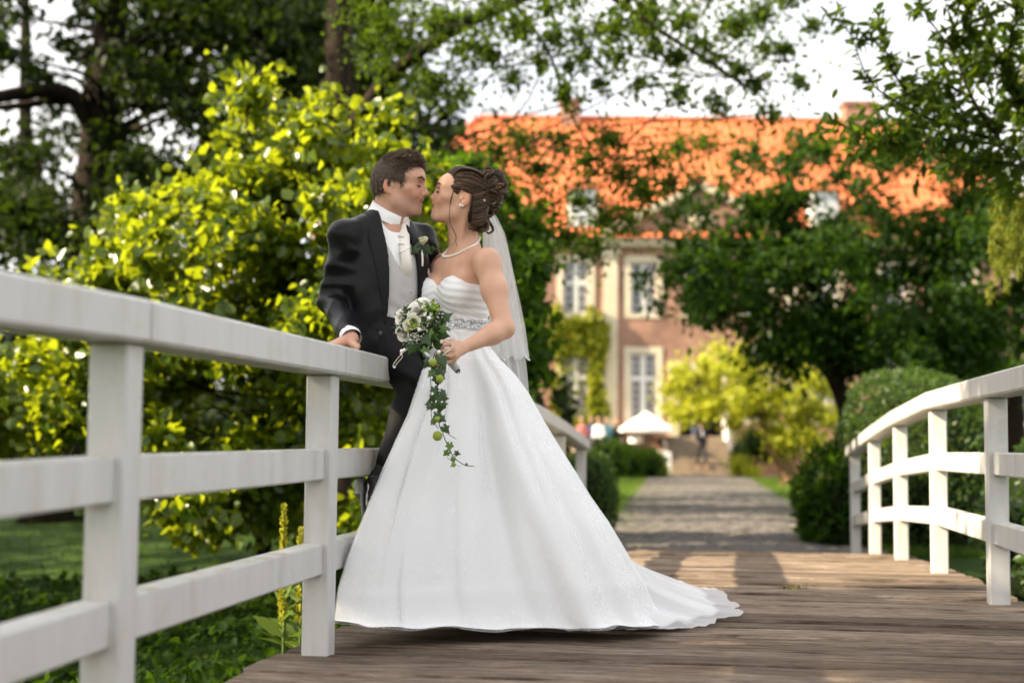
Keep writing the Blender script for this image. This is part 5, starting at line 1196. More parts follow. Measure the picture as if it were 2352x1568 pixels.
# pearl pin, jacket buttons, waistcoat buttons, pocket square
M_btn = mat('dark_button', (.02, .02, .022), .3)
def ball(c_, r_, n=10, sq=(1, 1, 1)):
    m = MB(); k = np.linspace(0, PI, n // 2 + 2); m.lathe(np.stack([np.sin(k) * r_ * sq[0], -np.cos(k) * r_ * sq[2]], 1), n); 
    return m
def front(y, z, g): # a point on the torso's front surface
    t_ = TM @ Vector((.4, y, z)); d_ = -(TM.to_3x3() @ Vector((1, 0, 0)))
    return t_, d_
bpy.context.view_layer.update()
bj, bv = bvh(jacket), bvh(vest_o)
def on(bt, y, z, off=.0):
    t_, d_ = front(y, z, 0); h_ = bt.ray_cast(t_, d_)
    return (h_[0] - d_ * off, h_[1]) if h_[0] is not None else (TM @ Vector((.14, y, z)), -d_)
def disc(name, p, nrm, r_, mat_, parent, n=12, h=.003):
    m = MB(); m.lathe([(.0001, h), (r_ * .7, h), (r_, h * .5), (r_, -h), (.0001, -h)], n, Matrix.Translation(p) @ nrm.to_track_quat('Z', 'Y').to_matrix().to_4x4())
    return wpart(name, m.build(name, mat_, True), parent)
p_, n_ = on(bj, -.062, -.215); disc('button', p_, n_, .011, M_btn, groom)
for z in (-.04, -.09, -.14): p_, n_ = on(bv, .062, z); disc('button', p_, n_, .0065, M_satin, groom)
p_, n_ = on(bj, .168, .035, .004)
m = MB(); q = TM.to_3x3()
for k in range(5):
    a = p_ + q @ Vector((.0, -.030 + .014 * k, -.012)); b2 = p_ + q @ Vector((.010, -.030 + .0155 * k + .003, .020 + .012 * math.sin(k * 1.7 + .4)))
    m.tube([a, a.lerp(b2, .6) + q @ Vector((.006, 0, 0)), b2], [.010, .0115, .004], 8, flat=.45)
wpart('pocket_square', m.build('pocket_square', mat('pink_ivory_silk', (.78, .66, .60), .5), True), groom)
# ---- trousers: right leg hooked back to the lower rail, left leg standing behind the skirt
hipR, hipL = W(917, 812, 5.55), W(1000, 822, 5.72)
kneeR, ankR = W(1016, 938, 5.50), W(942, 1160, 5.46)
kneeL, ankL = W(1035, 1120, 5.66), W(1040, 1420, 5.80)
F = Field((-.84, 4.98, .02), (.02, 6.05, 1.32), .009)
F.ell(W(930, 800, 5.62), (.165, .135, .12), None, .06)
fnk = lambda X, Y, Z, t: .0042 * np.sin(85 * (Z + .55 * X) + 2.2 * np.sin(24 * X + 20 * Y)) * np.exp(-((Z - kneeR.z - .01) / .12) ** 2) + .0025 * np.sin(38 * X + 26 * Z + 15 * Y)
F.rc(hipR, kneeR, .094, .070, None, .05, fn=fnk); F.rc(kneeR, ankR, .070, .050, None, .035, fn=fnk)
F.rc(hipL, kneeL, .098, .074, None, .05, fn=fnk); F.rc(kneeL, ankL, .074, .055, None, .035, fn=fnk)
def tcut(Fv, X, Y, Z):
    for B, C in ((kneeR, ankR), (kneeL, ankL)):
        d = (C - B).normalized(); s_ = (X - C.x) * d.x + (Y - C.y) * d.y + (Z - C.z) * d.z
        Fv = np.maximum(Fv, np.where(np.sqrt((X - C.x) ** 2 + (Y - C.y) ** 2 + (Z - C.z) ** 2) < .13, s_, -1))
    return Fv
F.apply(tcut); v, f = F.surf(2); wpart('trousers', mesh_np('trousers', v, f, M_trou), groom)
# ---- shoes
M_shoe = mat('black_polished_leather', (.012, .012, .014), .16, Coat_Weight=.6, Specular_IOR_Level=.7)
M_sole = mat('grey_shoe_sole', (.16, .155, .15), .45)
def shoe(heel, toe, up, label=None):
    M = pose(heel, toe - heel, up); L_ = (toe - heel).length
    F = Field((-.08, -.07, -.02), (L_ + .05, .07, .14), .004)
    F.chain([(.03, 0, .045), (.10, 0, .042), (L_ - .045, 0, .026)], [.035, .038, .031], None, .03); F.ell((L_ - .035, 0, .018), (.045, .040, .024), None, .03)
    F.chain([(.035, 0, .06), (.03, 0, .10)], [.038, .042], None, .02); F.chain([(.07, 0, .075), (.13, 0, .055)], [.026, .022], None, .02)
    def ft(Fv, X, Y, Z): return np.maximum(Fv, .008 - Z) + .0012 * np.sin(90 * X + 20 * Z) * (X > .1)
    F.apply(ft); v, f = F.surf(1)
    o = wpart('shoe', mesh_np('shoe', xf(M, v), f, M_shoe), groom)
    F = Field((-.08, -.07, -.04), (L_ + .05, .07, .06), .004)
    F.chain([(.03, 0, 0), (.10, 0, 0), (L_ - .045, 0, 0)], [.037, .036, .042], None, .03); F.ell((L_ - .030, 0, 0), (.045, .040, .04), None, .03)
    def st(Fv, X, Y, Z): return MAX(Fv - .003, Z - .012, np.where(X < .072, -.024, .002) - Z)
    F.apply(st); v, f = F.surf(0)
    w2 = mesh_np('sole', xf(M, v), f, M_sole); so = sub('sole', w2, o); so.matrix_parent_inverse = o.matrix_parent_inverse.copy() if False else Matrix.Identity(4)
    return o
shoe(W(886, 1172, 5.43), W(886, 1262, 5.38) + Vector((.02, -.06, -.10)), (.95, -.30, .05))
fl = ankL.copy(); fl.z = dz(.8) + .03
shoe(fl + Vector((.0, .06, 0)), fl + Vector((.05, -.20, 0)), (0, 0, 1))
m = MB(); m.chain = None
F = Field((-.80, 5.1, .0), (.0, 6.0, .62), .006); F.rc(ankR + (kneeR - ankR) * .12, W(908, 1190, 5.42), .042, .036, None, .02); F.rc(ankL + Vector((0, 0, .08)), fl + Vector((.01, .02, .07)), .042, .036, None, .02)
v, f = F.surf(1); wpart('sock', mesh_np('sock', v, f, mat('black_sock', (.015, .015, .017), .8)), groom)
# ---- hair, brows, lashes
M_ghair = hairmat('short_brown_hair', (.040, .024, .016), (.12, .078, .052), (.24, .165, .115))
F = Field((-.13, -.11, -.10), (.13, .11, .16), .004)
F.ell((-.004, 0, .046), (.1015, .0815, .0875), None, .01); F.ell((-.036, 0, .018), (.067, .073, .073), None, .03); F.ell((.026, 0, .088), (.060, .055, .043), None, .03)
def hcut(Fv, X, Y, Z):
    y = np.abs(Y)
    line = np.interp(X, [-.11, -.06, -.022, -.016, .018, .022, .055, .062, .10], [-.062, -.058, -.028, .024, .020, -.004, .020, .072, .088])
    return np.maximum(Fv, line + 0 * y - Z)
F.apply(hcut); hv, hf = F.surf(2)
hairg = wpart('hair', mesh_np('hair', xf(HM, hv), hf, mat('hair_base', (.055, .035, .024), .7)), groom)
rs = np.random.RandomState(8)
tri = hv[hf]; ce = tri.mean(1); nr = np.cross(tri[:, 1] - tri[:, 0], tri[:, 2] - tri[:, 0]); ar = np.linalg.norm(nr, axis=1); nr /= ar[:, None] + 1e-12
out_ok = (nr * (ce - [0, 0, .03])).sum(1) > 0
ar = ar * out_ok; pk = rs.choice(len(ce), 11000, p=ar / ar.sum()); r_ = ce[pk] + rs.normal(0, .0018, (11000, 3)); nn_ = nr[pk]
top = np.clip((r_[:, 2] - .055) / .05, 0, 1)[:, None]; fr_ = np.clip((r_[:, 0] - .0) / .09, 0, 1)[:, None]
flow = np.stack([(.45 + .55 * top[:, 0]) * (1 - .65 * fr_[:, 0] * top[:, 0]), .10 * np.sign(r_[:, 1]), -.9 * (1 - top[:, 0]) + .02 * top[:, 0]], 1)
dr = nn_ * (.24 + .22 * top + .40 * top * fr_) + flow * .9 + rs.normal(0, .20, r_.shape)
ln = (.011 + .013 * top[:, 0]) * rs.uniform(.7, 1.25, len(r_))
v, f = hair_strands(r_ - nn_ * .003, dr, ln, rs, .00125, bend=flow * .25 + nn_ * .1, segs=2)
hs = sub('hair_strands', mesh_np('hair_strands', xf(HM, v), f, M_ghair, False), hairg); hs['kind'] = 'stuff'
bpy.context.view_layer.update(); bgb = bvh(body)
for y in (-1, 1):
    v, f = brow(HM, y, True, bgb); wpart('eyebrow', mesh_np('eyebrow', v, f, M_ghair, False), groom)
    v, f = lashes(HM, y); wpart('eyelashes', mesh_np('eyelashes', v, f, M_ghair, False), groom)
# ---------------------------------------------------------------- the bride
bT = W(1116, 712, 5.60)
bn = Vector((-.70, -.71, 0)).normalized()
UM = pose(bT, bn, (.03, 0, 1))                            # torso frame, origin at the breastbone
bHead = W(1124, 492, 5.58)
BM = pose(bHead, (-.965, .02, .26), (.26, 0, .965), .985)
bride = thing('person', 'woman in strapless white wedding gown and veil leaning in to the man', 'person', BP(.95, .52, dz(.95)))
s_L, e_L, w_L = W(1190, 640, 5.42), W(1231, 802, 5.33), W(1128, 850, 5.20)
s_R, e_R, w_R = W(1066, 652, 5.80), W(1000, 720, 5.98), W(905, 735, 5.97)
F = Field((-1.0, 4.95, .86), (.16, 6.12, 1.78), .0046)
head(F, BM, False)
bnb = UM @ Vector((-.045, 0, .150))
F.rc(BM @ Vector((-.030, 0, -.03)), bnb, .046, .052, None, .03); F.rc(BM @ Vector((.002, 0, -.05)), UM @ Vector((-.012, 0, .125)), .036, .040, None, .03)
for y in (-1, 1):   # neck cords and collar bones
    F.chain([BM @ Vector((-.035, y * .05, -.03)), UM @ Vector((.028, y * .018, .105))], [.010, .008], None, .022)
    F.chain([UM @ Vector((.032, y * .018, .102)), UM @ Vector((.030, y * .07, .112)), UM @ Vector((-.005, y * .150, .108))], [.0085, .0075, .009], None, .022)
F.ell((-.015, 0, 0), (.095, .135, .16), UM, .05); F.ell((-.02, 0, .07), (.075, .150, .055), UM, .05)
F.ell((-.01, 0, -.14), (.085, .112, .14), UM, .06); F.ell((-.015, 0, -.26), (.105, .145, .12), UM, .06)
for y in (-1, 1): F.ell((.062, y * .068, -.008), (.060, .070, .064), UM, .035)
for A, B, C in ((s_L, e_L, w_L), (s_R, e_R, w_R)):
    F.rc(bnb + Vector((0, 0, .012)), A + Vector((0, 0, .008)), .032, .036, None, .05)
    F.ell(A + Vector((0, 0, -.012)), (.047, .047, .054), None, .035)
    mid = A.lerp(B, .42)
    F.chain([A, mid, B], [.047, .0475, .034], None, .03); F.chain([B, B.lerp(C, .3), C], [.035, .0355, .0215], None, .03)
sup = lambda q: Vector(q)
kn = [W(1101, 838, 5.135), W(1107, 852, 5.115), W(1109, 866, 5.115), W(1107, 879, 5.125)]
pp = [W(1078, 843, 5.105), W(1078, 859, 5.085), W(1079, 874, 5.088), W(1081, 886, 5.105)]
dp = [W(1065, 848, 5.125), W(1064, 864, 5.110), W(1066, 878, 5.112), W(1070, 890, 5.128)]
tp = [W(1067, 853, 5.150), W(1066, 868, 5.136), W(1068, 882, 5.138), W(1073, 894, 5.150)]
hand(F, w_L, kn, pp, dp, tp, [w_L + Vector((-.012, .0, .012)), W(1104, 836, 5.175), W(1086, 836, 5.18), W(1070, 842, 5.165)], (.0088, .0090, .0086, .0076))
kn = [w_R + Vector((-.07, -.01, .028 - i * .019)) for i in range(4)]; p2 = [q + Vector((-.036, -.014, 0)) for q in kn]; d2 = [q + Vector((-.02, -.014, 0)) for q in p2]; t2 = [q + Vector((-.014, -.012, 0)) for q in d2]
hand(F, w_R, kn, p2, d2, t2, [w_R, w_R + Vector((-.03, -.02, .04)), w_R + Vector((-.05, -.03, .055)), w_R + Vector((-.07, -.035, .06))], (.0086, .0088, .0084, .0074))
v, f = F.surf(1)
BB = (.60, .345, .235)
c = head_cols(v, BM, BB, (.45, .13, .12), False)
bbody = wpart('body', mesh_np('body', v, f, M_skin, True, c), bride)
# ---- bodice: sweetheart neckline, ruched tulle
def gownmat(name, base=(.80, .81, .82), rough=.5, pleat=0, alpha=1., spark=0.):
    m = mat(name, base, rough); b = bsdf(m); b.inputs['Sheen Weight'].default_value = .25; b.inputs['Sheen Roughness'].default_value = .4
    b.inputs['Specular IOR Level'].default_value = .35
    t = N(m, 'TexCoord')
    if spark:      # tiny sequins scattered on the tulle
        vo = N(m, 'TexVoronoi', feature='F1', i_Scale=150); lk(m, t.outputs['Object'], vo.inputs[0])
        nn_ = N(m, 'TexNoise', i_Scale=5.5, i_Detail=2); lk(m, t.outputs['Object'], nn_.inputs[0])
        r0 = ramp(m, [(.45, (.10, .10, .10)), (.68, (.30, .30, .30))]); lk(m, nn_.outputs[0], r0.inputs[0])
        lt = N(m, 'Math', operation='LESS_THAN'); lk(m, vo.outputs['Distance'], lt.inputs[0]); lk(m, r0.outputs[0], lt.inputs[1])
        sr = N(m, 'SeparateColor'); lk(m, vo.outputs['Color'], sr.inputs[0]); gt = N(m, 'Math', operation='GREATER_THAN'); gt.inputs[1].default_value = .45; lk(m, sr.outputs[0], gt.inputs[0])
        mu = N(m, 'Math', operation='MULTIPLY'); lk(m, lt.outputs[0], mu.inputs[0]); lk(m, gt.outputs[0], mu.inputs[1])
        g = N(m, 'BsdfAnisotropic') if False else N(m, 'BsdfGlossy'); g.inputs['Roughness'].default_value = .3; g.inputs['Color'].default_value = (1, 1, 1, 1)
        ge = N(m, 'NewGeometry'); va = N(m, 'VectorMath', operation='MULTIPLY_ADD'); va.inputs[1].default_value = (.62, .62, .62)
        sb = N(m, 'VectorMath', operation='SUBTRACT'); sb.inputs[1].default_value = (.5, .5, .5); lk(m, vo.outputs['Color'], sb.inputs[0])
        lk(m, sb.outputs[0], va.inputs[0]); lk(m, ge.outputs['Normal'], va.inputs[2]); no_ = N(m, 'VectorMath', operation='NORMALIZE'); lk(m, va.outputs[0], no_.inputs[0]); lk(m, no_.outputs[0], g.inputs['Normal'])
        x = N(m, 'MixShader'); lk(m, mu.outputs[0], x.inputs[0]); lk(m, b.outputs[0], x.inputs[1]); lk(m, g.outputs[0], x.inputs[2])
        lk(m, x.outputs[0], m.node_tree.nodes['Material Output'].inputs[0])
    return m
def veilmat(name, a=.50, base=(.86, .86, .86)):
    m = bpy.data.materials.new(name); m.use_nodes = True; nt_ = m.node_tree; b = bsdf(m); nt_.nodes.remove(b)
    d = N(m, 'BsdfDiffuse'); d.inputs[0].default_value = (*base, 1); t = N(m, 'BsdfTranslucent'); t.inputs[0].default_value = (*base, 1); tr = N(m, 'BsdfTransparent')
    x1 = N(m, 'MixShader'); x1.inputs[0].default_value = .45; lk(m, d.outputs[0], x1.inputs[1]); lk(m, t.outputs[0], x1.inputs[2])
    lw = N(m, 'LayerWeight', i_Blend=.35); mr = N(m, 'MapRange'); mr.inputs['To Min'].default_value = a; mr.inputs['To Max'].default_value = min(1, a * 2.2); lk(m, lw.outputs['Facing'], mr.inputs['Value'])
    x2 = N(m, 'MixShader'); lk(m, mr.outputs[0], x2.inputs[0]); lk(m, tr.outputs[0], x2.inputs[1]); lk(m, x1.outputs[0], x2.inputs[2]); lk(m, x2.outputs[0], nt_.nodes['Material Output'].inputs[0])
    return m
M_gown = gownmat('white_gown_tulle', spark=1); M_bod = gownmat('white_ruched_tulle', (.80, .80, .80), .55)
M_veil = veilmat('white_veil_tulle'); M_sheer = veilmat('sheer_hem_tulle', .34)
M_cryst = mat('crystal_beads', (.72, .74, .76), .12, Metallic=.75)
F = Field((-.62, 5.1, .88), (.16, 6.0, 1.50), .0054)
g_ = .007
F.ell((-.015, 0, 0), (.095 + g_, .135 + g_, .16 + g_), UM, .05)
F.ell((-.01, 0, -.14), (.085 + g_, .112 + g_, .14 + g_), UM, .06); F.ell((-.015, 0, -.27), (.105 + g_, .150 + g_, .12 + g_), UM, .06)
for y in (-1, 1): F.ell((.062, y * .068, -.010), (.062 + g_, .072 + g_, .068 + g_), UM, .035)
def neckline(y, x):
    a = np.abs(y); hh = np.interp(a, [0, .012, .035, .075, .115, .145, .2], [.010, .018, .040, .052, .034, .010, -.01])
    return np.where(x > -.03, hh, hh * 0 + np.interp(x, [-.12, -.03], [-.045, .0]))
def bcut(Fv, X, Y, Z):
    x, y, z = F.loc(UM, X, Y, Z)
    pl = .0019 * np.sin(230 * (z + .55 * np.abs(y + .01) - 1.2 * y * y) + 1.5 * np.sin(30 * y + 9 * z)) * np.clip((z + .19) / .05, 0, 1)
    fan = .0016 * np.sin(150 * np.arctan2(z + .16, np.abs(y) + .03)) * np.clip((-z) / .08, 0, 1)
    return MAX(Fv + pl + fan, z - neckline(y, x), -z - .305)
F.apply(bcut); v, f = F.surf(1); bod = wpart('bodice', mesh_np('bodice', v, f, M_bod), bride)
# ---- jewelled belt: crystals in crowded rows
bpy.context.view_layer.update(); bb = bvh(bod); bbd = bvh(bbody); rs = np.random.RandomState(12)
bead = bevel_box((-1, -1, -1), (1, 1, 1), .62); m = MB()
ang = np.linspace(-2.2, 2.2, 150)
belt_lo, belt_hi = -.153, -.115
for a in ang:
    for k in range(6):
        if rs.rand() < .12: continue
        z = belt_lo + (belt_hi - belt_lo) * (k + .5 + rs.uniform(-.3, .3)) / 6
        d_ = UM.to_3x3() @ Vector((math.cos(a), math.sin(a), 0)); o_ = UM @ Vector((0, 0, z)) + d_ * .4
        h_ = bb.ray_cast(o_, -d_)
        if h_[0] is None: continue
        r_ = rs.choice([.0022, .003, .0042], p=[.4, .4, .2]); R_ = Matrix.Translation(h_[0] + d_ * .001) @ Matrix.Rotation(rs.uniform(0, 3), 4, Vector(rs.normal(size=3)).normalized()) @ Matrix.Scale(r_, 4)
        m.add(xf(R_, bead[0]), bead[1] + bead[2])
o = wpart('jewelled_belt', m.build('jewelled_belt', M_cryst), bride); o['kind'] = 'stuff'
# ---- skirt: a lofted A-line with folds; silhouette read off at eleven heights
prof = [(800, 1015, 1128), (830, 992, 1150), (860, 976, 1178), (900, 964, 1206), (960, 944, 1238), (1020, 914, 1273), (1080, 885, 1312), (1140, 857, 1350), (1200, 831, 1391), (1260, 806, 1425), (1320, 787, 1458), (1370, 778, 1492), (1412, 774, 1530)]
Yc = lambda t: 5.60
Ysh = lambda t: float(np.interp(t, [0, .08, .25, .6, 1], [0, -.12, -.26, -.42, -.56]))       # her left side of the skirt swings towards the railing post
zz, xl, xr = [], [], []
for k, (py, a, b_) in enumerate(prof):
    t = k / (len(prof) - 1); A, B = P(a, py, Yc(t) + Ysh(t)), P(b_, py, Yc(t)); zz.append(B.z); xl.append(A.x); xr.append(B.x)
NA, NR = 260, 96
th = np.linspace(0, 2 * PI, NA, endpoint=False)
rs = np.random.RandomState(21)
fo = [(rs.uniform(0, 6.28), 6, .55), (rs.uniform(0, 6.28), 11, .6), (rs.uniform(0, 6.28), 17, .42), (rs.uniform(0, 6.28), 29, .14)]
V = []
for i in range(NR):
    t = i / (NR - 1); u = t * (len(zz) - 1); z = np.interp(u, range(len(zz)), zz)
    a, b_ = np.interp(u, range(len(zz)), xl), np.interp(u, range(len(zz)), xr); cx, rx = (a + b_) / 2, (b_ - a) / 2
    ry = np.interp(t, [0, .1, .4, 1], [.135, .17, .27, .40]); cy_ = Yc(t) + Ysh(t) * np.clip(-np.cos(th), 0, 1) ** 1.3
    w_ = sum(am * np.sin(n * (th + .10 * math.sin(3 * t + p)) + p) for p, n, am in fo)
    w_ = np.sign(w_) * np.abs(w_) ** .85
    amp = np.interp(t, [0, .15, .5, 1], [.005, .014, .030, .042])
    wid = 1 - .55 * np.abs(np.cos(th)) ** 4                      # keep the measured outline at the two sides
    r_ = 1 + amp / max(rx, .12) * w_ * wid
    x = cx + rx * np.cos(th) * r_; y = cy_ + ry * np.sin(th) * r_
    hem = np.zeros(NA)
    if t > .86:
        q = (t - .86) / .14; floor_ = .010 + .010 * np.abs(np.sin(4 * th + 1)) + .014 * np.clip(np.sin(7 * th + 2), 0, 1)
        lift = .060 * np.clip(-np.cos(th), 0, 1) ** 1.4 + .018 * np.clip(-np.sin(th), 0, 1)
        zt = z * (1 - q) + (floor_ + lift) * q
    else: zt = np.full(NA, z)
    V.append(np.stack([x, y, zt], 1))
V = np.concatenate(V); SKV = V
skirt = wpart('skirt', mesh_np('skirt', V, gridf(NR, NA, True)[:, ::-1], M_gown), bride)
# an outer layer of sheer tulle with its own folds
r2_ = np.random.RandomState(77); fo2 = [(r2_.uniform(0, 6.28), n, a_) for n, a_ in ((5, .6), (9, .7), (14, .6), (23, .35), (41, .10))]
SV = SKV.reshape(NR, NA, 3); V2 = []
for i in range(8, NR):
    t = i / (NR - 1); row = SV[i].copy(); c_ = row.mean(0); d = row - c_; d[:, 2] = 0; d /= np.linalg.norm(d, axis=1, keepdims=True)
    w_ = sum(a_ * np.sin(n * (th + .06 * math.sin(4 * t + p)) + p) for p, n, a_ in fo2); wid = 1 - .96 * np.abs(np.cos(th)) ** 3
    row += d * (.003 + (.004 + .017 * t) * (.62 + .5 * np.tanh(w_ * .8)) * wid)[:, None]
    if t > .9: row[:, 2] = np.maximum(row[:, 2] - .008 * (t - .9) / .1 * (.6 + .4 * np.sin(11 * th + 1)), .003)
    V2.append(row)
M_outer = veilmat('outer_gown_tulle', .20, (.88, .88, .89))
wpart('tulle_layer', mesh_np('tulle_layer', np.concatenate(V2), gridf(NR - 8, NA, True)[:, ::-1], M_outer), bride)
# sequins stitched to the tulle, thick at the hem
TV = np.concatenate(V2).reshape(NR - 8, NA, 3); oc = np.array([(1, 0, 0), (-1, 0, 0), (0, 1, 0), (0, -1, 0), (0, 0, 1), (0, 0, -1)], float); of = np.array([(0, 2, 4), (2, 1, 4), (1, 3, 4), (3, 0, 4), (2, 0, 5), (1, 2, 5), (3, 1, 5), (0, 3, 5)])
r3_ = np.random.RandomState(8); n = 5200; ii = (NR - 10) * np.where(r3_.rand(n) < .55, 1 - np.abs(r3_.normal(0, .16, n)), r3_.uniform(.05, 1, n)); ii = np.clip(ii, 0, NR - 10); jj = r3_.uniform(0, NA - 1, n)
cl_ = fbm(ii * .12, jj * .10, ii * 0, 6) > r3_.uniform(-1.4, 1.0, n); ii, jj = ii[cl_], jj[cl_]; a_, b_ = ii.astype(int), jj.astype(int); fi, fj = (ii - a_)[:, None], (jj - b_)[:, None]
p_ = (TV[a_, b_] * (1 - fj) + TV[a_, b_ + 1] * fj) * (1 - fi) + (TV[a_ + 1, b_] * (1 - fj) + TV[a_ + 1, b_ + 1] * fj) * fi
nn_ = len(p_); sv = (p_[:, None] + oc[None] * r3_.uniform(.0009, .0019, nn_)[:, None, None]).reshape(-1, 3); o = wpart('sequins', mesh_np('sequins', sv, (of[None] + (np.arange(nn_) * 6)[:, None, None]).reshape(-1, 3), mat('white_sequins', (.95, .95, .95), .2), False), bride); o['kind'] = 'stuff'
# ---- train spread on the planks behind her
def floorpt(px, py, up=.012):
    d = ray(px, py); z = -.01; 
    for _ in range(4):
        q = CAM + d * ((z + up - CAM.z) / d.z); s_ = (q - B0).dot(BD); z = dzs(s_)
    return q
outer = [floorpt(*q) for q in ((1235, 1442), (1330, 1447), (1430, 1446), (1530, 1445), (1600, 1441), (1640, 1432), (1650, 1421), (1700, 1414), (1706, 1404), (1688, 1398), (1700, 1390), (1672, 1378), (1668, 1364), (1640, 1352), (1600, 1350), (1560, 1336), (1530, 1334), (1505, 1322), (1475, 1318), (1440, 1330))]
inner = [Vector((np.interp(i, [0, 8, 19], [.02, .34, .36]), np.interp(i, [0, 8, 19], [5.40, 5.60, 6.05]), np.interp(i, [0, 6, 19], [.10, .30, .34]))) for i in range(len(outer))]
so, si = spline(outer, 190), spline(inner, 190); V = []; nr = 34; rs = np.random.RandomState(5)
for i in range(nr):
    t = i / (nr - 1)
    for j in range(190):
        q = si[j] * (1 - t) + so[j] * t
        drop = (1 - t) ** 2.0; fl_ = dzs((Vector(q) - B0).dot(BD)) + .012
        ph = j * .135
        ruff = (.020 * math.sin(ph * 1.0 + 2.0 * math.sin(ph * .31)) + .013 * math.sin(ph * 2.3 + 1) + .007 * math.sin(ph * 5.1 + 3 * t)) * math.sin(PI * min(1, t * 1.05)) ** .6 + .006 * t * math.sin(ph * 3.7)
        bump_ = .055 * math.exp(-((t - .62) / .25) ** 2) * np.clip((j - 120) / 50, 0, 1)
        V.append((q[0], q[1], max(fl_ + si[j][2] * drop + abs(ruff) * 1.0 + bump_, fl_)))
M_train = veilmat('white_train_tulle', .62, (.84, .84, .85))
wpart('train', mesh_np('train', np.array(V), gridf(nr, 190), M_train), bride)
V2 = np.array(V).reshape(nr, 190, 3)[: int(nr * .84)].copy(); V2[..., 2] = np.maximum(V2[..., 2] - .009, -.001)
wpart('train_lining', mesh_np('train_lining', V2.reshape(-1, 3), gridf(len(V2), 190), M_bod), bride)
# ---- veil: two tiers falling from the comb
def veil(name, rows, Y0, seed, beads=None):
    """rows: (py, left, right) in photograph pixels"""
    n = 90; V = []; py = [q[0] for q in rows]
    ys = np.linspace(py[0], py[-1], 60)
    for sy in ys:
        t = (sy - py[0]) / (py[-1] - py[0]); a, b_ = np.interp(sy, py, [q[1] for q in rows]), np.interp(sy, py, [q[2] for q in rows])
        for j in range(n):
            s_ = j / (n - 1); am = .006 + .030 * t ** .7
            dY = .7 * am * (math.sin(s_ * 11 + seed) + .5 * math.sin(s_ * 19 + 2 * seed + t) + .14 * math.sin(s_ * 37)) + .10 * math.sin(PI * s_) * t
            q = W(a + (b_ - a) * s_ + 3 * t * math.sin(s_ * 24 + seed), sy + (6 * math.sin(s_ * 19 + seed) * (sy == ys[-1])), Y0(t) + dY)
            V.append(q)
    o = wpart(name, mesh_np(name, np.array([tuple(q) for q in V]), gridf(60, n), M_veil), bride)
    return o, [V[-n + j] for j in range(n)]
v1, edge = veil('veil', [(516, 1180, 1200), (530, 1180, 1214), (570, 1179, 1233), (590, 1178, 1238), (660, 1178, 1253), (740, 1180, 1271), (800, 1185, 1283), (873, 1200, 1293)], lambda t: 5.66 + .13 * min(1, t * 2), 1)
v2, edge2 = veil('veil_layer', [(516, 1182, 1199), (560, 1181, 1226), (620, 1180, 1242), (700, 1178, 1258), (800, 1175, 1271), (900, 1190, 1284), (984, 1210, 1291)], lambda t: 5.68 + .16 * min(1, t * 2), 2.4)
m = MB()
for k in range(10, len(edge), 1):
    R_ = Matrix.Translation(edge[k]) @ Matrix.Scale(.0032, 4); m.add(xf(R_, bead[0]), bead[1] + bead[2])
o = wpart('veil_beads', m.build('veil_beads', M_cryst), bride); o['kind'] = 'stuff'
# ---- pearls
m = MB(); pts = []
for a in np.linspace(-2.9, 2.9, 64):
    d_ = UM.to_3x3() @ Vector((math.cos(a), math.sin(a), 0)); fr = (1 + math.cos(a)) / 2
    o_ = UM @ Vector((-.030, 0, .236 - .102 * fr ** 1.25)) + d_ * .105; h_ = bbd.ray_cast(o_, -d_ + Vector((0, 0, -.12)))
    if h_[0] is not None: pts.append(h_[0] + h_[1] * .0035)
sp_ = spline(pts, 600); L_ = np.r_[0, np.cumsum(np.linalg.norm(np.diff(sp_, axis=0), axis=1))]
necklace = wpart('necklace', mesh_np('necklace', *(lambda q: (q[0], q[1]))(tube_np(sp_[::6], .0012, 5)), M_pearl), bride)
k_ = np.linspace(0, PI, 7); pm = MB(); pm.lathe(np.stack([np.sin(k_) * .0047, -np.cos(k_) * .0047], 1), 10); pme = pm.build('pearl', M_pearl, True)
for l in np.arange(0, L_[-1], .0096):
    q = [np.interp(l, L_, sp_[:, i]) for i in range(3)]; o = sub('pearl', pme, necklace); o.matrix_parent_inverse = Matrix.Identity(4); o.location = Vector(q)
for x, z, r_ in ((.006, -.0285, .0058), (-.004, -.029, .0040)):
    c_ = BM @ Vector((-.018 + x, .0835, z)); o = wpart('earring', ball(c_, r_).build('earring', M_pearl, True), bride); o.matrix_parent_inverse = bride.matrix_world.inverted() @ Matrix.Translation(c_) if False else (Matrix.Translation(bride.location).inverted() @ Matrix.Translation(c_))
# ---- hair: smooth cap, swept locks, a bun of pinned curls
M_bhair = hairmat('chestnut_hair', (.024, .014, .009), (.085, .046, .025), (.27, .155, .075), .38)
F = Field((-.17, -.11, -.14), (.12, .11, .17), .004)
F.ell((-.010, 0, .046), (.101, .083, .090), None, .02); F.ell((-.045, 0, .010), (.064, .076, .078), None, .03); F.ell((-.050, 0, -.045), (.040, .052, .050), None, .03)
F.ell((.02, 0, .10), (.055, .050, .038), None, .03); F.ell((-.105, 0, .065), (.058, .062, .082), None, .03)
def hcut2(Fv, X, Y, Z):
    line = np.interp(X, [-.12, -.062, -.050, -.045, .002, .008, .032, .042, .052, .062, .1], [-.11, -.10, -.06, .030, .038, .012, .016, .036, .062, .078, .10])
    return np.maximum(Fv, line - Z) + .0014 * np.sin(420 * (Z - .35 * X) + 5 * np.sin(40 * X))
F.apply(hcut2); hv, hf = F.surf(1)
hairb = wpart('hair', mesh_np('hair', xf(BM, hv), hf, noisy('chestnut_hair_base', [(.3, (.020, .012, .008)), (.6, (.060, .034, .020)), (.8, (.10, .06, .034))], 60, .42, .4, stretch=(.3, .3, 1.6))), bride)
rs = np.random.RandomState(31)
lock_v, lock_f, ln_ = [], [], 0
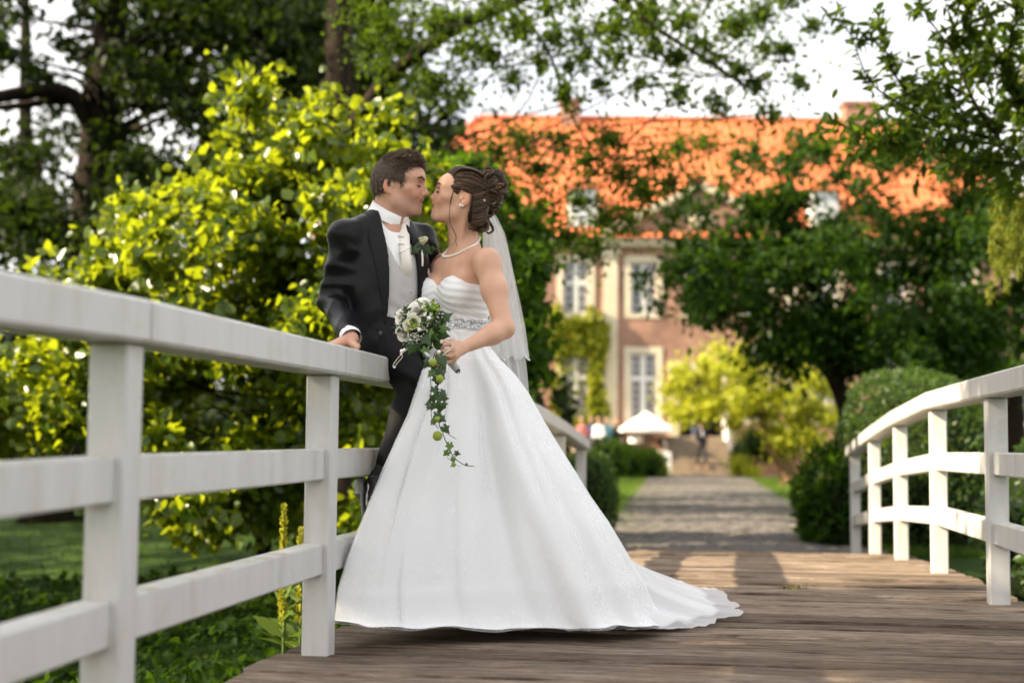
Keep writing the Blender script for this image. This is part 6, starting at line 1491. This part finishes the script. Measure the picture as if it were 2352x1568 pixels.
def lock(pts, r0, r1, strands=9, n=9, spread=1.0):
    """a lock: a bundle of fine tubes"""
    global ln_
    sp = spline(pts, n); t = np.linspace(0, 1, n); rr = r0 + (r1 - r0) * t
    T = np.gradient(sp, axis=0); T /= np.linalg.norm(T, axis=1, keepdims=True) + 1e-9
    u = np.cross(T[0], (0, 1.0, .12)) if abs(T[0][1]) < .9 else np.cross(T[0], (0, 0, 1.0)); A = []
    for q_ in T:
        u = u - q_ * (u @ q_); u = u / (np.linalg.norm(u) + 1e-9); A.append(u)
    A = np.array(A); Bv = np.cross(T, A)
    for k in range(int(strands * 1.8)):
        a = rs.uniform(0, 6.28); q = rs.uniform(.35, 1) * spread; tw = rs.normal(0, 1.2)
        o_ = (A * np.cos(a + tw * t)[:, None] * .8 + Bv * np.sin(a + tw * t)[:, None]) * (rr * q)[:, None]
        v_, f_ = tube_np(sp + o_, np.maximum(rr * .25 * (1 - .5 * t ** 3), .0005), 3)
        lock_v.append(xf(BM, v_)); lock_f.append(f_ + ln_); ln_ += len(v_)
# swept from the brow and temple back to the bun
for k in range(34):
    z0 = .090 - k * .0017; x0 = np.interp(z0, [-.04, 0, .03, .06, .09], [-.010, .028, .040, .056, .060]); 
    for y in (1, -1):
        y0 = y * np.interp(z0, [-.04, .03, .09], [.076, .074, .046])
        e_ = (-.105 + rs.normal(0, .008), y * (.045 + rs.normal(0, .008)), .080 - k * .0012 + rs.normal(0, .010))
        mid = (-.03, y * np.interp(z0, [-.04, .03, .09], [.086, .0865, .070]), .5 * z0 + .5 * e_[2] + .012 * math.sin(k * .65) + rs.normal(0, .003) + (.012 if k < 16 else 0))
        lock([(x0, y0 * .97, z0), ((x0 + mid[0]) / 2 + .004, y * (abs(y0) * .45 + abs(mid[1]) * .55 + .003), (z0 + mid[2]) / 2 + .004), mid, e_], .0060, .0062, 8)
for k in range(20):      # from behind the ears up to the bun
    z0 = .040 - k * .006; x0 = -.052 - .0012 * k
    for y in (1, -1): lock([(x0, y * (.080 - .0003 * k), z0 - .012), (x0 - .022, y * (.082 - .0004 * k), z0 - .004), (x0 - .045, y * (.068 - .0006 * k), z0 + .018), (-.118, y * .045, .5 * z0 + .045)], .0055, .006, 7)
for k in range(22):      # over the top
    y0 = (k - 10.5) * .0055
    lock([(.060 - abs(y0) * .15, y0, .096 - abs(y0) * .25), (.025, y0 * 1.15, .134 - abs(y0) * .30), (-.03, y0 * 1.15, .140 - abs(y0) * .30), (-.085, y0 * .9, .118 - abs(y0) * .2)], .0055, .006, 6)
# curls: spirals of hair pinned over the back of the head
cc = np.array((-.098, 0, .069))
for k in range(110):
    d_ = rs.normal(size=3); d_[0] -= .45; d_[1] = abs(d_[1]) * (1 if rs.rand() < .68 else -1); d_ /= np.linalg.norm(d_)
    c0 = cc + d_ * np.array((.056, .062, .084)) * rs.uniform(.84, 1.06)
    ax_ = np.cross(d_, rs.normal(size=3)); ax_ /= np.linalg.norm(ax_)
    if rs.rand() < .3: ax_ = np.array((rs.normal(0, .4), 1.0, rs.normal(0, .4))); ax_ /= np.linalg.norm(ax_)
    u_ = np.cross(ax_, d_); u_ /= np.linalg.norm(u_) + 1e-9; w2 = np.cross(ax_, u_); R0 = rs.uniform(.013, .026); turns = rs.uniform(.55, 1.15); ph = rs.uniform(0, 6.28); st_ = rs.uniform(.012, .035)
    q = [c0 + (u_ * math.cos(ph + s_ * turns * 6.28) + w2 * math.sin(ph + s_ * turns * 6.28) * .8) * R0 * (1 - .3 * s_) + ax_ * (s_ - .5) * st_ for s_ in np.linspace(0, 1, 11)]
    lock(q, .0092, .0055, 12, 13)
for k in range(16):      # nape and hanging ends
    a = (-.075 - rs.uniform(0, .05), rs.uniform(-.05, .065), -.02 - rs.uniform(0, .03)); b2 = (a[0] - .01 + rs.normal(0, .012), a[1], a[2] - .035); c2 = (b2[0] + .016, b2[1] + .006, b2[2] - .022); d2_ = (c2[0] + .012, c2[1], c2[2] + .012)
    lock([a, b2, c2, d2_], .009, .004, 10)
for k in range(14):      # stray curls against the light
    d_ = rs.normal(size=3); d_[0] = -abs(d_[0]) - .2; d_ /= np.linalg.norm(d_); c0 = cc + d_ * np.array((.068, .06, .092)); R0 = rs.uniform(.010, .020); ph = rs.uniform(0, 6)
    lock([c0 + np.array((math.cos(ph + s_ * 5) * R0, rs.normal(0, .002), math.sin(ph + s_ * 5) * R0 - .012 * s_)) for s_ in np.linspace(0, 1, 8)], .0012, .0006, 2)
for k in range(70):      # flyaway hairs along the outline
    a = rs.uniform(.3, 2.9); y = rs.normal(0, .03); p0_ = np.array((-.02 + .10 * math.cos(a), y, .04 + .092 * math.sin(a))); d_ = np.array((math.cos(a) - .5, rs.normal(0, .4), math.sin(a) * .8)); d_ /= np.linalg.norm(d_); e_ = p0_ + d_ * .012 + np.array((-.030, rs.normal(0, .01), rs.normal(0, .008)))
    lock([p0_ + np.array((.015, 0, 0)), p0_ + d_ * .008, e_], .0007, .0004, 1, 7)
# the long loose ringlet before the ear
lock([(.030, .071, .02), (.030, .080, -.02), (.022, .083, -.06), (.012, .085, -.098), (-.008, .090, -.125), (-.030, .092, -.150), (-.036, .090, -.175), (-.048, .09, -.192)], .0026, .0012, 5, 20)
lock([(.028, .073, .0), (.026, .083, -.045), (.008, .09, -.105), (-.030, .094, -.155), (-.030, .094, -.185), (-.012, .094, -.20)], .0012, .0006, 2, 18)
o = sub('hair_locks', mesh_np('hair_locks', np.concatenate(lock_v), np.concatenate(lock_f), M_bhair), hairb); o['kind'] = 'stuff'
for q in ((-.098, .073, .018), (-.115, .060, -.030)):
    c_ = BM @ Vector(q); o = wpart('hair_pearl', ball(c_, .0042).build('hair_pearl', M_pearl, True), bride); o.matrix_parent_inverse = Matrix.Translation(bride.location).inverted() @ Matrix.Translation(c_)
for y in (-1, 1):
    v, f = brow(BM, y, False, bbd); wpart('eyebrow', mesh_np('eyebrow', v, f, M_ghair, False), bride)
    v, f = lashes(BM, y); wpart('eyelashes', mesh_np('eyelashes', v, f, mat('black_lash', (.01, .008, .007), .5), False), bride)
# ---------------------------------------------------------------- flowers: roses, ivy, berries
def rosemat(name, base, deep):
    m = mat(name, base, .55); b = bsdf(m); b.inputs['Subsurface Weight'].default_value = .15; b.inputs['Subsurface Radius'].default_value = (.01, .01, .008); b.inputs['Subsurface Scale'].default_value = .5
    g = N(m, 'NewGeometry'); r = ramp(m, [(0, deep), (1, base)]); lk(m, g.outputs['Random Per Island'], r.inputs[0]); lk(m, r.outputs[0], b.inputs['Base Color']); return m
M_rose = rosemat('cream_rose_petals', (.86, .85, .80), (.80, .75, .66)); M_rose2 = rosemat('pale_green_rose_petals', (.84, .83, .66), (.72, .73, .46))
M_ivy = leafmat('ivy_leaf', (.012, .035, .010), (.045, .095, .020), (.10, .22, .02), .18, .38, .45)
M_ivy2 = leafmat('young_ivy_leaf', (.06, .13, .025), (.13, .22, .05), (.20, .34, .04), .25, .4, .4)
M_berry = noisy('green_berries', [(.3, (.13, .20, .015)), (.7, (.26, .34, .03))], 30, .32)
M_stem = mat('green_stem', (.07, .11, .025), .5); M_brown = mat('brown_vine_stem', (.055, .04, .03), .6); M_cream = mat('babys_breath', (.80, .80, .74), .6)
M_wire = mat('pale_wire', (.70, .66, .50), .35); M_pod = noisy('striped_seed_pod', [(.3, (.16, .22, .03)), (.6, (.34, .40, .07))], 8, .45, stretch=(60, 60, .5))
def rose_np(r, seed, n=15, openness=1.):
    rs = np.random.RandomState(seed); V, F_, k0 = [], [], 0; nu, nv = 7, 6
    for k in range(n):
        f_ = (k + .5) / n; ang = k * 2.4 + rs.normal(0, .15); rad = r * (.10 + .78 * f_ ** 1.1); span = 1.15 + .55 * (1 - f_); h = r * (1.18 - .42 * f_)
        for i in range(nv):
            t = i / (nv - 1)
            for j in range(nu):
                s_ = (j / (nu - 1) - .5) * 2; a = ang + s_ * span * (.55 + .45 * math.sin(PI * min(1, t + .25)))
                flare = 1 + openness * (f_ ** 1.5) * .55 * t ** 2.5; rr = (rad * (.35 + .65 * math.sin(PI / 2 * min(1, t * 1.25)))) * flare + .04 * r * rs.normal() * t * .5
                z = h * (t - .45) - .12 * r * s_ * s_ * t - openness * f_ * .28 * r * max(0, t - .72) * 3
                V.append((math.cos(a) * rr, math.sin(a) * rr, z))
        F_.append(gridf(nv, nu) + k0); k0 += nu * nv
    return np.array(V), np.concatenate(F_)
IVY = [(0, 0), (.10, -.30), (.34, -.26), (.30, .02), (.52, .18), (.26, .34), (.16, .46), (0, .78)]
def ivy_np(size):
    o_ = [(x, y) for x, y in IVY] + [(-x, y) for x, y in IVY[-2:0:-1]]
    V = [(0, .12, .05)] + [(x, y, -.16 * abs(x) - .10 * max(0, y - .4)) for x, y in o_]; n = len(o_)
    return np.array(V) * size * 1.15, np.array([(0, 1 + i, 1 + (i + 1) % n) for i in range(n)])
ivy_me = [mesh_np('ivy_leaf', *ivy_np(.030), M_ivy), mesh_np('ivy_leaf', *ivy_np(.030), M_ivy2)]
camd = (CAM - W(1040, 850, 5.0)).normalized()
def facing(p, roll, tilt=(0, 0), s=1.0):
    n_ = (CAM - p).normalized() + Vector((tilt[0], 0, tilt[1])); n_.normalize()
    up_ = Vector((math.sin(roll), 0, math.cos(roll))); x_ = up_.cross(n_).normalized(); y_ = n_.cross(x_)
    M = Matrix((x_, y_, n_)).transposed().to_4x4() @ Matrix.Scale(s, 4); M.translation = p; return M
def put(name, me, parent, M, label=None):
    o = sub(name, me, parent, None, label); o.matrix_parent_inverse = Matrix.Translation(parent.location).inverted(); o.matrix_basis = M; return o
C2 = lambda x, y, Y: W(950 + x / 6.273, 700 + y / 6.273, Y)
C5 = lambda x, y, Y: W(960 + x / 6.533, 920 + y / 6.533, Y)
bq = thing('bouquet', 'round bridal bouquet of cream roses with trailing ivy in her hand', 'bouquet', C2(505, 590, 5.04))
rs = np.random.RandomState(14)
BC, BRAD = C2(505, 590, 5.06), .086
def ball_pt(x, y, r=1.0):
    """the point of the flower ball seen at a place of the picture"""
    p = C2(x, y, 5.0); d = (p - CAM).normalized(); oc = CAM - BC; b_ = oc.dot(d); c_ = oc.length_squared - (BRAD * r) ** 2; q = b_ * b_ - c_
    if q < 0: return CAM + d * (-b_)
    return CAM + d * (-b_ - math.sqrt(q))
for k, (x, y, r_, m_) in enumerate([(430, 385, .026, 0), (545, 262, .021, 0), (205, 480, .024, 0), (222, 735, .023, 0), (385, 520, .019, 1), (300, 600, .016, 1), (455, 270, .016, 0)]):
    p = ball_pt(x, y, .92); n_ = (p - BC).normalized() * .8 + (CAM - p).normalized() * .5
    v, f = rose_np(r_ * 1.15, k + 3); M = Matrix.Translation(p) @ n_.to_track_quat('Z', 'Y').to_matrix().to_4x4()
    put('rose', mesh_np('rose', v, f, M_rose2 if m_ else M_rose), bq, M)
kk = np.linspace(0, PI, 6); bm = MB(); bm.lathe(np.stack([np.sin(kk) * .0056, -np.cos(kk) * .0056], 1), 9); bme = bm.build('berry', M_berry, True)
for cx_, cy_, n in ((690, 320, 13), (590, 310, 8), (760, 350, 6), (345, 600, 5), (615, 830, 4), (430, 580, 3), (640, 400, 5), (310, 670, 3)):
    for k in range(n):
        p = ball_pt(cx_ + rs.normal(0, 42 if n > 4 else 26), cy_ + rs.normal(0, 34 if n > 4 else 26), 1.0 + rs.uniform(-.03, .06)); put('berry', bme, bq, Matrix.Translation(p) @ Matrix.Scale(rs.uniform(.85, 1.15), 4))
pm_ = MB(); pm_.lathe(np.stack([np.sin(kk) * .008, -np.cos(kk) * .008], 1), 10); pme2 = pm_.build('white_pearl', M_pearl, True)
for x, y, s_ in ((612, 480, 1.), (640, 430, .5), (462, 652, 1.), (330, 805, .8), (195, 985, .95), (235, 965, .8), (185, 1030, .55), (760, 1000, 1.), (800, 845, .7), (80, 1230, .55)):
    inside = y < 900 and x < 780
    put('white_pearl', pme2, bq, Matrix.Translation(ball_pt(x, y, 1.03) if inside else C2(x, y, 5.0)) @ Matrix.Scale(s_, 4))
# foliage filling the ball: leaves, sprigs, baby's breath
q = rs.normal(size=(950, 3)); q /= np.linalg.norm(q, axis=1, keepdims=True)
v, f = leaves(np.array(BC) + q * BRAD * rs.uniform(.72, .98, 950)[:, None], .022, rs, .1, .5, .0, q, .6)
o = wpart('bouquet_greens', mesh_np('bouquet_greens', v, f, M_ivy), bq); o['kind'] = 'stuff'
m = MB(); m.lathe(np.stack([np.sin(np.linspace(0, PI, 9)) * BRAD * .84, -np.cos(np.linspace(0, PI, 9)) * BRAD * .84], 1), 18, Matrix.Translation(BC)); wpart('foam_core', m.build('foam_core', M_ivy, True), bq)
V, F_, k0 = [], [], 0
for cx_, cy_, n in ((380, 780, 90), (760, 450, 30), (520, 560, 26), (150, 560, 24), (640, 990, 22), (300, 860, 25)):
    for k in range(n):
        p = ball_pt(cx_ + rs.normal(0, 60), cy_ + rs.normal(0, 48), rs.uniform(1.0, 1.08)); b_ = bevel_box((-1, -1, -1), (1, 1, 1), .7); V.append(np.array(b_[0]) * rs.uniform(.0012, .0024) + np.array(p)); F_.append(k0); k0 += len(b_[0])
mm_ = MB(); [mm_.add(v_, b_[1] + b_[2]) for v_ in V]; o = wpart('babys_breath', mm_.build('babys_breath', M_cream, True), bq); o['kind'] = 'stuff'
m = MB(); mw_ = MB()
for k in range(46):      # feathery tips at the rim, grass blades
    a = rs.uniform(1.2, 4.6); d_ = Vector((math.cos(a), rs.normal(0, .5), math.sin(a))).normalized(); p = BC + d_ * BRAD * .9
    m.tube(spline([p, p + d_ * .014, p + d_ * .026 + Vector((rs.normal(0, .008), 0, rs.normal(0, .008)))], 5), [.0009, .0007, .0006, .0005, .0003], 4)
for pts in (((470, 430), (560, 560), (620, 600)), ((820, 480), (730, 560), (690, 600)), ((780, 400), (680, 480), (600, 600)), ((650, 240), (655, 330), (668, 420)), ((600, 420), (610, 520), (650, 600))):
    sp = spline([ball_pt(x, y, 1.06) for x, y in pts], 8); m.tube(sp, [.0008, .002, .0032, .0036, .0034, .0028, .002, .001], 6, flat=.4)
o = wpart('grass_blades', m.build('grass_blades', M_stem, True), bq); o['kind'] = 'stuff'
for pts, r_ in ((((100, 440), (300, 420), (420, 480), (480, 580)), .0011), (((200, 600), (300, 640), (400, 640), (520, 545)), .0011), (((270, 960), (350, 850), (400, 720), (560, 650), (580, 700)), .0013), (((790, 815), (940, 850), (965, 900), (930, 960), (820, 1050)), .0022), (((660, 860), (680, 930), (740, 985)), .0012)):
    sp = spline([ball_pt(x, y, 1.07) if (x < 780 and y < 860) else C2(x, y, 4.985) for x, y in pts], 22); mw_.tube(sp, r_, 6)
mw_.tube(spline([C2(185, 1035, 5.0), C2(110, 1120, 5.0), C2(60, 1205, 5.0), C2(80, 1230, 5.0), C2(130, 1160, 5.0), C2(200, 1080, 5.0), C2(195, 1035, 5.0)], 26), .0012, 6)
wpart('wire_loop', mw_.build('wire_loop', M_wire, True), bq)
for x, y, s_, ro in ((545, 770, 1.5, 2.6), (725, 870, 1.35, 2.9), (800, 720, 1.3, 2.0), (690, 730, 1.1, 3.6), (840, 480, 1.5, 1.2), (560, 960, 1.1, 3.3), (430, 870, 1.5, 3.9), (350, 930, 1.2, 3.6), (790, 1080, 1.75, 2.7), (600, 1150, 1.2, 3.8), (590, 350, .9, .3), (800, 640, 1.1, 1.6), (620, 680, 1.0, 3.0)):
    p = ball_pt(x, y, 1.05) if (y < 900) else C2(x, y, 4.985); put('ivy_leaf', ivy_me[int(s_ < 1.15)], bq, facing(p, ro + rs.normal(0, .1), rs.normal(0, .25, 2), s_))
# handle wrapped in white ribbon
m = MB(); hp = spline([C2(700, 860, 5.10), C2(860, 1050, 5.15), C2(1040, 1262, 5.17)], 8); m.tube(hp, [.016, .0155, .015, .015, .0145, .0145, .0142, .014], 14); wpart('ribbon_handle', m.build('ribbon_handle', M_satin, True), bq)
m = MB(); d_ = (Vector(hp[-1]) - Vector(hp[-2])).normalized()
for k in range(11):
    o_ = Vector(rs.normal(0, .0055, 3)); m.tube([Vector(hp[-1]) + o_ - d_ * .01, Vector(hp[-1]) + o_ + d_ * rs.uniform(.004, .012)], .0024, 6)
wpart('stem_ends', m.build('stem_ends', mat('dark_cut_stems', (.025, .035, .03), .5)), bq)
m = MB(); m.tube(spline([C2(555, 985, 4.99), C2(590, 1040, 4.985), C2(640, 1065, 4.99)], 5), [.006, .012, .013, .010, .004], 8, flat=.3); wpart('ribbon_tail', m.build('ribbon_tail', M_satin, True), bq)
# the trailing vine
vine = [(640, -330), (640, -160), (660, 0), (700, 120), (712, 260), (705, 420), (720, 560), (735, 760), (790, 900), (850, 1050), (905, 1160), (960, 1270), (1080, 1370), (1180, 1412), (1290, 1420)]
sp = spline([C5(x, y, 5.02 + .05 * k / 14) for k, (x, y) in enumerate(vine)], 70); m = MB(); m.tube(sp, np.linspace(.0022, .0014, 70), 6)
m.tube(spline([C5(600, -120, 5.0), C5(592, 20, 5.0), C5(604, 200, 5.0), C5(598, 420, 5.01), (C5(606, 590, 5.02)), C5(630, 690, 5.03), C5(720, 820, 5.04)], 40), .0014, 5)
m.tube([C5(800, 860, 5.05), C5(1003, 990, 5.06)], .0011, 5); m.tube(spline([C5(860, 1265, 5.06), C5(880, 1300, 5.06), C5(925, 1315, 5.06)], 6), .0008, 4)
wpart('vine_stem', m.build('vine_stem', M_brown, True), bq)
for x, y, s_, ro, yg in ((655, 200, 1.15, 2.7, 0), (705, 115, .8, .6, 0), (735, 300, 1.55, 3.0, 0), (775, 255, 1.0, 1.9, 0), (800, 360, .95, 1.7, 0), (650, 350, 1.1, 4.2, 0), (660, 445, 1.25, 3.6, 0), (765, 470, 1.45, 3.2, 0), (800, 460, .8, 1.6, 0), (575, 440, .8, 4.5, 0), (575, 490, .75, 3.6, 0), (695, 600, 1.0, 2.8, 0), (755, 670, 1.1, 2.4, 0), (665, 690, 1.0, 3.4, 1), (640, 730, .7, 3.8, 1), (815, 825, 1.2, 2.6, 0), (900, 1095, 1.05, 3.3, 1), (868, 1220, .95, 3.9, 1), (1000, 1235, .8, 1.9, 0), (958, 1318, .8, 2.9, 1), (968, 1405, .75, 4.0, 1), (1160, 1412, .45, 2, 0), (690, 20, 1.3, 3.0, 0), (620, -60, 1.1, 3.5, 1), (750, -40, 1.2, 2.4, 0), (700, -110, 1.3, 3.0, 0), (640, -190, 1.2, 3.6, 0), (770, -130, 1.0, 2.2, 0)):
    p = C5(x, y - 20, 4.995 + .05 * max(0, y) / 1400); put('ivy_leaf', ivy_me[yg], bq, facing(p, ro + rs.normal(0, .15), rs.normal(0, .3, 2), s_ * .93))
def pod(p, r_):
    m = MB(); k_ = np.linspace(0, PI, 10); v, f = [], []
    n = 20; a = np.arange(n) * 2 * PI / n; rib = 1 + .05 * np.cos(a * 10)
    v = np.stack([np.sin(k_)[:, None] * r_ * rib * np.cos(a), np.sin(k_)[:, None] * r_ * rib * np.sin(a), np.repeat(np.cos(k_)[:, None] * r_ * 1.08, n, 1)], -1).reshape(-1, 3)
    m.addnp(v, gridf(10, n, True)); put('seed_pod', m.build('seed_pod', M_pod, True), bq, Matrix.Translation(p) @ Matrix.Rotation(rs.normal(0, .3), 4, 'Y'))
pod(C5(706, 938, 5.03), .0165); pod(C5(740, 30, 4.99), .014); pod(C2(672, 1160, 4.98), .0135); pod(C5(700, 670, 5.01), .009)
for k in range(3): put('white_pearl', pme2, bq, Matrix.Translation(C5((730, 772, 1050)[k], (850, 882, 1400)[k], 5.02)) @ Matrix.Scale((.45, .45, .75)[k], 4))
# ---------------------------------------------------------------- boutonniere on his lapel
bpy.context.view_layer.update(); bj = bvh(jacket)
def cast(px_s, py_s, off=0.):
    d = ray(px_s / 1.06293, py_s / 1.06293).normalized(); h_ = bj.ray_cast(CAM, d); p = h_[0] if h_[0] is not None else W(px_s, py_s, 5.45); return p - d * off
p0 = cast(1029, 590, .022)
bt_ = thing('boutonniere', 'pale rose boutonniere with green leaves pinned to the dark lapel', 'boutonniere', p0)
v, f = rose_np(.025, 41, 13, .55); put('rose', mesh_np('rose', v, f, M_rose2), bt_, Matrix.Translation(p0) @ Vector((-.15, -.55, .85)).to_track_quat('Z', 'Y').to_matrix().to_4x4() @ Matrix.Scale(1.25, 4))
for x, y, s_, ro in ((1016, 607, 1.25, 3.9), (1040, 608, 1.3, 2.2), (1052, 608, 1.0, 1.6), (1030, 616, 1.1, 3.2), (1022, 600, .9, 4.6)):
    put('leaf', ivy_me[0], bt_, facing(cast(x, y, .014), ro, rs.normal(0, .25, 2), s_))
for x, y in ((1044, 598), (1047, 602), (1041, 603)): put('berry', bme, bt_, Matrix.Translation(cast(x, y, .02)) @ Matrix.Scale(.7, 4))
m = MB(); m.tube(spline([cast(1030, 612, .012), cast(1031, 632, .010), cast(1031, 650, .010)], 6), [.0055, .0055, .005, .005, .0045, .004], 8); wpart('wrapped_stem', m.build('wrapped_stem', M_ivory, True), bt_)
# ---------------------------------------------------------------- far guests
def guest(label, foot, fwd, h, coat, trou, skin=(.45, .26, .17), hair=(.05, .035, .025), stride=0., sit=False, shirt=None, skirt=False, group='wedding guests by the house', seed=0):
    """a small clothed figure: body, coat, trousers, hair"""
    M = pose(foot, fwd, (0, 0, 1), h / 1.75); root = thing('person', label, 'person', foot, group); hs = .047
    hip = .94 if not sit else .50; k = .03
    th = [Vector((0, s_ * .09, hip)) for s_ in (1, -1)]
    if sit: kn = [q + Vector((.42, 0, -.02)) for q in th]; ft = [q + Vector((.04, 0, -.42)) for q in kn]
    else: kn = [Vector((stride * s_ * .5 + .03, s_ * .09, .50)) for s_ in (1, -1)]; ft = [Vector((stride * s_, s_ * .09, .08)) for s_ in (1, -1)]
    up = hip + .52
    F = Field((-.6, -.5, -.03), (.75, .5, 1.85), .022)
    F.ell((.01, 0, up + .36), (.10, .078, .12), None, .02); F.rc((0, 0, up + .05), (0, 0, up + .28), .055, .052, None, .03); F.ell((.0, 0, up - .18), (.10, .15, .32), None, .04)
    for s_ in (1, -1):
        sh, el, wr = Vector((0, s_ * .19, up)), Vector((-.03 + stride * -s_ * .3, s_ * .25, up - .28)), Vector((.12 + stride * -s_ * .4, s_ * .22, up - .50)) if not sit else Vector((.25, s_ * .15, up - .42))
        F.chain([sh, el, wr], [.05, .04, .03], None, .03); F.ell(wr + Vector((.03, 0, -.04)), (.035, .025, .05), None, .02)
    for a, b_, c_ in zip(th, kn, ft): F.chain([a, b_, c_], [.075, .055, .04], None, .03); F.rc(c_ + Vector((-.03, 0, -.03)), c_ + Vector((.17, 0, -.045)), .04, .03, None, .02)
    v, f = F.surf(1); wpart('body', mesh_np('body', xf(M, v), f, M_skin, True, np.tile(np.array(skin), (len(v), 1))), root)
    F = Field((-.6, -.5, -.03), (.75, .5, 1.85), .022)
    F.ell((0, 0, up - .17), (.135, .195, .34), None, .05); F.rc((0, .10, up + .0), (0, -.10, up + .0), .085, .085, None, .05)
    for s_ in (1, -1):
        sh, el, wr = Vector((0, s_ * .19, up)), Vector((-.03 + stride * -s_ * .3, s_ * .25, up - .28)), Vector((.12 + stride * -s_ * .4, s_ * .22, up - .48)) if not sit else Vector((.24, s_ * .15, up - .40))
        F.chain([sh, el, wr], [.075, .062, .05], None, .04)
    v, f = F.surf(1); wpart('coat', mesh_np('coat', xf(M, v), f, mat('guest_coat', coat, .7), True), root)
    if shirt is not None:
        F = Field((-.2, -.2, up - .45), (.3, .2, up + .12), .016); F.ell((.055, 0, up - .12), (.095, .06, .22), None, .02); v, f = F.surf(1); wpart('shirt_front', mesh_np('shirt_front', xf(M, v), f, mat('guest_shirt', shirt, .7), True), root)
    F = Field((-.6, -.5, -.03), (.75, .5, 1.3), .022); F.ell((0, 0, hip + .02), (.13, .17, .15), None, .05)
    for a, b_, c_ in zip(th, kn, ft):
        if skirt: F.chain([a, b_], [.12, .14], None, .08)
        else: F.chain([a, b_, c_ + Vector((0, 0, .03))], [.098, .075, .062], None, .03)
    v, f = F.surf(1); wpart('skirt' if skirt else 'trousers', mesh_np('skirt' if skirt else 'trousers', xf(M, v), f, mat('guest_trousers', trou, .75), True), root)
    F = Field((-.3, -.2, up), (.3, .2, up + .6), .014); F.ell((-.012, 0, up + .385), (.108, .086, .115), None, .02)
    F.apply(lambda Fv, X, Y, Z: MAX(Fv, up + .36 + X * .9 - Z)); v, f = F.surf(1); wpart('hair', mesh_np('hair', xf(M, v), f, mat('guest_hair', hair, .6), True), root)
    return root
sy_ = 57.75 + 1 * .31 + .15
guest('man in dark suit and white shirt walking down the stone steps', Vector((W(1712, 1100, sy_).x, sy_, GZ + 2 * rise + .01)), (.35, -1, 0), 1.72, (.014, .013, .016), (.014, .013, .016), stride=.24, shirt=(.75, .70, .70))
zd = DOOR[1]
guest('man in white shirt and blue jeans standing in the house doorway', Vector((W(1698, 1000, 60.6).x, 60.6, zd)), (0, 1, 0), 1.80, (.78, .78, .78), (.05, .08, .20))
guest('person in dark red top behind the man with white shirt in the doorway', Vector((W(1719, 1000, 61.2).x, 61.2, zd)), (-.4, -1, 0), 1.55, (.18, .04, .04), (.02, .02, .025))
seats = [(1420, 59.5, (.32, .10, .09), (.30, .22, .15), 'seated guest in red top leftmost on the terrace'), (1443, 59.7, (.10, .16, .42), (.08, .06, .05), 'seated guest in bright blue top on the terrace'), (1461, 59.4, (.72, .70, .70), (.10, .07, .05), 'seated guest in white top between blue and teal guests'), (1480, 59.6, (.06, .22, .30), (.05, .04, .03), 'seated guest in teal top on the terrace'), (1505, 59.9, (.015, .015, .018), (.03, .02, .02), 'seated guest in black coat nearest the parasol')]
for k, (sx_, Y, coat, hair, lab) in enumerate(seats):
    p = W(sx_, 1050, Y); guest(lab, Vector((p.x, Y, TH)), (.6 if k % 2 else -.4, -1, 0), 1.72, coat, (.03, .03, .04), hair=hair, sit=True, seed=k)
    st = thing('garden_chair', ('garden chair under the guest in red top', 'garden chair under the guest in blue top', 'garden chair under the guest in white top', 'garden chair under the guest in teal top', 'garden chair under the guest in black coat')[k], 'chair', (p.x, Y, TH), 'garden chairs on the terrace', rz=math.atan2(-1, .6 if k % 2 else -.4))
    m = MB(); m.box((-.22, -.22, .40), (.22, .22, .44)); sub('seat', m.build('seat', M_wwood), st); m = MB(); m.box((-.26, -.21, .44), (-.22, .21, .88)); sub('backrest', m.build('backrest', M_wwood), st)
    for a in (-.2, .2):
        for b_ in (-.2, .2): m = MB(); m.tube([(a, b_, 0), (a, b_, .40)], .018, 6); sub('leg', m.build('leg', M_wwood), st)
# small litter on the planks: a moss tuft and fallen leaves
rs = np.random.RandomState(99); p = floorpt(1803, 1352, .004); mo = thing('moss_tuft', 'small green moss tuft lying on the sunlit planks', 'moss', p); n = 120
pos = np.array(p) + rs.normal(0, 1, (n, 3)) * (.022, .03, .006) + np.where(rs.rand(n, 1) < .35, (.06, .02, 0), (0, 0, 0)); pos[:, 2] = np.abs(pos[:, 2] - p.z) + p.z; v, f = leaves(pos, .016, rs, .4, .5, -.2); wpart('tuft', mesh_np('tuft', v, f, leafmat('dry_moss', (.10, .10, .02), (.20, .19, .04), (.2, .2, .03), .2), True), mo)

rs = np.random.RandomState(44); M_dry = leafmat('dry_fallen_leaf', (.16, .10, .03), (.34, .26, .06), (.2, .14, .03), .15, .6, .1)
v, f = leaves(np.zeros((1, 3)), .045, np.random.RandomState(3), 3, .6, 0, dirs=np.array([(1., .2, .05)]), jitter=0); v[:, 2] = np.abs(v[:, 2]) * .6; lme = mesh_np('fallen_leaf', v, f, M_dry)
for px, py, lab in ((1560, 1480, 'small dry leaf on the planks just before the end of the train'), (1985, 1395, 'small dry leaf on the planks right of the train tip'), (2105, 1340, 'small dry leaf on the sunlit planks near the right railing posts'), (1330, 1520, 'small dry leaf on the planks in front of the gown hem'), (1690, 1530, 'small dry leaf nearest the viewer right of the gown'), (2190, 1450, 'small dry leaf near the foot of the nearest right post'), (1500, 1275, 'small dry leaf where the deck meets the path'), (1880, 1312, 'small dry leaf beyond the moss tuft on sunlit planks')):
    o = link('fallen_leaf', lme, None); o.location = floorpt(px, py, .006); o.rotation_euler = (0, 0, rs.uniform(0, 6.28)); s_ = rs.uniform(.5, 1.1); o.scale = (s_, s_, s_); tag(o, lab, 'leaf', 'dry leaves on the deck')
